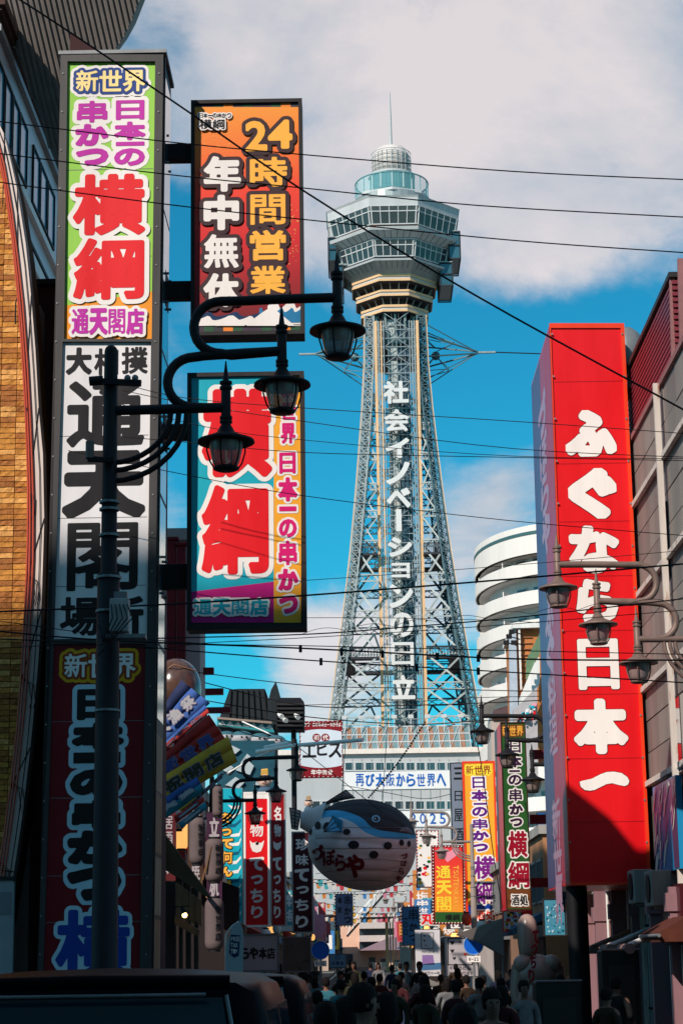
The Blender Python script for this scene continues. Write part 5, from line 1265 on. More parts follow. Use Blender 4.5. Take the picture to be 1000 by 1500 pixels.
# small skewer signs with bulbs
r, p, u, s = simple_sign('small blue-grey skewer sign edged with red bulbs under the balloon fish', [(588, 1328), (614, 1328), (615, 1385), (589, 1385)], 96, .4, ink('steel_blue', 70, 110, 150))
lettering(p, r, [('串', (598, 1331, 612, 1349)), ('一', (591, 1345, 597, 1347)), ('〇', (591, 1350, 597, 1359)), ('〇', (591, 1361, 597, 1370)), ('か', (599, 1352, 611, 1364)), ('つ', (599, 1369, 611, 1378))], [(ink_k, 0)], cellpx=.5, target=.45, tmax=.05)
bulbs(p, r, 587, 1327, 615, 1385, 4.5, bulbr)
r, p, u, s = simple_sign('oval-footed lilac skewer sign edged with bulbs left of the far street', [(491, 1309), (517, 1309), (517, 1356), (491, 1356)], 90, .3, ink('lilac_grey', 120, 118, 150))
lettering(p, r, [('串', (504, 1312, 514, 1326)), ('か', (504, 1329, 514, 1340)), ('つ', (504, 1343, 514, 1352)), ('本', (494, 1314, 501, 1324)), ('家', (494, 1328, 501, 1338))], [(ink_k, 0)], cellpx=.5, target=.45, tmax=.05)
bulbs(p, r, 490, 1308, 519, 1357, 4.5, bulbr)
r, p, u, s = simple_sign('pale blue patterned board hanging right of the bald statue', [(794, 1316), (826, 1316), (829, 1371), (796, 1371)], 42, .2, ink('poster_blue', 70, 140, 165), frame=DARK, fw=1.5)
rg = random.Random(6)
for i in range(40):
    x, y = rg.uniform(798, 823), rg.uniform(1321, 1366); flat(p, r, [(x, y), (x + rg.uniform(2, 4), y + rg.uniform(-2, 2)), (x + rg.uniform(1, 3), y + rg.uniform(2, 4))], ink('deep_teal', 10, 90, 120) if i % 2 else ink('pale_blue', 190, 215, 228), 2 + .1 * i, 'motif')
r, p, u, s = simple_sign('small navy sign with yellow outlined lettering beside the patterned board', [(829, 1334), (848, 1334), (849, 1370), (830, 1370)], 41.5, .2, ink('navy', 20, 50, 90), frame=DARK, fw=1)
lettering(p, r, [('新', (834, 1338, 844, 1346)), ('世', (834, 1348, 844, 1356)), ('界', (834, 1358, 844, 1366))], [(ink('lemon', 250, 215, 60), 1.4), (ink('navy', 20, 50, 90), 0)], cellpx=.5, target=.4, tmax=.03)
r, p, u, s = simple_sign('tilted board of food photographs behind the bald statue', [(736, 1334), (765, 1320), (765, 1352), (736, 1378)], 64, .2, ink('menu_white', 205, 200, 205), frame=ink_r, fw=1.5)
for i in range(45):
    x, y = rg.uniform(738, 762), rg.uniform(1334, 1362); w_, h_ = rg.uniform(2, 5), rg.uniform(2, 4); flat(p, r, [(x, y), (x + w_, y - 1), (x + w_, y + h_), (x, y + h_)], [ink_r, ye, ink_k, OR, ink('steel_blue', 70, 110, 150)][i % 5], 2 + .1 * i, 'food_photo')
r, p, u, s = simple_sign('bright red blank end board right of the food photograph board', [(762, 1308), (778, 1300), (780, 1356), (764, 1356)], 60, .3, ink('sign_red', 222, 14, 24))
r, p, u, s = simple_sign('tall blue swirl-patterned board between the green and red signs', [(786, 1190), (800, 1190), (802, 1306), (789, 1306)], 70, .4, ink('swirl_blue', 20, 90, 150))
for i in range(34):
    x, y = rg.uniform(788, 799), rg.uniform(1195, 1300); flat(p, r, [(x, y), (x + rg.uniform(2, 4), y + 1), (x + 2, y + rg.uniform(2, 5))], ink('navy', 20, 50, 90) if i % 2 else ink('pale_blue', 190, 215, 228), 2 + .1 * i, 'motif')
# ---------------------------------------------------------------- triple street lamps
Ul = pxs(20, 6)                                 # metres per px of the nearest lamp
LBR = mat('lamp_brown', (.20, .135, .115), rough=.5, var=.25, scale=6, metal=.2)
def lamp_geo(mir, metal):
    """local origin = pole foot; x to the arms; sizes taken in px of the near lamp."""
    S = Ul; m = mir
    def L(dx, dy): return Vector((m * dx * S, 0, H - dy * S))   # dx from pole, dy down from the top (row 515)
    H = at(163, 515, 20).z
    parts = []
    mb = MB(); mb.tube([(0, 0, 0), (0, 0, 1.2), (0, 0, 1.25), (0, 0, H - 340 * S), (0, 0, H - 338 * S), (0, 0, H)], [.17, .16, .135, .115, .085, .07], 16); mb.sphere((0, 0, H), .07, 12, 8); parts.append(('pole', mb, metal))
    mb = MB(); mb.lathe([(.17, 0), (.26, .02), (.26, .3), (.2, .36), (.17, .5)], (0, 0, 0), 16); parts.append(('base', mb, metal))
    for dy in (232, 243, 282, 345, 395, 540):
        mb = MB(); mb.lathe([(.0, -.012), (.105 if dy < 300 else .13, -.012), (.105 if dy < 300 else .13, .012), (0, .012)], (0, 0, H - dy * S), 14, smooth=False); parts.append(('band', mb, GREYM))
    r = .052
    def arc(cx, cy, rad, a0, a1, n=14): return [L(cx + rad * math.cos(math.radians(a0 + (a1 - a0) * i / n)), cy + rad * math.sin(math.radians(a0 + (a1 - a0) * i / n))) for i in range(n + 1)]
    # lowest arm, then two U bends to the levels above
    mb = MB(); mb.tube([L(0, 92), L(172, 90)], r, 10); parts.append(('arm', mb, metal))
    mb = MB(); mb.tube([L(165, 90), L(140, 90)] + arc(124, 50, 39, 90, 270) + [L(140, 9), L(200, 6), L(256, 4)], r, 10); parts.append(('arm', mb, metal))
    mb = MB(); mb.tube([L(250, 4), L(180, 9)] + arc(165, -35, 41, 90, 270) + [L(190, -76), L(260, -78), L(340, -79)], r, 10); parts.append(('arm', mb, metal))
    for (x0, y0, rr) in ((0, 172, 88), (0, 184, 100), (0, 200, 112)):
        mb = MB(); mb.tube([L(2, y0)] + [L(2 + rr * math.sin(math.radians(a)), y0 - (y0 - 95) * (1 - math.cos(math.radians(a)))) for a in range(10, 91, 10)], .03, 8); parts.append(('brace', mb, metal))
    for (x, y) in ((172, 90), (256, 4), (340, -79)):
        stem = MB(); top = y - 70
        stem.tube([L(x, y - 72), L(x, y - 40), L(x, y - 38), L(x, y + 34)], [.006, .034, .05, .052], 12)
        for dy in (-38, -30, 16, 22): stem.lathe([(0, -.014), (.066, -.014), (.066, .014), (0, .014)], L(x, y + dy), 12, smooth=False)
        parts.append(('stem', stem, metal))
        c = L(x, y + 50)
        sh = MB(); sh.lathe([(.0, .16), (.06, .15), (.10, .075), (.20, .03), (.295, -.005), (.30, -.03), (.29, -.035), (.19, -.01), (.0, .0)], c, 28); 
        gl = MB(); gl.lathe([(.18, -.01), (.172, -.10), (.14, -.24), (.11, -.29), (0, -.29)], c, 24)
        rb_ = MB()
        for k in range(6):
            t = 2 * PI * k / 6 + .3; rb_.tube([c + Vector((math.cos(t) * q, math.sin(t) * q, z)) for q, z in ((.20, -.02), (.205, -.12), (.17, -.24), (.125, -.31))], .009, 6)
        rb_.lathe([(.10, -.29), (.13, -.29), (.135, -.315), (.10, -.33), (.0, -.33)], c, 20); rb_.lathe([(.19, -.005), (.21, -.01), (.21, -.03), (.19, -.03)], c, 20)
        parts.append(('lamp_shade', sh, metal)); parts.append(('lamp_glass', gl, mat('lamp_glass', (.30, .23, .22), rough=.25, var=.2, scale=8, alpha=.8))); parts.append(('lamp_cage', rb_, metal))
    return parts
def lamp(label, x, Y, mir, metal, rot=0):
    r = thing('street_lamp', label, 'street lamp', (0, 0, 0), 'triple-armed street lamps along the street')
    for nm, mb, m in lamp_geo(mir, metal): mb.build(nm, m, r)
    r.location = (x, Y, 0); r.rotation_euler.z = rot; return r
l0 = lamp('nearest black triple street lamp in front of the tall pylon sign', at(163, 515, 20).x, 20, 1, BLK)
l1 = lamp('brown triple street lamp at the right, in front of the red sign', at(937 + 172 * .667, 940, 30).x, 30.2, -1, LBR)
l2 = lamp('black triple street lamp in front of the narrow red signs on the left', at(372 - 172 * 30 / 84.0, 1170, 56).x, 56, 1, BLK)
l3 = lamp('black triple street lamp in front of the narrow green sign', at(780 + 172 * 35 / 84.0, 1100, 48).x, 48, -1, BLK)
l4 = lamp('thin grey triple street lamp in front of the yellow sign', at(690, 1210, 80).x, 80, -1, mat('lamp_grey', (.25, .2, .18), rough=.6, var=.2))
l5 = lamp('faint grey triple street lamp far down the street', at(560, 1300, 150).x + 2.6, 150, -1, mat('lamp_grey', (.25, .2, .18)))
for l_, (px_, py_, Yq) in ((l1, (880, 915, 30)), (l2, (402, 1161, 56)), (l3, (745, 1108, 48)), (l4, (620, 1226, 80)), (l5, (575, 1330, 150))): l_.location.z = at(px_, py_, Yq).z - at(421, 568, 20).z
# cctv box, clamp arm and sensor on the near pole
r = thing('pole_cabinet', 'grey equipment box with cable clutter strapped to the near lamp pole', 'equipment box', at(185, 905, 19.85)); c = at(183, 903, 19.8)
mb = MB(); mb.box((c.x - .14, 19.68, c.z - .17), (c.x + .05, 19.84, c.z + .17)); mb.build('box', mat('box_grey', (.36, .35, .35), rough=.6, var=.25), r, bevel=.01)
mb = MB(); mb.box((c.x - .17, 19.66, c.z - .24), (c.x + .22, 19.86, c.z - .20)); mb.box((c.x + .03, 19.7, c.z + .17), (c.x - .1, 19.8, c.z + .24)); mb.build('bracket', GREYM, r)
mb = MB()
for k in range(5): mb.tube([c + Vector((-.12 + k * .04, -.14, .1)), c + Vector((-.1 + k * .05, -.2, -.05)), c + Vector((-.2 + k * .02, -.15, -.28)), c + Vector((-.26, -.06, -.1 * k))], .007, 5)
mb.build('cable', BLK, r)
r = thing('pole_sensor', 'small dark arm with camera housings clamped high on the near pole', 'camera', at(165, 562, 19.9)); c = at(165, 562, 19.9)
mb = MB(); mb.bar(c + Vector((-.22, 0, .03)), c + Vector((.3, 0, .0)), .06); mb.build('arm', BLK, r)
mb = MB(); mb.tube([c + Vector((-.24, 0, .03)), c + Vector((-.1, 0, .04))], .05, 10); mb.build('housing', BLK, r)
for dx in (.16, .24): mb = MB(); mb.sphere(c + Vector((dx, -.03, .05)), .035, 10, 8); mb.build('housing', GREYM, r)
r = thing('pole_beacon', 'cylindrical beacon on a short bracket beside the near pole', 'beacon', at(132, 655, 19.9)); c = at(132, 655, 19.9)
mb = MB(); mb.tube([c + Vector((0, 0, -.12)), c + Vector((0, 0, .06))], .045, 12); mb.build('housing', mat('beacon_brown', (.16, .13, .12), rough=.5), r)
mb = MB(); mb.bar(c + Vector((-.02, 0, -.13)), c + Vector((.25, 0, -.14)), .05); mb.build('bracket', BLK, r)

# ---------------------------------------------------------------- overhead lines
wires = [  # label, [(x,y)...] px, Y, radius px
 ('thick cable crossing diagonally from the top left corner down to the right edge', [(-60, -48), (30, 0), (250, 146), (450, 283), (700, 435), (1000, 600), (1080, 645)], 17, 1.5),
 ('upper line running across the crown of the tower', [(-60, 172), (0, 178), (240, 207), (450, 227), (750, 251), (1000, 263), (1070, 266)], 19, .95),
 ('line crossing just above the observation windows', [(-60, 218), (0, 225), (250, 256), (450, 276), (700, 301), (1000, 318), (1070, 322)], 19, .95),
 ('line crossing the upper window row of the deck', [(-60, 258), (0, 267), (250, 300), (450, 322), (750, 352), (1000, 370), (1070, 375)], 19, .95),
 ('thin line passing under the spider arms at right', [(725, 516), (860, 520), (1060, 523)], 228, .9),
 ('thin line just below the first tower character', [(180, 562), (272, 583), (450, 598), (750, 617), (1070, 640)], 24, .6),
 ('thin line sloping across the third tower character', [(180, 572), (270, 590), (450, 618), (750, 657), (1070, 672)], 24, .6),
 ('pale thin line meeting the red sign at its first character', [(170, 590), (300, 625), (450, 645), (750, 668), (1070, 672)], 24, .5),
 ('thin level line across the fourth tower character', [(180, 640), (300, 650), (450, 663), (750, 670), (1070, 676)], 24, .6),
 ('single thin line across the sixth tower character', [(100, 660), (280, 697), (450, 727), (750, 763), (1070, 790)], 24, .6),
 ('faint thin line rising to the right over the middle characters', [(230, 862), (450, 850), (750, 828), (1070, 800)], 26, .5),
 ('thick black cable rising from the pylon across to the red sign', [(-60, 900), (0, 896), (230, 886), (450, 872), (750, 848), (1000, 826), (1070, 820)], 22, 1.4),
 ('sagging cable looping up to the right lamp heads', [(230, 935), (450, 929), (600, 918), (750, 905), (1000, 877), (1070, 868)], 22, 1.0),
 ('upper cable of the thick bundle in front of the pylon foot', [(-60, 920), (0, 925), (160, 938), (450, 950), (750, 965), (1000, 967), (1070, 966)], 23, 1.3),
 ('lower cable of the thick bundle in front of the pylon foot', [(-60, 934), (0, 936), (160, 944), (450, 967), (750, 985), (1000, 1000), (1070, 1006)], 23, 1.0),
 ('thin line below the cable bundle on the left', [(-60, 905), (0, 910), (150, 930), (300, 943), (450, 946), (750, 953), (1070, 960)], 23, .7),
 ('thin line rising to the corner transformer at left', [(-40, 952), (100, 945), (230, 950), (300, 942), (450, 934), (700, 918), (1070, 888)], 23, .6),
 ('line above the last tower character', [(290, 985), (450, 1004), (600, 1008), (750, 1012), (790, 1012)], 45, .7),
 ('line across the foot of the last tower character', [(300, 1000), (450, 1034), (600, 1033), (700, 1030), (790, 1026)], 45, .8),
 ('line reaching the podium roof corner', [(300, 1026), (450, 1050), (600, 1061), (700, 1056), (790, 1054)], 48, .8),
 ('thin line dipping left of the shop tank', [(290, 1040), (380, 1052), (440, 1062), (500, 1057)], 50, .6),
 ('thin pale line from the eave to the square sign', [(325, 1062), (380, 1080), (420, 1085), (470, 1120), (560, 1190)], 50, .6),
 ('short wire drooping in front of the podium windows', [(500, 1150), (560, 1160), (620, 1170), (660, 1163)], 50, .5),
 ('wire running down beside the yellow sign', [(693, 1062), (706, 1130), (722, 1250), (735, 1330)], 50, .7),
 ('doubled thin line above the round apartment windows', [(440, 905), (560, 905), (700, 908), (790, 912)], 45, .5),
 ('faint pair line crossing the lower apartment floors', [(440, 1033), (600, 1028), (700, 1022), (790, 1020)], 47, .5),
]
for lab, pts, Y, rp in wires:
    P = [at(x, y, Y) for x, y in pts]; r_ = rp * pxs(Y, 6)
    # smooth through the points
    Q = []
    for i in range(len(P) - 1):
        a, b, c, d = P[max(i - 1, 0)], P[i], P[i + 1], P[min(i + 2, len(P) - 1)]
        for k in range(6):
            t = k / 6; Q.append(.5 * ((2 * b) + (c - a) * t + (2 * a - 5 * b + 4 * c - d) * t * t + (-a + 3 * b - 3 * c + d) * t ** 3))
    Q.append(P[-1]); mb = MB(); mb.tube(Q, r_, 6)
    o = mb.build('overhead_cable', BLK, None, origin=Q[0]); tag(o, lab, 'cable', 'overhead lines strung across the street')
# spiral hangers and cable clips on the bundle: real small pieces
for (lab, ya_, amp, Y) in (('coil of spiral hanger wire below the thick cable, spanning the street', 925, 9, 22.5),):
    pts = []
    for i in range(121):
        t = i / 120; x = 440 + 560 * t; y = 930 - 50 * t - 7 * abs(math.sin(t * 26)) ; pts.append(at(x, y, Y))
    mb = MB(); mb.tube(pts, .4 * pxs(Y, 6), 5); tag(mb.build('spiral_hanger', BLK, None, origin=pts[0]), lab, 'cable')
for (i, (x, y)) in enumerate(((440, 949), (500, 953.5), (560, 957), (640, 960.5), (700, 963), (470, 968), (610, 977), (700, 982))):
    c = at(x, y, 23)
    mb = MB(); mb.box(c + Vector((-.018, -.03, -.05)), c + Vector((.018, .03, .03))); 
    tag(mb.build('cable_clip', BLK, None, origin=c), 'black clip gripping the cable bundle, %s from the left' % ('first', 'third', 'fourth', 'sixth', 'seventh', 'second', 'fifth', 'last')[i], 'clip', 'cable clips on the bundle')
# beaded light string down to the balloon fish
a, b = at(622, 1058, 56), at(540, 1168, 56); n = 34
r = thing('light_string', 'beaded black light string running down to the balloon fish', 'light string', a)
mb = MB(); mb.tube([a, (a + b) / 2 + Vector((0, 0, -.12)), b], .008, 5); mb.build('wire', BLK, r)
mb = MB()
for i in range(n): t = i / (n - 1); p_ = a.lerp(b, t) + Vector((0, 0, -.48 * t * (1 - t))); mb.sphere(p_, .03, 6, 4)
tag(mb.build('beads', BLK, r), kind='stuff')

# ---------------------------------------------------------------- balloon fish lantern
YF_ = 57.0; fc = at(530, 1237, YF_); fs = pxs(YF_, 6); RX, RY, RZ_ = 79 * fs, 66 * fs, 66 * fs
fish = thing('balloon_fish', 'huge paper puffer fish lantern with a black back and white belly hanging over the street', 'lantern', fc)
fw_ = mat('fish_paper', (.52, .49, .50), rough=.8, var=.18, scale=3); fk = mat('fish_black', (.03, .028, .032), rough=.7, var=.3, scale=3); fb = mat('fish_blue', (.06, .36, .58), rough=.7, var=.12)
mb = MB(); NU, NV = 220, 130; vs = []; tilt = math.radians(8)
def fsurf(th, ph):    # th: 0 = tail end (-x), PI = nose (+x); ph around the x axis
    sag = 1 - .018 * abs(math.sin(ph * 8)) ** .4 * 0 - .03 * (1 - abs(math.sin(ph * 10)) ** .5)
    x = -math.cos(th) * RX; rr_ = math.sin(th) ** .85; xx = x / RX
    rr_ *= (1.0 + .05 * xx)
    y = -math.cos(ph) * rr_ * RY * sag; z = math.sin(ph) * rr_ * RZ_ * sag
    c, s = math.cos(-tilt), math.sin(-tilt); return Vector((x * c - z * s, y, x * s + z * c))
for i in range(NU + 1):
    for j in range(NV): vs.append(fc + fsurf(PI * i / NU, 2 * PI * j / NV))
fcs = []; mis = []
def fcol(x, z):   # fish colour by place on the body, x,z in units of the radii
    back = .30 - .62 * max(0, x + .15) * .45 + (.25 * (x + .6) if x < -.3 else 0) - (.0 if x < .2 else .3 * (x - .2))
    yb = (.50 if x < -.5 else .50 - (x + .5) * .42)
    if x < -.5: yb = .50 + (x + .5) * .3
    if z > yb: return 1
    if z > yb - .17 * (1 - max(0, x) * .45): return 2
    return 0
for i in range(NU):
    for j in range(NV):
        fcs.append((i * NV + j, (i + 1) * NV + j, (i + 1) * NV + (j + 1) % NV, i * NV + (j + 1) % NV))
        th = PI * (i + .5) / NU; ph = 2 * PI * (j + .5) / NV; mis.append(fcol(-math.cos(th), math.sin(ph) * math.sin(th) ** .85))
b0_ = len(mb.v); mb.v += [tuple(v) for v in vs]; mb.f += fcs; mb.m += mis; mb.s += [True] * len(fcs)
mb.m = [0] * len(mb.f)
fm_ = bpy.data.materials.new('fish_paper_painted'); fm_.use_nodes = True
def fish_paint(m):
    nt = m.node_tree; N = nt.nodes; K = nt.links; b = N['Principled BSDF']; b.inputs['Roughness'].default_value = .75
    tc = N.new('ShaderNodeTexCoord'); mp = N.new('ShaderNodeMapping'); mp.inputs['Rotation'].default_value = (0, -tilt, 0); K.new(tc.outputs['Object'], mp.inputs[0])
    sp = N.new('ShaderNodeSeparateXYZ'); K.new(mp.outputs[0], sp.inputs[0])
    def ma(op, a, c):
        o = N.new('ShaderNodeMath'); o.operation = op
        for i, v in enumerate((a, c)):
            if isinstance(v, (int, float)): o.inputs[i].default_value = v
            else: K.new(v, o.inputs[i])
        return o.outputs[0]
    xn = ma('ADD', ma('DIVIDE', sp.outputs[0], RX * 2), .5); zn = ma('DIVIDE', sp.outputs[2], RZ_)
    def curve(pts):
        cv = N.new('ShaderNodeFloatCurve'); K.new(xn, cv.inputs['Value']); c = cv.mapping.curves[0]
        c.points[0].location = (pts[0][0], pts[0][1] * .5 + .5); c.points[1].location = (pts[-1][0], pts[-1][1] * .5 + .5)
        for x, y in pts[1:-1]: c.points.new(x, y * .5 + .5)
        cv.mapping.update(); return ma('MULTIPLY', ma('SUBTRACT', cv.outputs[0], .5), 2)
    z1 = curve([(0, .55), (.12, .61), (.29, .63), (.47, .52), (.58, .34), (.8, .31), (1, .34)])
    z2 = curve([(0, .30), (.06, .38), (.21, .48), (.38, .41), (.55, .19), (.8, .16), (1, .28)])
    n = N.new('ShaderNodeTexNoise'); n.inputs['Scale'].default_value = 2.2; n.inputs['Detail'].default_value = 6; K.new(tc.outputs['Object'], n.inputs['Vector'])
    r = N.new('ShaderNodeMapRange'); K.new(n.outputs['Fac'], r.inputs[0]); r.inputs[3].default_value = .75; r.inputs[4].default_value = 1.1
    def mix(f, a, c):
        o = N.new('ShaderNodeMix'); o.data_type = 'RGBA'; K.new(f, o.inputs[0])
        for i, v in ((6, a), (7, c)):
            if isinstance(v, tuple): o.inputs[i].default_value = (*v, 1)
            else: K.new(v, o.inputs[i])
        return o
    m1 = mix(ma('GREATER_THAN', zn, z2), (.78, .72, .70), (.06, .42, .70)); m2 = mix(ma('GREATER_THAN', zn, z1), m1.outputs[2], (.03, .026, .03))
    m3 = N.new('ShaderNodeMix'); m3.data_type = 'RGBA'; m3.blend_type = 'MULTIPLY'; m3.inputs[0].default_value = 1; K.new(m2.outputs[2], m3.inputs[6]); cc = N.new('ShaderNodeCombineColor')
    for i in range(3): K.new(r.outputs[0], cc.inputs[i])
    K.new(cc.outputs[0], m3.inputs[7]); K.new(m3.outputs[2], b.inputs['Base Color'])
fish_paint(fm_)
mb.build('body', fm_, fish)
def on_fish(px, py, out=.02):
    """point of the fish's near side under a photo pixel"""
    p = at(px, py, YF_); c, s = math.cos(tilt), math.sin(tilt); d = p - fc; x = d.x * c - d.z * s; z = d.x * s + d.z * c
    xx = max(-.985, min(.985, x / RX)); rr_ = (math.sqrt(1 - xx * xx)) ** .85 * (1 + .05 * xx); k = 1 - (z / RZ_ / rr_) ** 2
    y = -math.sqrt(max(0.0, k)) * rr_ * RY; return Vector((p.x, fc.y + y - out, p.z))
def decal(name, pts, m, out=.02, n=5):
    cx = sum(p[0] for p in pts) / len(pts); cy = sum(p[1] for p in pts) / len(pts); mb = MB(); rings = []
    for k in range(n + 1): rings.append([on_fish(cx + (x - cx) * k / n, cy + (y - cy) * k / n, out) for x, y in pts])
    N_ = len(pts)
    for k in range(n):
        for i in range(N_): j = (i + 1) % N_; mb.add([rings[k][i], rings[k + 1][i], rings[k + 1][j], rings[k][j]], [(0, 1, 2, 3)] if k else [(0, 1, 2)], 0, True)
    return mb.build(name, m, fish)
def ell(cx, cy, rx, ry, rot=0, n=18): return [(cx + rx * math.cos(2 * PI * i / n) * math.cos(rot) - ry * math.sin(2 * PI * i / n) * math.sin(rot), cy + rx * math.cos(2 * PI * i / n) * math.sin(rot) + ry * math.sin(2 * PI * i / n) * math.cos(rot)) for i in range(n)]
for (x, y, rx, ry) in ((466, 1211, 4.5, 6), (480, 1214, 6, 7), (508, 1222, 5.5, 4.5), (518, 1241, 8, 6), (567, 1242, 6, 5.5), (547, 1255, 6.5, 5.5), (587, 1237, 3.5, 4.5), (598, 1238, 2.6, 4.5), (455, 1219, 2.4, 6)): decal('spot', ell(x, y, rx, ry), fk, .02)
decal('eye', ell(550, 1203, 6.2, 5.6), mat('eye_blue', (.25, .5, .65), rough=.4), .03); decal('pupil', ell(550, 1203, 3.6, 3.4), fk, .045); decal('eye_glint', ell(549, 1203, 1.3, 1.6), fw_, .06)
decal('mouth', [(583, 1221), (588, 1215), (595, 1213), (601, 1217), (604, 1224)], mat('mouth_grey', (.20, .18, .2), rough=.6), .03)
decal('side_fin', [(486, 1198), (490, 1196), (503, 1206), (501, 1224), (484, 1217)], fb, .05)
mb = MB()
for k in range(6):
    mb.tube([on_fish(487 + k * .2, 1198 + k * 3, .07), on_fish(501, 1207 + k * 3, .07)], .008, 4)
mb.build('fin_rib', fk, fish)
for k in range(7):        # paper seams around the body
    yy = 1216 + k * 15; o_ = MB(); pts = []
    for i in range(21):
        x = 455 + i * 7.4; p = on_fish(x, yy + (i - 10) ** 2 * .05 * (1 if k > 2 else -.3), .012); pts.append(p)
    o_.tube(pts[1:-1], .007, 4); o_.build('seam', mat('seam_grey', (.2, .19, .2), rough=.8), fish)
def fishtext(txt_boxes, layers, **k):
    pl = Plane((0, YF_, 0))
    def warp(p, d):
        dd = (p - fc); c, s = math.cos(tilt), math.sin(tilt); x = dd.x * c - dd.z * s; z = dd.x * s + dd.z * c
        xx = max(-.985, min(.985, x / RX)); rr_ = (math.sqrt(1 - xx * xx)) ** .85 * (1 + .05 * xx); kk = 1 - (z / RZ_ / rr_) ** 2
        return Vector((p.x, fc.y - math.sqrt(max(0.0, kk)) * rr_ * RY - .02 - d, p.z))
    lettering(pl, fish, txt_boxes, layers, warp=warp, **k)
fishtext([('づ', (458, 1240, 474, 1262)), ('ぼ', (473, 1247, 492, 1270)), ('ら', (491, 1254, 507, 1278)), ('や', (507, 1255, 533, 1287))], [(ink('fish_red', 120, 25, 35), 0)], cellpx=.6, target=.5, tmax=.07)
fishtext([('づ', (587, 1252, 596, 1260)), ('ぼ', (586, 1262, 595, 1271)), ('ら', (583, 1273, 591, 1282)), ('や', (579, 1284, 588, 1293))], [(ink('fish_red', 120, 25, 35), 0)], cellpx=.5, target=.45, tmax=.06)
# tail and back fin on frames
def fin(name, quad, nx, ny, m):
    P = [at(x, y, YF_) for x, y in quad]; mb = MB(); mb.prism(P, (0, .05, 0)); f = mb.build(name, m, fish); g = MB()
    for i in range(nx + 1):
        t = i / nx; g.bar(P[0].lerp(P[1], t) - Vector((0, .02, 0)), P[3].lerp(P[2], t) - Vector((0, .02, 0)), .022)
    for i in range(ny + 1):
        t = i / ny; g.bar(P[0].lerp(P[3], t) - Vector((0, .02, 0)), P[1].lerp(P[2], t) - Vector((0, .02, 0)), .018)
    g.build('fin_frame', fk, f)
fin('tail_fin', [(424, 1183), (441, 1188), (436, 1216), (427, 1214)], 2, 6, mat('tail_paper', (.66, .62, .6), rough=.8)); fin('back_fin', [(468, 1181), (506, 1157), (520, 1169), (500, 1172)], 8, 1, mat('tail_paper', (.66, .62, .6)))
for (nm_, A0, B0, C0) in (('pectoral_fin', (488, 1200), (474, 1219), (500, 1221)),):
    a_, b_, c_ = on_fish(*A0, .0), at(*B0, YF_ - 2.2), on_fish(*C0, .0); b_ = b_ + Vector((0, 0, 0)); mb = MB(); mb.prism([a_, b_, c_], (0, -.05, 0)); f_ = mb.build(nm_, fb, fish); g = MB()
    for t in (0, .33, .66, 1): g.bar(a_.lerp(c_, t) - Vector((0, .06, 0)), b_ - Vector((0, .06, 0)), .02)
    g.build('fin_frame', fk, f_)
mb = MB(); mb.tube([at(440, 1201, YF_), at(455, 1202, YF_), at(470, 1206, YF_)], [.22, .36, .62], 16); mb.build('tail_root', mat('tail_paper', (.66, .62, .6)), fish)
for (x0, y0) in ((500, 1170), (560, 1172)):
    p = at(x0, y0 + 4, YF_); mb = MB(); mb.tube([p, p + Vector((.2, 0, 2.4))], .01, 5); mb.build('suspension_wire', BLK, fish)

# ---------------------------------------------------------------- left row of buildings and their clutter
SW = lambda n, c, **k: mat(n, c, rough=.8, var=.25, scale=1.2, streak=.3, **k)
z2 = at(262, 792, 46).z
shop(-7.25, at(293, 980, 46).x, 46, 47.6, z2, SW('pale_pink_wall', (.40, .35, .35)), 'narrow pale building with dark red steel posts behind the teal sign', 1, awn=mat('awning_brown', (.10, .055, .03), rough=.8, var=.3, streak=.3))
shop(-7.25, -4.4, 50.2, 58, 6.3, SW('brown_wall', (.05, .032, .03)), 'brown shop building with an awning behind the fan of banners', 1, awn=mat('awning_brown', (.10, .055, .03)))
shop(-10, -4.5, 63, 72, 6.5, SW('dark_teal_wall', (.03, .10, .13)), 'dark teal restaurant building behind the narrow red signs', 1)
for i, (y0, y1, z, c, lab) in enumerate(((74, 84, 6.8, (.30, .26, .24), 'beige shop building left of the street beyond the fish'), (85, 97, 6.0, (.20, .14, .12), 'low brown shop building on the left, fourth beyond the fish'), (98, 112, 7.2, (.36, .34, .33), 'light grey shop building on the left, midway to the tower'), (113, 130, 6.4, (.14, .12, .13), 'dark shop building on the left before the tower'), (131, 150, 7.0, (.34, .26, .2), 'tan shop building on the left nearer the tower'), (151, 172, 6.2, (.3, .3, .32), 'grey-blue shop building on the left, last but one'), (173, 205, 6.8, (.42, .38, .36), 'cream shop building on the left at the foot of the tower'))):
    shop(-12, -4.5 - .1 * (i % 2), y0, y1, z, SW('left_wall_%d' % i, c), lab, 1, nw=5, awn=mat('awning_%d' % (i % 4), [(.25, .03, .03), (.05, .12, .2), (.3, .2, .06), (.12, .12, .12)][i % 4], rough=.8, var=.3))
for i, (x0, y0, y1, z, c, lab) in enumerate(((5.6, 62, 73, 5.6, (.40, .20, .10), 'orange-washed shop building on the right behind the green sign'), (5.4, 74, 84, 5.2, (.24, .14, .10), 'brown shop building on the right beside the yellow sign'), (4.9, 98, 112, 6.2, (.35, .3, .28), 'beige shop building on the right beyond the grey sign'), (4.9, 113, 132, 6.8, (.2, .17, .17), 'dark grey shop building on the right before the tower'), (4.9, 133, 155, 6.0, (.45, .36, .3), 'peach shop building on the right nearer the tower'), (4.9, 156, 180, 6.6, (.3, .28, .3), 'mauve shop building on the right, last but one'), (4.9, 181, 206, 6.4, (.42, .4, .4), 'white shop building on the right at the foot of the tower'))):
    shop(x0, 13, y0, y1, z, SW('right_wall_%d' % i, c), lab, -1, nw=5, awn=mat('awning_%d' % ((i + 1) % 4), (.2, .1, .1)))
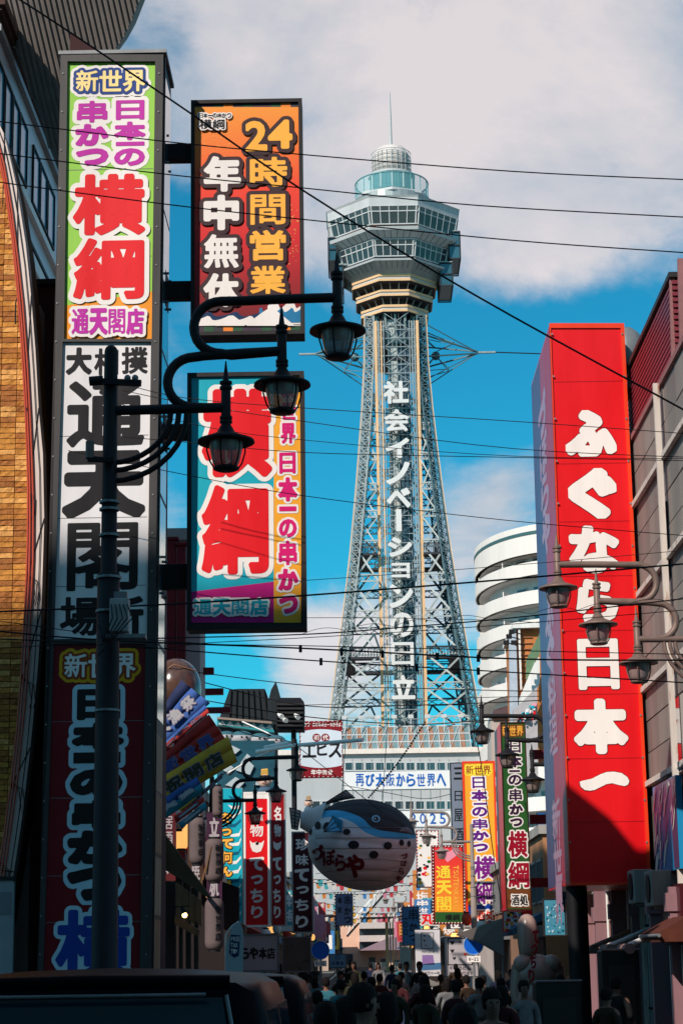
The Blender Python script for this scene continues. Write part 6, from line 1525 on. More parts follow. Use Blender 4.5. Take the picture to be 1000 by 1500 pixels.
# far end of the street beyond the tower: rosy lit building with stacked eaves
YE = 300
fe = thing('far_building', 'rosy sunlit building closing the far end of the street with stacked balconies', 'building', (2, YE, 0))
a = at(478, 1300, YE); b = at(600, 1300, YE)
mb = MB(); mb.box((a.x - 6, YE, 0), (b.x + 9, YE + 12, at(540, 1290, YE).z)); mb.build('wall', mat('rosy_wall', (.75, .46, .34), rough=.8, var=.15, scale=.3), fe)
for y, dk_ in ((1322, 0), (1340, 1), (1357, 0), (1376, 1)):
    u0 = at(526, y, YE); u1 = at(586, y, YE); mb = MB(); mb.box((u0.x, YE - 1.2, u0.z - .35), (u1.x, YE, u0.z + .55)); mb.build('balcony', mat('balcony_cream', (.55, .48, .45), rough=.7), fe)
    mb = MB(); mb.box((u0.x, YE - .04, u0.z - 1.5), (u1.x, YE, u0.z - .4)); mb.build('window_band', GLASSD, fe)
for (x, y) in ((545, 1410), (562, 1412), (512, 1405), (497, 1412), (580, 1414)):
    u0 = at(x, y, YE); mb = MB(); mb.box((u0.x - .5, YE - .06, u0.z - .8), (u0.x + .5, YE, u0.z + .8)); w_ = mb.build('window', GREYM, fe); mb = MB(); mb.box((u0.x - .4, YE - .1, u0.z - .7), (u0.x + .4, YE - .06, u0.z + .7)); mb.build('pane', GLASSD, w_)
mb = MB(); g0 = at(555, 1392, YE); mb.prism([(g0.x - 3, YE - 2, g0.z), (g0.x + 5.5, YE - 2, g0.z), (g0.x + 4, YE - 2, g0.z + 1.2), (g0.x + 2.4, YE - 2, g0.z + 2.2)], (0, 2, 0)); mb.build('gable', mat('mauve_gable', (.28, .2, .24), rough=.8), fe)
rgf = random.Random(44)
# small signs, lanterns and banners lining the far street
colsn = [('red', (.45, .04, .05)), ('yellow', (.6, .38, .06)), ('white', (.6, .57, .55)), ('blue', (.05, .2, .45)), ('orange', (.6, .22, .05)), ('teal', (.05, .32, .36)), ('pink', (.55, .2, .28)), ('black', (.03, .03, .04))]
chars = '酒串天焼寿食楽本店新世味肉魚丸松竹梅大吉'
fsg = []
ORD = ['nearest', 'second', 'third', 'fourth', 'fifth', 'sixth', 'seventh', 'eighth', 'ninth', 'tenth', 'eleventh', 'twelfth', 'thirteenth', 'fourteenth']
for i in range(64):
    Y = rgf.uniform(88, 205); side = -1 if i % 2 else 1; nm, c = colsn[rgf.randrange(8)]; w_ = rgf.uniform(.5, 1.1); h_ = rgf.uniform(.8, 2.4); x = side * (4.45 - rgf.uniform(0, .6)) + (.15 if side > 0 else 0) - (w_ / 2) * side; z = rgf.uniform(2.6, 5.0)
    kanji = chars[rgf.randrange(len(chars))]; kanji2 = chars[rgf.randrange(len(chars))]
    r = thing('shop_sign', '', 'sign', (x, Y, z), 'small shop signs lining the far street')
    fsg.append((Y, side, nm, 'tall' if h_ > 1.6 else 'small', r))
    mb = MB(); mb.box((x - w_ / 2, Y, z), (x + w_ / 2, Y + .2, z + h_)); mb.build('sign_box', mat('farsign_' + nm, c, rough=.4, var=.15), r)
    if Y < 150:
        pl = Plane((x, Y, z)); tcol = ink_w if nm not in ('white', 'yellow') else (ink_k if i % 3 else ink_r)
        hh = min(w_ * .8, h_ * .44); it = [(kanji, (-w_ * .36, h_ * .5 + .03, w_ * .36, h_ * .5 + .03 + hh)), (kanji2, (-w_ * .36, h_ * .5 - .03 - hh, w_ * .36, h_ * .5 - .03))]
        lettering(pl, r, it, [(tcol, 0)], cellpx=.045, uvbox=True, scale=1, target=.45, tmax=.04, base=3)
def ordinals(lst, fmt):
    g = {}
    for t in sorted(lst, key=lambda t: t[0]):
        k = t[1:-1]; g[k] = g.get(k, 0) + 1; t[-1]['label'] = fmt(k, ORD[min(13, g[k] - 1)])
ordinals(fsg, lambda k, o: '%s %s %s sign along the %s side of the far street' % (o, k[2], k[1], 'left' if k[0] < 0 else 'right'))
lnl = []
lanm = [mat('lantern_red', (.5, .05, .03), rough=.6, var=.2), mat('lantern_white', (.6, .56, .52), rough=.7, var=.2), mat('lantern_amber', (.85, .42, .12), rough=.5, var=0, emit=1.2)]
lcache = {}
for i in range(60):
    k = i % 3; side = -1 if (i // 3) % 2 else 1; Y = 66 + (i * 2.2) + rgf.uniform(-.5, .5); x = side * rgf.uniform(3.6, 4.3) + .2; z = rgf.uniform(2.4, 3.4)
    if k not in lcache:
        r = thing('paper_lantern', '', 'lantern', (0, 0, 0)); mb = MB(); mb.lathe([(0, 0), (.1, 0), (.17, .08), (.2, .22), (.17, .36), (.1, .44), (0, .44)], (0, 0, 0), 14); mb.build('paper_body', lanm[k], r)
        mb = MB(); mb.lathe([(0, .44), (.11, .44), (.11, .49), (0, .49)], (0, 0, 0), 12, smooth=False); mb.lathe([(0, -.04), (.09, -.04), (.09, 0), (0, 0)], (0, 0, 0), 12, smooth=False); mb.build('rim', BLK, r); lcache[k] = r
    else: r = copy_tree(lcache[k])
    r['group'] = 'paper lanterns hung along the shopfronts'; lnl.append((Y, side, ('red', 'white', 'glowing amber')[k], r)); r.location = (x, Y, z)
ordinals(lnl, lambda k, o: '%s %s paper lantern along the %s shopfronts' % (o, k[1], 'left' if k[0] < 0 else 'right'))
# beyond the tower: more of the street, a slanting white stair truss and strings of bunting
for (x0, x1, y0, y1, z, c, lab, sd) in ((-14, -4.0, 236, 262, 7.5, (.5, .36, .3), 'rosy shop building on the left beyond the tower', 1), (-14, -3.6, 264, 296, 6.2, (.42, .36, .33), 'beige shop building on the left at the far end', 1), (6.4, 16, 240, 268, 7.0, (.55, .4, .33), 'salmon shop building on the right beyond the tower', -1), (6.0, 16, 270, 296, 6.0, (.45, .3, .22), 'tan shop building on the right at the far end', -1)):
    shop(x0, x1, y0, y1, z, SW('far_wall_%d_%d' % (y0, sd), c), lab, sd, nw=6, awn=mat('awning_1', (.05, .12, .2)))
r = thing('stair_truss', 'slanting white stair truss crossing under the podium building', 'stairway', at(540, 1350, 214)); A_, B_ = at(508, 1372, 214), at(566, 1306, 214)
for d in (0, 1.0):
    mb = MB(); mb.bar(A_ + Vector((0, 0, d)), B_ + Vector((0, 0, d)), .22); mb.build('chord', WHITEP if d else BLK, r)
for i in range(9): t = i / 8; mb = MB(); mb.bar(A_.lerp(B_, t), A_.lerp(B_, min(1, t + .12)) + Vector((0, 0, 1.0)), .1); mb.build('strut', WHITEP, r)
bunt = random.Random(17)
for s_i in range(7):
    Y = 100 + s_i * 17; zA_ = bunt.uniform(5.2, 6.4); a_, b_ = Vector((-4.3, Y, zA_)), Vector((4.7, Y + 3, zA_ + bunt.uniform(-.6, .6)))
    r = thing('bunting', '', 'bunting', a_, 'strings of coloured flags over the far street'); r['label'] = '%s string of coloured flags over the far street' % ORD[s_i]
    mb = MB(); mb.tube([a_.lerp(b_, k / 10) - Vector((0, 0, 1.2 * (k / 10) * (1 - k / 10))) for k in range(11)], .02, 5); mb.build('string', BLK, r)
    for k in range(1, 20):
        t = k / 20; p_ = a_.lerp(b_, t) - Vector((0, 0, 1.2 * t * (1 - t))); w2 = .13; mb = MB(); mb.prism([p_ + Vector((-w2, 0, 0)), p_ + Vector((w2, 0, 0)), p_ + Vector((w2 * .8, .02, -.32)), p_ + Vector((-w2 * .8, .02, -.32))], (0, .02, 0)); mb.build('flag', lanm[1] if k % 3 == 0 else mat('farsign_' + colsn[k % 7][0], (.5, .5, .5)), r)
for i in range(16):
    sd = -1 if i % 2 else 1; Y = 208 + i * 5.4; x = (-3.3 if sd < 0 else 5.9) + bunt.uniform(-.3, .3); nm = colsn[(i * 3) % 8][0]; w_ = bunt.uniform(.8, 1.4); h_ = bunt.uniform(1, 2.6); z = bunt.uniform(1.6, 4.5)
    r = thing('shop_sign', '', 'sign', (x, Y, z), 'signs beyond the tower'); r['label'] = '%s %s sign beyond the tower on the %s side of the street' % (ORD[i // 2], nm, 'left' if sd < 0 else 'right'); mb = MB(); mb.box((x - w_ / 2, Y, z), (x + w_ / 2, Y + .3, z + h_)); mb.build('sign_box', mat('farsign_' + nm, (.5, .5, .5)), r)
    mb = MB(); mb.box((x - w_ * .3, Y - .03, z + h_ * .2), (x + w_ * .3, Y, z + h_ * .8)); mb.build('print', ink_w if nm not in ('white', 'yellow') else ink_k, r)
# dark red steel posts and beams behind the teal sign
for (x, y0, y1, lab) in ((252, 792, 975, 'left one of the two dark red posts behind the teal sign'), (266, 800, 975, 'right one of the two dark red posts behind the teal sign')):
    a, b = at(x, y0, 45.6), at(x, y1, 45.6); r = thing('steel_post', lab, 'post', (a.x, 45.6, 0)); mb = MB(); mb.box((a.x - .1, 45.5, 0), (a.x + .1, 45.7, a.z)); mb.build('post', REDST, r); mb = MB(); mb.box((a.x - .16, 45.44, a.z), (a.x + .16, 45.76, a.z + .06)); mb.build('cap', REDST, r)
for k, (x0, x1, y) in enumerate(((272, 313, 983), (300, 327, 1013), (312, 338, 1040))):
    Y = 47 + k * 4; a, b = at(x0, y, Y), at(x1, y, Y); mb = MB(); mb.box((a.x - .6, Y, a.z - .08), (b.x, Y + .18, a.z + .08)); tag(mb.build('roof_beam', REDST, None, origin=a), 'dark red roof beam sticking out over the left eaves, %s of three' % ('highest', 'middle', 'lowest')[k], 'beam', 'dark red beams along the left eaves')
# gable-roofed house and tank
def px_prism(name, pts, Y, d, m, parent): mb = MB(); mb.prism([at(x, y, Y) for x, y in pts], (0, d, 0)); return mb.build(name, m, parent)
gh = thing('gabled_house', 'dark slate-roofed house rising behind the left shops', 'building', (at(350, 1060, 84).x, 84, 0))
px_prism('wall', [(318, 1060), (400, 1062), (400, 1200), (318, 1200)], 84.5, 5, SW('slate_wall', (.03, .036, .042)), gh)
px_prism('roof', [(318, 1062), (336, 1010), (350, 1009), (388, 1009), (402, 1064)], 84, 6, mat('slate_roof', (.018, .024, .029), rough=.75, var=.3, streak=.2), gh)
for i in range(7): px_prism('roof_seam', [(338 + i * 8, 1010), (339 + i * 8, 1010), (336 + i * 9.5, 1061), (334.5 + i * 9.5, 1061)], 83.9, .1, BLK, gh)
px_prism('gable_peak', [(392, 1030), (397, 1010), (404, 998), (410, 1020), (412, 1060), (392, 1062)], 83, 2, mat('slate_roof', (.045, .06, .07)), gh)
wt = thing('roof_tank', 'black louvred box on a mast above the restaurant eave', 'tank', at(424, 1070, 68))
px_prism('body', [(404, 1026), (410, 1022), (440, 1022), (445, 1028), (445, 1068), (404, 1068)], 68, 1.2, mat('tank_black', (.010, .012, .018), rough=.7, var=.3), wt)
for i in range(6): px_prism('louvre', [(405, 1030 + i * 6.2), (444, 1030 + i * 6.2), (444, 1033 + i * 6.2), (405, 1033 + i * 6.2)], 67.9, .1, DARK, wt)
mb = MB(); c = at(430, 1068, 68.4); mb.tube([(c.x, 68.4, 6.4), (c.x, 68.4, c.z)], .09, 8); mb.build('mast', BLK, wt)
sc2 = thing('speaker_cluster', 'small silver spotlights on a bracket at the roof tank', 'lights', at(413, 1050, 67))
for (x, y) in ((408, 1046), (414, 1052), (432, 1047)): mb = MB(); c = at(x, y, 67); mb.tube([c, c + Vector((.12, -.25, -.12))], [.05, .09], 10); mb.build('spotlight', WHITEP, sc2)
mb = MB(); mb.bar(at(404, 1050, 67.2), at(436, 1050, 67.2), .05); mb.build('bracket', BLK, sc2)
# teal eave with wave pattern, small fish balloons under it
ev = thing('wave_eave', 'teal eave board with white wave crests over the restaurant front', 'eave', at(360, 1062, 66))
px_prism('board', [(318, 1053), (398, 1060), (402, 1073), (318, 1062)], 66, .4, mat('eave_teal', (.03, .27, .30), rough=.5, var=.15), ev)
px_prism('gutter', [(318, 1050), (398, 1057), (398, 1060), (318, 1053)], 65.8, .6, mat('gutter_tan', (.30, .22, .18), rough=.6), ev)
for i in range(7): px_prism('wave_crest', [(320 + i * 11.5, 1061 + i * .9), (326 + i * 11.5, 1055 + i * .9), (331 + i * 11.5, 1062 + i)], 65.98, .03, WHITEP, ev)
wp = thing('wave_wall', 'shade-darkened teal painted wave wall behind the moulded figures', 'wall', at(370, 1120, 64))
px_prism('wall', [(318, 1085), (402, 1085), (402, 1162), (318, 1160)], 64, .5, mat('wave_teal_shaded', (.012, .075, .11), rough=.6, var=.3, scale=2), wp)  # teal darkened so the wall colour carries the shade
for i, pts in enumerate((((325, 1100), (340, 1092), (352, 1098), (345, 1104)), ((345, 1128), (360, 1110), (372, 1122), (366, 1135)), ((330, 1150), (345, 1138), (358, 1146), (350, 1155)), ((352, 1118), (362, 1104), (367, 1108), (358, 1122)), ((372, 1150), (380, 1138), (388, 1150)), ((326, 1128), (334, 1118), (342, 1124), (334, 1132)))): px_prism('wave_crest', list(pts), 63.9, .12, mat('crest_pale', (.42, .48, .5), rough=.6), wp)
for i, (x, y, s_) in enumerate(((332, 1080, 1.0), (354, 1082, 1.25), (380, 1084, 1.1), (404, 1086, 1.0))):
    c = at(x, y, 65); f = thing('small_fish_lantern', 'small puffer fish lantern under the teal eave, %s of the four' % ('first from left', 'second from left', 'third from left', 'rightmost')[i], 'lantern', c, 'small fish lanterns under the eave')
    mb = MB(); mb.sphere(c, .26 * s_, 16, 10, sc_=(1.25, 1, .8)); mb.m = [1 if mb.v[fc_[0]][2] > c.z + .03 else 0 for fc_ in mb.f]; mb.build('body', [mat('fishlet_white', (.42, .40, .42), rough=.7), mat('fishlet_teal', (.04, .12, .15), rough=.6)], f)
    mb = MB(); mb.prism([c + Vector((-.30 * s_, 0, 0)), c + Vector((-.5 * s_, 0, .16)), c + Vector((-.5 * s_, 0, -.14))], (0, .04, 0)); mb.build('tail', mat('fishlet_teal', (.04, .12, .15)), f)
    for dx in (.02, .18): mb = MB(); mb.sphere(c + Vector((dx, -.25 * s_, .02)), .035, 8, 6); mb.build('eye', BLK, f)
# cheerful moulded figure with a gilded hat (plain generic) and a second one at right
def figure(label, px, py, s, Y, hat):
    c = at(px, py, Y); f = thing('shop_figure', label, 'figure', c); skin = mat('figure_skin', (.62, .42, .34), rough=.5, var=.12); k = s * pxs(Y, 6)
    mb = MB(); mb.lathe([(0, -12 * k), (5 * k, -11.5 * k), (9 * k, -8 * k), (10.5 * k, -3 * k), (9.8 * k, 2 * k), (8.5 * k, 6 * k), (5.5 * k, 9 * k), (0, 10 * k)], c, 24, sy=.85); mb.build('head', skin, f)
    for sx in (-1, 1): mb = MB(); mb.sphere(c + Vector((sx * 11 * k, 0, -1 * k)), 2.6 * k, 10, 8, sc_=(.7, .6, 1.3)); mb.build('ear', skin, f)
    mb = MB(); mb.sphere(c + Vector((0, -9.4 * k, -1.5 * k)), 2 * k, 10, 8); mb.build('nose', skin, f)
    for sx in (-1, 1): mb = MB(); mb.tube([c + Vector((sx * 5.8 * k, -7.6 * k, 2 * k)), c + Vector((sx * 3.8 * k, -8.8 * k, 3.2 * k)), c + Vector((sx * 2 * k, -9.2 * k, 2.2 * k))], .35 * k, 6); mb.build('eyebrow', BLK, f)
    mb = MB(); mb.tube([c + Vector((-4.5 * k, -8.7 * k, -4.6 * k)), c + Vector((0, -9.6 * k, -6.2 * k)), c + Vector((4.5 * k, -8.7 * k, -4.6 * k))], .5 * k, 6); mb.build('mouth', mat('lip_red', (.3, .05, .04), rough=.5), f)
    mb = MB(); mb.prism([c + Vector((-6.5 * k, -4 * k, 6 * k)), c + Vector((6 * k, -4 * k, 6 * k)), c + Vector((5.2 * k, -4 * k, 19 * k)), c + Vector((-5.8 * k, -4 * k, 18 * k))], (0, 9 * k, 0)); mb.build('hat', hat, f, bevel=.02)
    mb = MB(); mb.lathe([(8.8 * k, 5.4 * k), (9.6 * k, 5.4 * k), (9.4 * k, 7.6 * k), (8.3 * k, 7.6 * k)], c, 20); mb.build('hat_band', BLK, f)
    mb = MB(); mb.lathe([(0, -26 * k), (13 * k, -26 * k), (12 * k, -16 * k), (8 * k, -11 * k), (0, -10 * k)], c, 20, sy=.7); mb.build('shoulders', mat('figure_robe', (.05, .10, .16), rough=.7), f)
figure('smiling moulded figure in a gold hat above the lit red sign', 388, 1143, .9, 62.5, mat('gold_hat', (.75, .42, .08), rough=.35, metal=.3, var=.15))
figure('small tan moulded figure above the tail of the balloon fish', 452, 1176, .55, 70, mat('tan_hat', (.4, .26, .14), rough=.6))
# long white pole jutting over the street
r = thing('awning_pole', 'long white pole reaching out over the street from the left', 'pole', at(375, 1100, 58))
mb = MB(); mb.tube([at(376, 1101, 58), at(430, 1092, 57), at(531, 1084, 55)], .055, 10); mb.build('pole', WHITEP, r); mb = MB(); mb.tube([at(388, 1095, 58.2), at(425, 1088, 57.6)], .06, 10); mb.build('pole_sleeve', WHITEP, r)
r = thing('stay_rod', 'thin white stay rod slanting below the long pole', 'pole', at(400, 1100, 58)); mb = MB(); mb.tube([at(333, 1133, 58.5), at(366, 1113, 58.3), at(402, 1098, 58)], .025, 8); mb.build('rod', WHITEP, r); mb = MB(); mb.tube([at(333, 1134, 58.5), at(338, 1131, 58.5)], .045, 8); mb.build('end_cap', GREYM, r)
r = thing('stay_rod', 'thin white stay rod running from the eave to the long pole', 'pole', at(400, 1075, 58)); mb = MB(); mb.tube([at(355, 1057, 60), at(435, 1093, 57.5)], .022, 8); mb.build('rod', WHITEP, r); mb = MB(); mb.tube([at(355, 1057, 60), at(359, 1059, 60)], .04, 8); mb.build('end_cap', GREYM, r)
# fan of festival banners
def banner(label, quad, Y0, cols, txt, tcol, tw_=.5, Y1=None):
    P = [at(x, y, Y0 if i in (0, 3) else (Y1 or Y0)) for i, (x, y) in enumerate(quad)]   # TL, TR, BR, BL along the strip
    o = P[3]; u = (P[2] - P[3]).normalized(); nn = u.cross(P[0] - P[3]); v = nn.cross(u).normalized(); pl = Plane(o, u, v)
    if pl.n.y > 0: pl.n = -pl.n
    r = thing('festival_banner', label, 'banner', o, 'fan of festival banners on the left')
    q = [((p - o).dot(u), (p - o).dot(v)) for p in P]; n = 14; L = q[2][0]
    def pt(s, t, d=0):
        a = (q[3][0] + (q[2][0] - q[3][0]) * s, q[3][1] + (q[2][1] - q[3][1]) * s); b = (q[0][0] + (q[1][0] - q[0][0]) * s, q[0][1] + (q[1][1] - q[0][1]) * s)
        return pl.P(a[0] + (b[0] - a[0]) * t, a[1] + (b[1] - a[1]) * t, d + .04 * math.sin(s * 9 + t * 2))
    k = len(cols)
    for i, m in enumerate(cols):
        mb = MB(); vs = []; fs = []
        for a in range(n + 1):
            for b in (i / k, (i + 1) / k): vs.append(pt(a / n, b))
            for b in (i / k, (i + 1) / k): vs.append(pt(a / n, b, -.012))
        for a in range(n): e = a * 4; fs += [(e, e + 4, e + 5, e + 1), (e + 2, e + 3, e + 7, e + 6), (e + 1, e + 5, e + 7, e + 3), (e, e + 2, e + 6, e + 4)]
        mb.add(vs, fs, 0, True); mb.build('cloth_stripe', m, r)
    Hh = min(q[0][1], q[1][1]); its = []; m_ = len(txt); cw = L * .8 / m_; ch = Hh * tw_
    for i, c in enumerate(txt): its.append((c, (L * .1 + i * cw + cw * .08, Hh * .5 - ch / 2, L * .1 + (i + 1) * cw - cw * .08, Hh * .5 + ch / 2)))
    lettering(pl, r, its, [(ink('banner_pale', 120, 110, 135), .012), (tcol, 0)], cellpx=.02, uvbox=True, scale=1, target=.55, tmax=.06, base=13)
bn = {n: mat('banner_' + n, c, rough=.75, var=.25, scale=4) for n, c in (('blue', (.04, .10, .32)), ('red', (.42, .03, .025)), ('yellow', (.60, .32, .04)), ('teal', (.02, .20, .27)), ('brown', (.16, .08, .04)), ('navy', (.02, .03, .09)))}
bt = {n: mat('btext_' + n, c, rough=.7, var=.1) for n, c in (('blue', (.05, .07, .25)), ('dark', (.04, .035, .02)), ('red', (.3, .03, .03)), ('pale', (.4, .38, .4)))}
banner('uppermost blue festival banner of the fan', [(234, 1040), (266, 996), (308, 1030), (234, 1100)], 37, [bn['blue'], bn['blue'], bn['navy']], '大漁祭', bt['pale'], .45)
banner('second banner of the fan, blue over red', [(236, 1092), (300, 1032), (307, 1044), (236, 1104)], 36.6, [bn['red'], bn['blue']], '祝大漁', bt['red'], .5)
banner('broad red festival banner with blue characters', [(234, 1110), (306, 1046), (334, 1088), (236, 1150)], 36, [bn['red'], bn['red'], bn['red']], '新世界', bt['blue'], .5)
banner('broad yellow festival banner with dark characters', [(234, 1140), (334, 1078), (348, 1116), (238, 1180)], 35.6, [bn['yellow'], bn['yellow']], '祝開店', bt['dark'], .55)
banner('lower teal festival banner of the fan', [(234, 1172), (288, 1138), (300, 1158), (234, 1206)], 35.4, [bn['teal'], bn['blue']], '大漁', bt['pale'], .4)
banner('furled yellow and brown banner pointing up to the right', [(262, 1186), (334, 1128), (342, 1122), (268, 1190)], 36.2, [bn['brown'], bn['yellow']], '祝', bt['dark'], .3)
banner('small red banner tip at the bottom of the fan', [(255, 1196), (298, 1166), (300, 1174), (258, 1206)], 35.2, [bn['red']], '祭', bt['pale'], .4)
banner('small teal banner tip at the bottom of the fan', [(262, 1206), (300, 1174), (304, 1184), (266, 1214)], 35.1, [bn['teal']], '祭', bt['pale'], .4)
# brown translucent balloon behind the banners
c = at(258, 1010, 41); r = thing('inflatable_balloon', 'glossy brown inflatable balloon above the festival banners', 'balloon', c)
mb = MB(); mb.sphere(c, .62, 28, 18, sc_=(.85, .85, 1.05)); mb.build('skin', mat('balloon_brown', (.10, .05, .035), rough=.18, var=.6, scale=2.2, coat=.5), r); mb = MB(); mb.tube([c + Vector((-.48, 0, .2)), c + Vector((0, -.54, .45)), c + Vector((.45, -.2, .35))], .012, 6); mb.build('welt', mat('balloon_welt', (.25, .12, .06), rough=.3), r)
mb = MB(); mb.tube([c + Vector((-.1, 0, -.62)), c + Vector((-.1, 0, -1.2))], .05, 8); mb.build('neck', mat('balloon_brown', (.1, .05, .035)), r)
# long white lanterns down the left shopfront
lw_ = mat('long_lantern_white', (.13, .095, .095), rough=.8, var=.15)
for i, (x0, x1, y0, y1, Y, lab) in enumerate(((277, 301, 1198, 1266, 38, 'nearest long white paper lantern under the banners'), (311, 327, 1152, 1196, 41, 'small long white lantern beside the teal board top'), (300, 328, 1229, 1292, 41, 'long white paper lantern behind the slatted frame'), (300, 328, 1316, 1392, 40, 'lowest long white paper lantern above the car roof'))):
    a, b = at((x0 + x1) / 2, y1, Y), at((x0 + x1) / 2, y0, Y); w2 = (x1 - x0) / 2 * pxs(Y, 3); h_ = b.z - a.z
    r = thing('long_lantern', lab, 'lantern', a, 'long white paper lanterns on the left shopfront'); mb = MB(); prof = [(0, 0), (w2 * .6, 0), (w2 * .92, h_ * .07), (w2, h_ * .15)]
    for k in range(1, 12): prof += [(w2 * .985, h_ * (.15 + .7 * (k - .5) / 11)), (w2, h_ * (.15 + .7 * k / 11))]
    prof += [(w2 * .92, h_ * .93), (w2 * .6, h_), (0, h_)]; mb.lathe(prof, a, 24); mb.build('paper_body', lw_, r)
    for z in (-.03, h_): mb = MB(); mb.lathe([(0, 0), (w2 * .62, 0), (w2 * .62, .04), (0, .04)], a + Vector((0, 0, z)), 16, smooth=False); mb.build('rim', BLK, r)
    pl = Plane(a - Vector((0, w2, 0))); n = 4; s_ = h_ * .7 / n
    def wl(p, d, a=a, w2=w2): dx = min(max((p.x - a.x) / w2, -.98), .98); return Vector((p.x, a.y - w2 * math.sqrt(1 - dx * dx) - .008 - d, p.z))
    lettering(pl, r, [(c_, (w2 * .15, h_ * .86 - (k + 1) * s_ + .02, w2 * .85, h_ * .86 - k * s_)) for k, c_ in enumerate('新世界店')], [(ink_k, 0)], cellpx=.012, uvbox=True, scale=1, target=.45, tmax=.05, warp=wl)
# brown awning, wooden front, spotlight on the near left shop
ns = thing('shopfront', 'shaded wooden shopfront under a brown awning at the left', 'shopfront', at(270, 1400, 34))
mb = MB(); A = [at(238, 1222, 33), at(308, 1314, 40), at(300, 1300, 40), at(238, 1268, 33)]
mb.prism([at(236, 1214, 33.5), at(308, 1313, 40), at(298, 1306, 40), at(236, 1266, 33)], (.0, 0, -.05)); mb.build('awning', mat('awning_brown', (.10, .055, .03)), ns)
px_prism('fascia', [(236, 1214), (309, 1314), (306, 1316), (236, 1269)], 33.3, .15, mat('awning_brown', (.10, .055, .03)), ns)
for i in range(4): x = 258 + i * 9.4; px_prism('board', [(x, 1292 + i * 7), (x + 8.8, 1298 + i * 7), (x + 8.8, 1352 + i * 2), (x, 1343 + i * 2)], 34.5, .06, WOOD, ns)
for i, (x0, x1) in enumerate(((240, 257), (262, 267), (272, 279), (284, 290))): px_prism('post', [(x0, 1290), (x1, 1292), (x1, 1424), (x0, 1424)], 34.8, .2, mat('post_dark', (.03, .018, .014), rough=.6), ns)
px_prism('back_wall', [(236, 1260), (350, 1300), (350, 1425), (236, 1425)], 42.5, .2, mat('inner_dark', (.02, .014, .014), rough=.8), ns)
px_prism('lintel', [(256, 1342), (292, 1362), (290, 1372), (256, 1354)], 34.3, .2, WOOD, ns)
for i in range(6): px_prism('slat', [(292 + i * 4, 1300 - i * 11), (294 + i * 4, 1300 - i * 11), (304 + i * 3, 1262 - i * 11), (302 + i * 3, 1262 - i * 11)], 41 - i * .1, .05, WOOD, ns) if i < 3 else None
sp = thing('spotlight', 'lit warm spotlight clamped under the left awning', 'spotlight', at(270, 1340, 34)); c = at(270, 1338, 34)
mb = MB(); mb.tube([c + Vector((-.05, 0, .1)), c], [.03, .06], 10); mb.bar(c + Vector((-.3, 0, .1)), c + Vector((.1, 0, .12)), .02); mb.build('housing', BLK, sp)
mb = MB(); mb.sphere(c + Vector((.01, -.03, -.03)), .045, 12, 8); mb.build('lens', mat('warm_lens', (1, .62, .2), rough=.3, var=0, emit=6), sp)
# feather flag
ff = thing('feather_flag', 'white feather flag with dark printing beside the shop name board', 'flag', at(335, 1420, 30)); Yf = 30
pts = [(330, 1430), (330, 1400), (334, 1375), (340, 1358), (346, 1351), (352, 1352), (356, 1362), (357, 1380), (356, 1405), (356, 1430)]
px_prism('cloth', pts, Yf, .02, mat('flag_white', (.42, .46, .50), rough=.8, var=.12), ff); pf = Plane((0, Yf - .005, 0))
flat(pf, ff, [(338, 1369), (352, 1370), (350, 1400), (343, 1403), (336, 1396)], ink('navy', 20, 50, 90), 1, 'print'); 
lettering(pf, ff, [(c_, (x, y, x + 3.6, y + 7)) for c_, x, y in (('F', 338.5, 1372), ('R', 342, 1372), ('E', 345.5, 1372), ('E', 348.6, 1372), ('T', 338, 1381), ('A', 341.6, 1381), ('X', 345, 1381), ('T', 337.8, 1390), ('I', 341.4, 1390), ('M', 344.4, 1390))], [(ink_w, 0)], cellpx=.5, target=.4, tmax=.04, base=3)
a = at(331, 1430, Yf); mb = MB(); mb.tube([(a.x, Yf + .03, 0), (a.x, Yf + .03, 2.4), tuple(at(340, 1357, Yf + .03)), tuple(at(350, 1350, Yf + .03))], .015, 6); mb.build('pole', WHITEP, ff)
# round traffic signs with number plates
for (x, y, rp, Y, lab, num) in ((693, 1384, 14, 70, 'blue round traffic sign with a white plate on the thin lamp pole', '8-22'), (469, 1392, 13, 52, 'dark blue round traffic sign on the left before the street', '9-22')):
    c = at(x, y, Y); r_ = rp * pxs(Y, 3); r = thing('traffic_sign', lab, 'traffic sign', c)
    mb = MB(); mb.tube([c + Vector((0, 0, 0)), c + Vector((0, .03, 0))], r_, 32); mb.build('disc', ink('signal_blue', 15, 95, 200), r); mb = MB(); mb.tube([c + Vector((r_ * math.cos(t * PI / 18), -.012, r_ * math.sin(t * PI / 18))) for t in range(37)], r_ * .05, 6); mb.build('rim', ink('rim_blue', 120, 165, 215), r)
    pc = c + Vector((0, 0, -r_ * 1.45)); mb = MB(); mb.box(pc + Vector((-r_ * .7, 0, -r_ * .32)), pc + Vector((r_ * .7, .02, r_ * .32))); mb.build('plate', ink_w, r)
    pl = Plane(pc - Vector((0, .002, 0))); w_ = r_ * .27
    lettering(pl, r, [(ch, (-.55 * r_ + i * w_, -.17 * r_ + (.14 * r_ if ch == '-' else 0), -.55 * r_ + (i + .85) * w_, (.17 if ch != '-' else .02) * r_)) for i, ch in enumerate(num)], [(ink_k, 0)], cellpx=.008, uvbox=True, scale=1, target=.4, tmax=.04, base=1)
    mb = MB(); mb.tube([(c.x, Y + .07, 0), (c.x, Y + .07, c.z + r_)], .04, 10); mb.build('pole', GREYM, r)
r, p, u, s = simple_sign('pale blue rounded shop sign on a thin post right of the dark disc', [(482, 1397), (507, 1397), (507, 1418), (482, 1418)], 58, .15, ink('pale_cyan', 110, 165, 195))
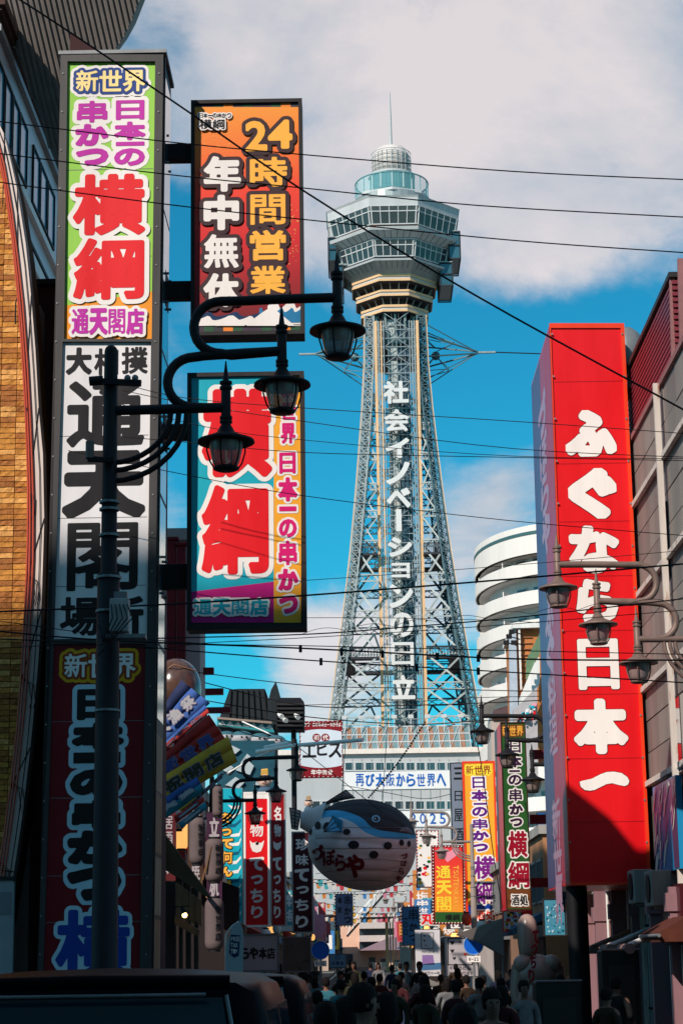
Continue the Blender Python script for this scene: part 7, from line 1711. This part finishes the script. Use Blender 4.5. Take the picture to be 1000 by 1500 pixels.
lettering(p, r, rowt('桜亭本', 485, 1408, 504, 1414, .1), [(ink_b, 0)], cellpx=.4, target=.4, tmax=.03); lettering(p, r, [('〇', (491, 1399, 498, 1405.5))], [(ink_b, 0)], cellpx=.4, target=.4, tmax=.04)
a = at(494, 1418, 58.07); mb = MB(); mb.tube([(a.x, 58.07, 0), (a.x, 58.07, a.z)], .03, 8); mb.build('post', GREYM, r)
# lit orange brick house, stair house and pieces above the green sign
ob = thing('brick_house', 'bright orange brick gable house with a green balcony above the green sign', 'building', at(770, 1060, 90))
px_prism('wall', [(754, 918), (779, 916), (800, 920), (800, 1110), (760, 1110)], 90, 6, mat('orange_brick', (.55, .19, .06), rough=.8, var=.3, scale=1.5), ob)
rowsb = MB()
for i in range(22):
    a = at(755, 925 + i * 8.6, 89.95); b = at(779, 925 + i * 8.6, 89.95); rowsb.box((a.x, 89.93, a.z - .02), (b.x, 89.99, a.z + .02))
rowsb.build('course_joint', mat('joint_pale', (.42, .17, .08), rough=.8), ob)
px_prism('drainpipe', [(758, 912), (761, 912), (764, 1010), (761.5, 1010)], 89.7, .12, WHITEP, ob)
px_prism('corner_board', [(745, 926), (755, 914), (760, 1100), (747, 1100)], 89.8, .3, mat('corner_bluewhite', (.42, .48, .56), rough=.6, var=.2), ob)
px_prism('parapet', [(750, 914), (790, 912), (790, 919), (750, 920)], 89.6, 6.5, WHITEP, ob)
for i in range(4): x = 770 + i * 6.5; px_prism('balcony_panel', [(x, 967 - i * 13), (x + 6, 955 - i * 13), (x + 6, 985 - i * 13), (x, 997 - i * 13)], 89 - i * .5, .1, mat('balcony_green', (.12, .22, .13), rough=.6), ob)
px_prism('stair_flank', [(762, 1020), (786, 963), (790, 963), (790, 1000), (770, 1045), (762, 1050)], 88, 1, WHITEP, ob)
pb = thing('poster_wall', 'white wall covered with pink and teal pictures above the green sign', 'billboard', at(775, 1040, 80))
px_prism('board', [(752, 1040), (772, 1020), (786, 1006), (788, 1150), (752, 1150)], 80, .5, mat('poster_pale', (.45, .42, .43), rough=.6, var=.2), pb)
rgp = random.Random(8)
for i in range(40):
    x = rgp.uniform(756, 782); y = rgp.uniform(1052 - (x - 756) * 1.1, 1056); w_ = rgp.uniform(2, 5); px_prism('picture', [(x, y), (x + w_, y - 1), (x + w_ * .8, y + w_), (x, y + w_ * .8)], 79.9 - i * .005, .05, [ink('heart_pink', 240, 150, 170), ink_c, ink_k, ink_r, ink_w][i % 5], pb)
fl = thing('floodlight_cluster', 'black floodlights on arms at the corner of the white apartment wall', 'lights', at(740, 940, 86))
for (x, y) in ((741, 941), (745, 932), (749, 925), (752, 941)): c = at(x, y, 86); mb = MB(); mb.box(c + Vector((-.12, -.1, -.1)), c + Vector((.12, .1, .08))); mb.bar(c, c + Vector((.5, .3, -.1)), .04); mb.build('lamp', BLK, fl)
# filling volume on the right behind the green sign
shop(6.6, 14, 52, 61, 7.2, SW('pink_wall', (.5, .33, .26)), 'peach building with windows beside the green sign', -1, nw=4)
t_ = thing('canopy_roof', 'dark bronze barrel canopy on the building above the green sign', 'canopy', at(735, 1045, 96)); px_prism('canopy', [(719, 1052), (722, 1040), (740, 1034), (757, 1034), (757, 1052)], 96, 3, mat('canopy_bronze', (.10, .07, .08), rough=.3, var=.3), t_); px_prism('wall', [(719, 1052), (757, 1052), (757, 1130), (719, 1130)], 96.2, 3, SW('canopy_wall', (.5, .45, .42)), t_)
# tent canopy and awnings in shade right of the disc
tn = thing('awning', 'large grey-brown sloping awning over the stalls right of the blue disc', 'awning', at(700, 1400, 66))
mb = MB(); mb.prism([at(668, 1368, 74), at(735, 1345, 62), at(738, 1400, 60), at(700, 1378, 66)], (0, .1, -.05)); mb.build('canvas', mat('canvas_taupe', (.11, .085, .075), rough=.8, var=.25), tn)
mb = MB(); a = at(735, 1370, 62); mb.tube([(a.x, 62, 0), (a.x, 62, a.z)], .04, 8); mb.build('pole', GREYM, tn)
ow = thing('awning', 'orange awning rolled over the shopfront at the right edge', 'awning', at(985, 1400, 32)); 
mb = MB(); mb.prism([(XR - .3, 32.2, 2.6), (XR - .75, 32.2, 2.35), (XR - .75, 32.2, 2.2), (XR - .3, 32.2, 2.2)], (0, 2.0, 0)); mb.build('canvas', mat('canvas_shaded_orange', (.10, .028, .018), rough=.8, var=.25), ow)  # cloth colour darkened to stand for the shade on the awning
mb = MB(); mb.tube([(XR - .77, 32.1, 2.3), (XR - .77, 34.3, 2.3)], .03, 8); mb.build('front_bar', GREYM, ow)
for i in range(3):
    Y = 34.5 + i * 2.6; r = thing('folding_arm', '%s retracted awning arm with a rolled cloth on the right shopfront' % ('nearest', 'middle', 'farthest')[i], 'awning arm', (XR, Y, 2.4), 'awning arms on the right shopfront')
    mb = MB(); mb.tube([(XR, Y + .6, 2.5), (XR - 1.0, Y - .4, 2.15)], .05, 8); mb.build('arm', WHITEP, r); mb = MB(); mb.tube([(XR - 1.0, Y - .6, 2.1), (XR - 1.0, Y + .5, 2.1)], .09, 10); mb.build('rolled_cloth', mat('cloth_pink', (.3, .16, .14), rough=.9), r)
# the bald statue seen from behind
YS = 40; st_ = thing('seated_statue', 'large pale seated statue with an egg-shaped bald head and red lettering', 'statue', at(778, 1440, YS)); K_ = pxs(YS, 2.5)
sk = mat('statue_pale', (.34, .235, .20), rough=.32, var=.15, scale=2)
def S_(px, py, dy=0): return at(px, py, YS + dy)
mb = MB(); c = S_(772, 1372); mb.lathe([(0, -32 * K_), (10 * K_, -30 * K_), (13.5 * K_, -20 * K_), (14.5 * K_, -8 * K_), (15 * K_, 4 * K_), (14.5 * K_, 14 * K_), (12.5 * K_, 23 * K_), (8.5 * K_, 29.5 * K_), (3.5 * K_, 32 * K_), (0, 32.5 * K_)], c, 28); mb.build('head', sk, st_)
mb = MB(); c = S_(786, 1425); mb.sphere(c, 31 * K_, 28, 18, sc_=(1, .8, .85)); mb.build('back', sk, st_)
mb = MB(); c = S_(786, 1462); mb.sphere(c, 31 * K_, 28, 18, sc_=(1.02, .85, .9)); mb.build('waist', sk, st_)
for x in (766, 807): mb = MB(); c = S_(x, 1412, -.1); mb.sphere(c, 15 * K_, 20, 12, sc_=(1, .9, .9)); mb.build('shoulder', sk, st_)
for x in (762, 812): mb = MB(); mb.tube([S_(x, 1415), S_(x + (-4 if x < 780 else 4), 1450), S_(x, 1490)], [13 * K_, 12 * K_, 9 * K_], 14); mb.build('arm', sk, st_)
b_ = S_(786, 1500); mb = MB(); mb.box((b_.x - .6, YS - .4, 0), (b_.x + .6, YS + .6, b_.z + .1)); mb.build('plinth', BLK, st_, bevel=.03)
pls = Plane(S_(786, 1400, -.46)); lettering(pls, st_, column('てっちり', 781, 1362, 790, 1440, xs=-9), [(ink('deep_red', 150, 14, 24), 0)], cellpx=.6, target=.5, tmax=.07)
# dark planters, cabinet and stall things at bottom right
for (x0, x1, y0, Y, lab) in ((784, 850, 1438, 33, 'dark board-fronted stall counter below the statue'), (880, 935, 1392, 34, 'dark green outdoor unit hanging in the shaded shopfront')):
    a = at(x0, y0, Y); b = at(x1, y0, Y); r = thing('stall_cabinet', lab, 'cabinet', (a.x, Y, 0)); mb = MB(); mb.box((a.x, Y, 0), (b.x, Y + .7, a.z)); mb.build('body', mat('cabinet_dark', (.02, .022, .022), rough=.5, var=.3), r, bevel=.03)
    mb = MB(); mb.box((a.x + .1, Y - .03, .3), (b.x - .1, Y, a.z - .25)); mb.build('front_board', mat('cabinet_board', (.035, .03, .03), rough=.5), r); mb = MB(); mb.tube([(a.x - .02, Y - .02, a.z + .01), (b.x + .02, Y - .02, a.z + .01)], .015, 6); mb.build('edge', GREYM, r)

# service clutter on the right-hand buildings
for i, (Y, z) in enumerate(((34.2, 4.0), (36.4, 4.1), (39.6, 5.2), (43.0, 5.0), (46.5, 4.6))):
    r = thing('air_conditioner', '%s grey outdoor air conditioner bolted to the right-hand wall' % ORD[i], 'air conditioner', (XR, Y, z - 1.2), 'air conditioners on the right-hand wall'); z -= 1.2
    mb = MB(); mb.box((XR - .55, Y, z), (XR - .2, Y + .85, z + .6)); mb.build('casing', mat('casing_grey', (.30, .29, .27), rough=.6, var=.3, streak=.3), r, bevel=.02)
    mb = MB(); mb.tube([(XR - .56, Y + .35, z + .3), (XR - .58, Y + .35, z + .3)], .24, 18); mb.build('fan_grille', DARK, r)
    mb = MB(); mb.bar((XR - .5, Y + .1, z - .03), (XR - .02, Y + .1, z - .03), .05); mb.bar((XR - .5, Y + .75, z - .03), (XR - .02, Y + .75, z - .03), .05); mb.build('bracket', GREYM, r)
    mb = MB(); mb.tube([(XR - .3, Y + .85, z + .2), (XR - .2, Y + 1.0, z + .1), (XR - .12, Y + 1.05, z - .4), (XR - .12, Y + 1.05, .3)], .03, 8); mb.build('pipe', WHITEP, r)
for i, Y in enumerate((37.95, 42.2, 49.0)):
    r = thing('drainpipe', '%s vertical drainpipe on the right-hand wall' % ORD[i], 'pipe', (XR - .1, Y, 0), 'drainpipes on the right-hand wall'); mb = MB(); mb.tube([(XR - .1, Y, 0), (XR - .1, Y, 6)], .05, 8); mb.build('pipe', GREYM, r)
    mb = MB(); [mb.box((XR - .17, Y - .06, z), (XR, Y + .06, z + .04)) for z in (1, 2.5, 4, 5.5)]; mb.build('clamp', BLK, r)
# rooftop machinery on the podium building
for i, x in enumerate((459, 471, 484)):
    a = at(x, 1102, YP + 3); r = thing('rooftop_unit', '%s rooftop unit at the left end of the podium roof' % ORD[i], 'roof equipment', a, 'rooftop units on the podium'); mb = MB(); mb.box(a + Vector((-.7, 0, -.6)), a + Vector((.7, 1.4, 1.1))); mb.build('casing', GREYM, r); mb = MB(); mb.tube([a + Vector((0, .7, 1.1)), a + Vector((0, .7, 1.3))], .45, 14); mb.build('fan', DARK, r)
# more clutter under the banners: dark shop fittings, small lanterns, hoses of light
rc_ = random.Random(31)
for i in range(14):
    x = rc_.uniform(250, 322); y = rc_.uniform(1200, 1330); Y = rc_.uniform(42.6, 45.4) ; a = at(x, y, Y); k = i % 3
    r = copy_tree(lcache[k]); r.location = a; s_ = rc_.uniform(.7, 1.3); r.scale = (s_, s_, s_); r['group'] = 'small lanterns in the shaded left shopfront'; r['label'] = '%s small %s lantern in the shaded shopfront under the banners' % (ORD[i], ('red', 'white', 'amber')[k])
for i, (x, y0, y1) in enumerate(((246, 1190, 1290), (286, 1180, 1300), (314, 1190, 1330))):
    Y = 42; a, b = at(x, y1, Y), at(x, y0, Y); r = thing('vertical_sign', ('dark red', 'dark brown', 'dark plum')[i] + ' narrow upright sign in shade under the festival banners', 'sign', a, 'narrow upright signs under the banners'); w2 = .16
    mb = MB(); mb.box((a.x - w2, Y, a.z), (a.x + w2, Y + .15, b.z)); mb.build('sign_box', mat('upright_%d' % i, ((.10, .012, .015), (.06, .03, .02), (.05, .015, .04))[i], rough=.5, var=.2), r)
    pl = Plane((a.x, Y, a.z)); h_ = b.z - a.z; n = 4; lettering(pl, r, [(c, (-w2 * .7, h_ * (.95 - (q + 1) * .22) + .02, w2 * .7, h_ * (.95 - q * .22))) for q, c in enumerate(('居酒屋串', 'お好み焼', '立呑み処')[i])], [(ink('ash', 170, 160, 165), 0)], cellpx=.02, uvbox=True, scale=1, target=.42, tmax=.05, base=3)
# ---------------------------------------------------------------- vehicles
def vehicle(label, cx, y0, L, W, H, kind, rear=True):
    """van or wagon with its tail towards the viewer (rear at y0)."""
    v = thing('parked_van' if kind == 'van' else 'parked_car', label, 'van' if kind == 'van' else 'car', (cx, y0 + L / 2, 0))
    paint = mat('car_paint_black', (.004, .004, .006), rough=.35, var=0, spec=.06)
    glass = mat('car_glass_sky_tint', (.004, .035, .055), rough=.06, var=0, spec=.5)  # faint blue base stands for sky reflected in the windows
    hw = W / 2
    sec = [(y0, .55, .96, .62), (y0 + .02, H * .5, .98, .6), (y0 + .12, H * .82, .93, .0), (y0 + .32, H - .045, .80, 0), (y0 + .9, H, .80, 0), (y0 + L * .62, H - .03, .80, 0), (y0 + L * .76, H * .78, .86, 0), (y0 + L * .86, H * .56, .93, 0), (y0 + L - .05, H * .47, .92, 0), (y0 + L, .5, .85, 0)]
    mb = MB(); n = len(sec); rows = []
    def prof(top, wf):                 # half cross-section from sill to roof centre
        belt = min(top, H * .56); pts = [(hw * .90, .28), (hw, .55 if top > .6 else top * .8), (hw, belt * .97)]
        if top > H * .6: k = (top - belt); pts += [(hw * .965, belt + k * .35), (hw * .90, belt + k * .78), (hw * .84, top - .07), (hw * .74, top - .02), (hw * .45, top), (0, top + .01)]
        else: pts += [(hw * .97, top * .97), (hw * .93, top * .985), (hw * .85, top), (hw * .7, top + .005), (hw * .4, top + .01), (0, top + .012)]
        return pts
    vs = []; m_ = None
    for (y, top, wf, _) in sec:
        P = prof(top, wf); full = [(x, z) for x, z in P] + [(-x, z) for x, z in P[::-1][1:]]; m_ = len(full)
        vs += [(cx + x, y, z) for x, z in full]
    fs = [(i * m_ + j, i * m_ + j + 1, (i + 1) * m_ + j + 1, (i + 1) * m_ + j) for i in range(n - 1) for j in range(m_ - 1)]
    fs += [tuple(range(m_))[::-1], tuple(range((n - 1) * m_, n * m_))]
    fs += [(i * m_, (i + 1) * m_, (i + 1) * m_ + m_ - 1, i * m_ + m_ - 1) for i in range(n - 1)]
    fs = [f[::-1] for f in fs]; mb.add(vs, fs, 0, True); body = mb.build('body', paint, v); paint.node_tree.nodes['Principled BSDF'].inputs['IOR'].default_value = 1.25; mm = body.modifiers.new('edge', 'EDGE_SPLIT'); mm.split_angle = math.radians(50)
    # rear window
    for (a_, b_) in (((cx - hw * .82, y0 - .05, H * .585), (cx + hw * .82, y0 - .05, H * .585)), ((cx - hw * .84, y0 + .02, H * .62), (cx - hw * .70, y0 + .17, H - .12)), ((cx + hw * .84, y0 + .02, H * .62), (cx + hw * .70, y0 + .17, H - .12)), ((cx - hw * .6, y0 + .10, H - .115), (cx + hw * .6, y0 + .10, H - .115))):
        mb = MB(); mb.tube([a_, b_], .010, 6); mb.build('window_trim', GREYM, v)
    zb_, zt_ = H * .60, H - .13
    mb = MB(); mb.prism([(cx - hw * .80, y0 + .0, zb_), (cx + hw * .80, y0 + .0, zb_), (cx + hw * .68, y0 + .20, zt_), (cx - hw * .68, y0 + .20, zt_)], (0, -.03, 0)); mb.build('rear_window', glass, v)
    mb = MB(); mb.tube([(cx - hw * .72, y0 + .16, H - .06), (cx, y0 + .12, H - .05), (cx + hw * .72, y0 + .16, H - .06)], .035, 8); mb.build('spoiler', paint, v)
    for sx in (-1, 1):
        for (ya_, yb_) in ((y0 + .45, y0 + L * .34), (y0 + L * .36, y0 + L * .62)):
            mb = MB(); mb.prism([(cx + sx * hw * .985, ya_, H * .60), (cx + sx * hw * .985, yb_, H * .60), (cx + sx * hw * .89, yb_ - .05, H * .90), (cx + sx * hw * .89, ya_ + .05, H * .90)], (sx * .012, 0, 0)); mb.build('side_window', glass, v)
        mb = MB(); mb.box((cx + sx * hw * .92, y0 - .02, H * .40), (cx + sx * hw * .70, y0 + .06, H * .62)); mb.build('tail_lamp', mat('tail_red', (.2, .01, .01), rough=.15, coat=.6), v)
        mb = MB(); mb.sphere((cx + sx * (hw + .12), y0 + L * .66, H * .60), .11, 12, 8, sc_=(1, .6, .8)); mb.build('mirror', paint, v)
        for yy in (y0 + .85, y0 + L - .9):
            mb = MB(); mb.tube([(cx + sx * (hw - .22), yy, .34), (cx + sx * (hw + .01), yy, .34)], .34, 24); wl = mb.build('wheel', mat('tyre', (.012, .012, .012), rough=.9), v)
            mb = MB(); mb.tube([(cx + sx * (hw + .005), yy, .34), (cx + sx * (hw + .02), yy, .34)], .2, 18); mb.build('rim', GREYM, wl)
    mb = MB(); mb.box((cx - .26, y0 - .025, .62), (cx + .26, y0 - .005, .80)); mb.build('number_plate', WHITEP, v)
    mb = MB(); mb.box((cx - hw * .95, y0 - .06, .32), (cx + hw * .95, y0 + .1, .55)); mb.build('bumper', paint, v)
    return v
yv = 9.6
za = at(200, 1421, yv + .6).z
xa_, xb_ = at(-8, 1440, yv).x, at(392, 1440, yv + .2).x
W0 = 1.85; vehicle('glossy black van in the lower left corner, its roof catching light', xb_ - W0 / 2 + .08, yv, 4.7, W0, za + .0, 'van')
zb2 = at(420, 1421, 17.5).z; vehicle('second black van parked beyond the first one', at(458, 1440, 17).x - .9, 17, 4.6, 1.8, zb2 - .02, 'van')

# ---------------------------------------------------------------- people
def skinned(verts, edges, radii, name, root_i=0, sub=2):
    me = bpy.data.meshes.new(name); me.from_pydata([tuple(v) for v in verts], edges, []); o = bpy.data.objects.new(name, me); COL.objects.link(o)
    mod = o.modifiers.new('skin', 'SKIN'); mod.use_smooth_shade = True; mod.branch_smoothing = .3
    for i, d in enumerate(me.skin_vertices[0].data):
        r = radii[i]; d.radius = r if isinstance(r, tuple) else (r, r); d.use_root = (i == root_i)
    s = o.modifiers.new('sub', 'SUBSURF'); s.levels = s.render_levels = sub
    dg = bpy.context.evaluated_depsgraph_get(); m2 = bpy.data.meshes.new_from_object(o.evaluated_get(dg)); bpy.data.objects.remove(o)
    m2.name = name
    for p in m2.polygons: p.use_smooth = True
    return m2
def joints(pose):
    ar, al = pose['ar'], pose['al']; lr, ll = pose['lr'], pose['ll']
    V = [(0, 0, .95), (0, 0, 1.12), (0, 0, 1.30), (0, .01, 1.43), (0, 0, 1.50), (0, -.01, 1.56)]   # pelvis .. neck
    J = dict(hipL=(-.10, 0, .90), hipR=(.10, 0, .90), shL=(-.19, .01, 1.41), shR=(.19, .01, 1.41))
    return V, J
def person_meshes(k):
    poses = [dict(ar=[(.24, .03, 1.14), (.25, -.06, .90)], al=[(-.24, .04, 1.14), (-.24, -.02, .88)], lr=[(.11, -.02, .50), (.11, .02, .08)], ll=[(-.11, .0, .50), (-.12, .04, .08)]),
             dict(ar=[(.25, -.08, 1.16), (.22, -.28, 1.02)], al=[(-.25, .12, 1.15), (-.24, .06, .90)], lr=[(.11, -.12, .52), (.11, -.02, .10)], ll=[(-.11, .06, .50), (-.11, .26, .12)]),
             dict(ar=[(.26, -.12, 1.18), (.12, -.32, 1.36)], al=[(-.25, .02, 1.14), (-.20, -.20, 1.05)], lr=[(.12, 0, .50), (.13, .02, .08)], ll=[(-.12, .0, .50), (-.13, .03, .08)])]
    P = poses[k]; V, J = joints(P)
    # legs and trousers
    v = [(0, 0, .96), (0, 0, 1.04), J['hipL'], P['ll'][0], P['ll'][1], J['hipR'], P['lr'][0], P['lr'][1]]; foot = [(P['ll'][1][0], P['ll'][1][1] - .13, .04), (P['lr'][1][0], P['lr'][1][1] - .13, .04)]
    tr = skinned(v, [(0, 1), (0, 2), (2, 3), (3, 4), (0, 5), (5, 6), (6, 7)], [(.15, .115), (.145, .11), .10, .072, .058, .10, .072, .058], 'trousers', 0)
    # body: trunk, neck, arms with hands, head: one surface
    hands = []
    v = [(0, 0, .98), (0, 0, 1.15), (0, 0, 1.32), (0, .01, 1.43), (0, .0, 1.50), (0, -.015, 1.585), (0, -.02, 1.66), (0, -.01, 1.73), J['shL'], P['al'][0], P['al'][1], J['shR'], P['ar'][0], P['ar'][1]]
    e = [(0, 1), (1, 2), (2, 3), (3, 4), (4, 5), (5, 6), (6, 7), (3, 8), (8, 9), (9, 10), (3, 11), (11, 12), (12, 13)]
    r = [(.14, .10), (.13, .095), (.155, .105), (.10, .08), .052, (.068, .08), (.078, .098), (.06, .075), .062, .042, .028, .062, .042, .028]
    for (w_, a_) in ((10, 9), (13, 12)):      # five fingers grown from each wrist
        W = Vector(v[w_]); D = (W - Vector(v[a_])).normalized(); S = D.cross(Vector((0, 1, 0))).normalized(); pi = len(v)
        v.append(tuple(W + D * .055)); e.append((w_, pi)); r.append((.034, .018))
        for f, (o_, l_) in enumerate(((-.027, .062), (-.009, .075), (.009, .07), (.027, .055))):
            i0 = len(v); v += [tuple(W + D * .085 + S * o_), tuple(W + D * (.085 + l_) + S * o_ * 1.1 + Vector((0, -.015, 0)))]; e += [(pi, i0), (i0, i0 + 1)]; r += [.0095, .007]
        i0 = len(v); v += [tuple(W + D * .03 + S * .03 + Vector((0, -.02, 0))), tuple(W + D * .075 + S * .045 + Vector((0, -.035, 0)))]; e += [(w_, i0), (i0, i0 + 1)]; r += [.012, .009]
    body = skinned(v, e, r, 'body', 0)
    # jacket over trunk and arms
    vj = [(0, 0, .94), (0, 0, 1.14), (0, 0, 1.32), (0, .01, 1.43), (0, .0, 1.485), J['shL'], P['al'][0], tuple(Vector(P['al'][0]).lerp(Vector(P['al'][1]), .86)), J['shR'], P['ar'][0], tuple(Vector(P['ar'][0]).lerp(Vector(P['ar'][1]), .86))]
    jk = skinned(vj, [(0, 1), (1, 2), (2, 3), (3, 4), (3, 5), (5, 6), (6, 7), (3, 8), (8, 9), (9, 10)], [(.175, .13), (.165, .125), (.185, .13), (.125, .105), .07, .082, .062, .047, .082, .062, .047], 'jacket', 0)
    hr = MB(); hr.lathe([(0, 1.80), (.045, 1.795), (.078, 1.765), (.092, 1.70), (.093, 1.66), (.085, 1.62), (.07, 1.60)] if k != 1 else [(0, 1.80), (.05, 1.795), (.082, 1.765), (.096, 1.70), (.098, 1.62), (.088, 1.55), (.07, 1.50)], (0, .012, 0), 20, sy=1.16)
    jr = random.Random(k); hr.v = [(x * (1 + jr.uniform(-.05, .07)), y * (1 + jr.uniform(-.05, .07)), z + jr.uniform(-.006, .008)) for x, y, z in hr.v]
    kept = [(f, s) for f, s in zip(hr.f, hr.s) if not (sum(hr.v[i][1] for i in f) / len(f) < -.035 and sum(hr.v[i][2] for i in f) / len(f) < 1.715)]
    hr.f = [f for f, _ in kept]; hr.s = [s for _, s in kept]; hr.m = [0] * len(hr.f)
    # face
    fa = MB(); fa.prism([(-.012, -.105, 1.62), (.012, -.105, 1.62), (.006, -.10, 1.665), (-.006, -.10, 1.665)], (0, -.018, -.002))
    ey = MB()
    for sx in (-1, 1): ey.sphere((sx * .032, -.096, 1.668), .010, 8, 6)
    mo = MB(); mo.tube([(-.024, -.094, 1.595), (0, -.102, 1.592), (.024, -.094, 1.595)], .005, 6)
    er = MB()
    for sx in (-1, 1): er.sphere((sx * .083, .0, 1.655), .02, 8, 6, sc_=(.4, 1, 1.5))
    sh = MB()
    for (x, y, z) in foot: sh.sphere((x, y + .06, .055), .12, 14, 8, sc_=(.42, 1.15, .45))
    return dict(trousers=tr, body=body, jacket=jk, hr=hr, nose=fa, eye=ey, mouth=mo, ear=er, shoe=sh)
skin_m = mat('skin_tan', (.17, .085, .06), rough=.55, var=.1); hair_m = mat('hair_black', (.007, .005, .005), rough=.8, var=.3, scale=40, spec=.15, bump=.6, bscale=90)
jmats = {n: mat('jacket_' + n, c, rough=.85, var=.25, scale=9) for n, c in (('black', (.012, .012, .014)), ('navy', (.012, .018, .045)), ('grey', (.035, .035, .038)), ('teal', (.03, .14, .18)), ('olive', (.025, .025, .014)), ('maroon', (.045, .008, .011)), ('white', (.16, .16, .165)), ('brown', (.035, .02, .012)))}
tmats = [mat('trousers_' + n, c, rough=.85, var=.2) for n, c in (('black', (.012, .012, .014)), ('denim', (.03, .045, .09)), ('khaki', (.14, .11, .07)))]
tpl = [person_meshes(k) for k in range(3)]
tob = {}
def person(label, x, y, k, jk, tr, rot=0, s=1.0, pack=None):
    p = thing('person', label, 'person', (0, 0, 0), 'people in the street')
    T = tpl[k]
    def add(name, key, m):
        if isinstance(T[key], MB):
            kk = (k, key)
            if kk not in tob: o = T[key].build(name, m, p); tob[kk] = o.data
            else: o = bpy.data.objects.new(name, tob[kk]); COL.objects.link(o); o.parent = p
        else: o = bpy.data.objects.new(name, T[key]); COL.objects.link(o); o.parent = p
        if not len(o.data.materials): o.data.materials.append(m)
        o.material_slots[0].link = 'OBJECT'; o.material_slots[0].material = m; return o
    add('body', 'body', skin_m); add('jacket', 'jacket', jmats[jk]); add('trousers', 'trousers', tmats[tr]); add('hair', 'hr', hair_m); add('nose', 'nose', skin_m); add('eyes', 'eye', hair_m); add('mouth', 'mouth', mat('lip', (.25, .08, .07), rough=.5)); add('ears', 'ear', skin_m); add('shoes', 'shoe', hair_m)
    p.location = (x, y, 0); p.rotation_euler.z = rot; p.scale = (s, s, s)
    if pack:
        mb = MB(); mb.sphere((0, .20, 1.26), .2, 16, 12, sc_=(.8, .55, 1.15)); mb.build('backpack', pack, p, origin=(0, 0, 0)); 
    return p
def gx(px, Y): return at(px, 1470, Y).x
rp = random.Random(21); JN = list(jmats)
person('dark-haired man in a black jacket at the middle of the street, head above the others', gx(532, 15.2), 15.2, 0, 'black', 0, PI * .62, 1.045)
person('person in a teal jacket with raised hands at the bottom right of the crowd', gx(678, 13.2), 13.2, 2, 'teal', 0, PI, .985)
person('person carrying a teal bag at the left of the crowd', gx(476, 15.4), 15.4, 0, 'grey', 1, PI, .97, mat('pack_teal', (.06, .22, .27), rough=.8))
person('person in a white top walking behind the tall man', gx(566, 18), 18, 1, 'white', 0, PI, .98)
person('person in a maroon jacket just left of the tall man', gx(506, 17), 17, 1, 'maroon', 0, PI, .97)
person('person in a navy coat near the right kerb', gx(720, 19), 19, 0, 'navy', 0, .2, .98)
ks = ['nearest', 'near', 'mid-distance', 'far', 'farthest']
pc_ = {}
for i in range(44):
    Y = 27 + i * .7 + rp.uniform(-.3, .3); xl, xr = -2.2, min(4.4, 5.0); x = xl + (xr - xl) * ((i * .618) % 1); jn = JN[(i * 5) % 8]
    if x < gx(470, Y) and Y < 24: x += 2.0
    face = 'facing the viewer' if i % 6 == 0 else 'walking away'
    where = 'left' if x < 0 else ('middle' if x < 2.2 else 'right')
    pc_[jn] = pc_.get(jn, 0) + 1
    person('%s %s-jacketed person back from the viewer, %s, on the %s' % (ORD[pc_[jn] - 1], jn, face, where), x, Y, i % 3, jn, i % 3, (rp.uniform(-.5, .5) if i % 6 == 0 else PI + rp.uniform(-.7, .7)), rp.uniform(.84, .93))
for i in range(14):
    Y = 60 + i * 2.2; x = rp.uniform(-3.2, 3.9); jn = JN[(i * 3) % 8]
    person('distant person in a %s jacket %s, %s stretch of the street' % (jn, 'left of centre' if x < .3 else 'right of centre', ['first', 'second', 'third', 'last'][min(3, i // 4)]), x, Y, i % 3, jn, (i + 1) % 3, PI * (i % 2), rp.uniform(.92, 1.02))
# ---------------------------------------------------------------- labels: what shares one shares a group already
seen = {}
for o in list(sc.objects):
    if o.parent is None and o.type in ('MESH', 'EMPTY') and not o.get('label') and o.get('kind') != 'structure': print('unlabelled', o.name)
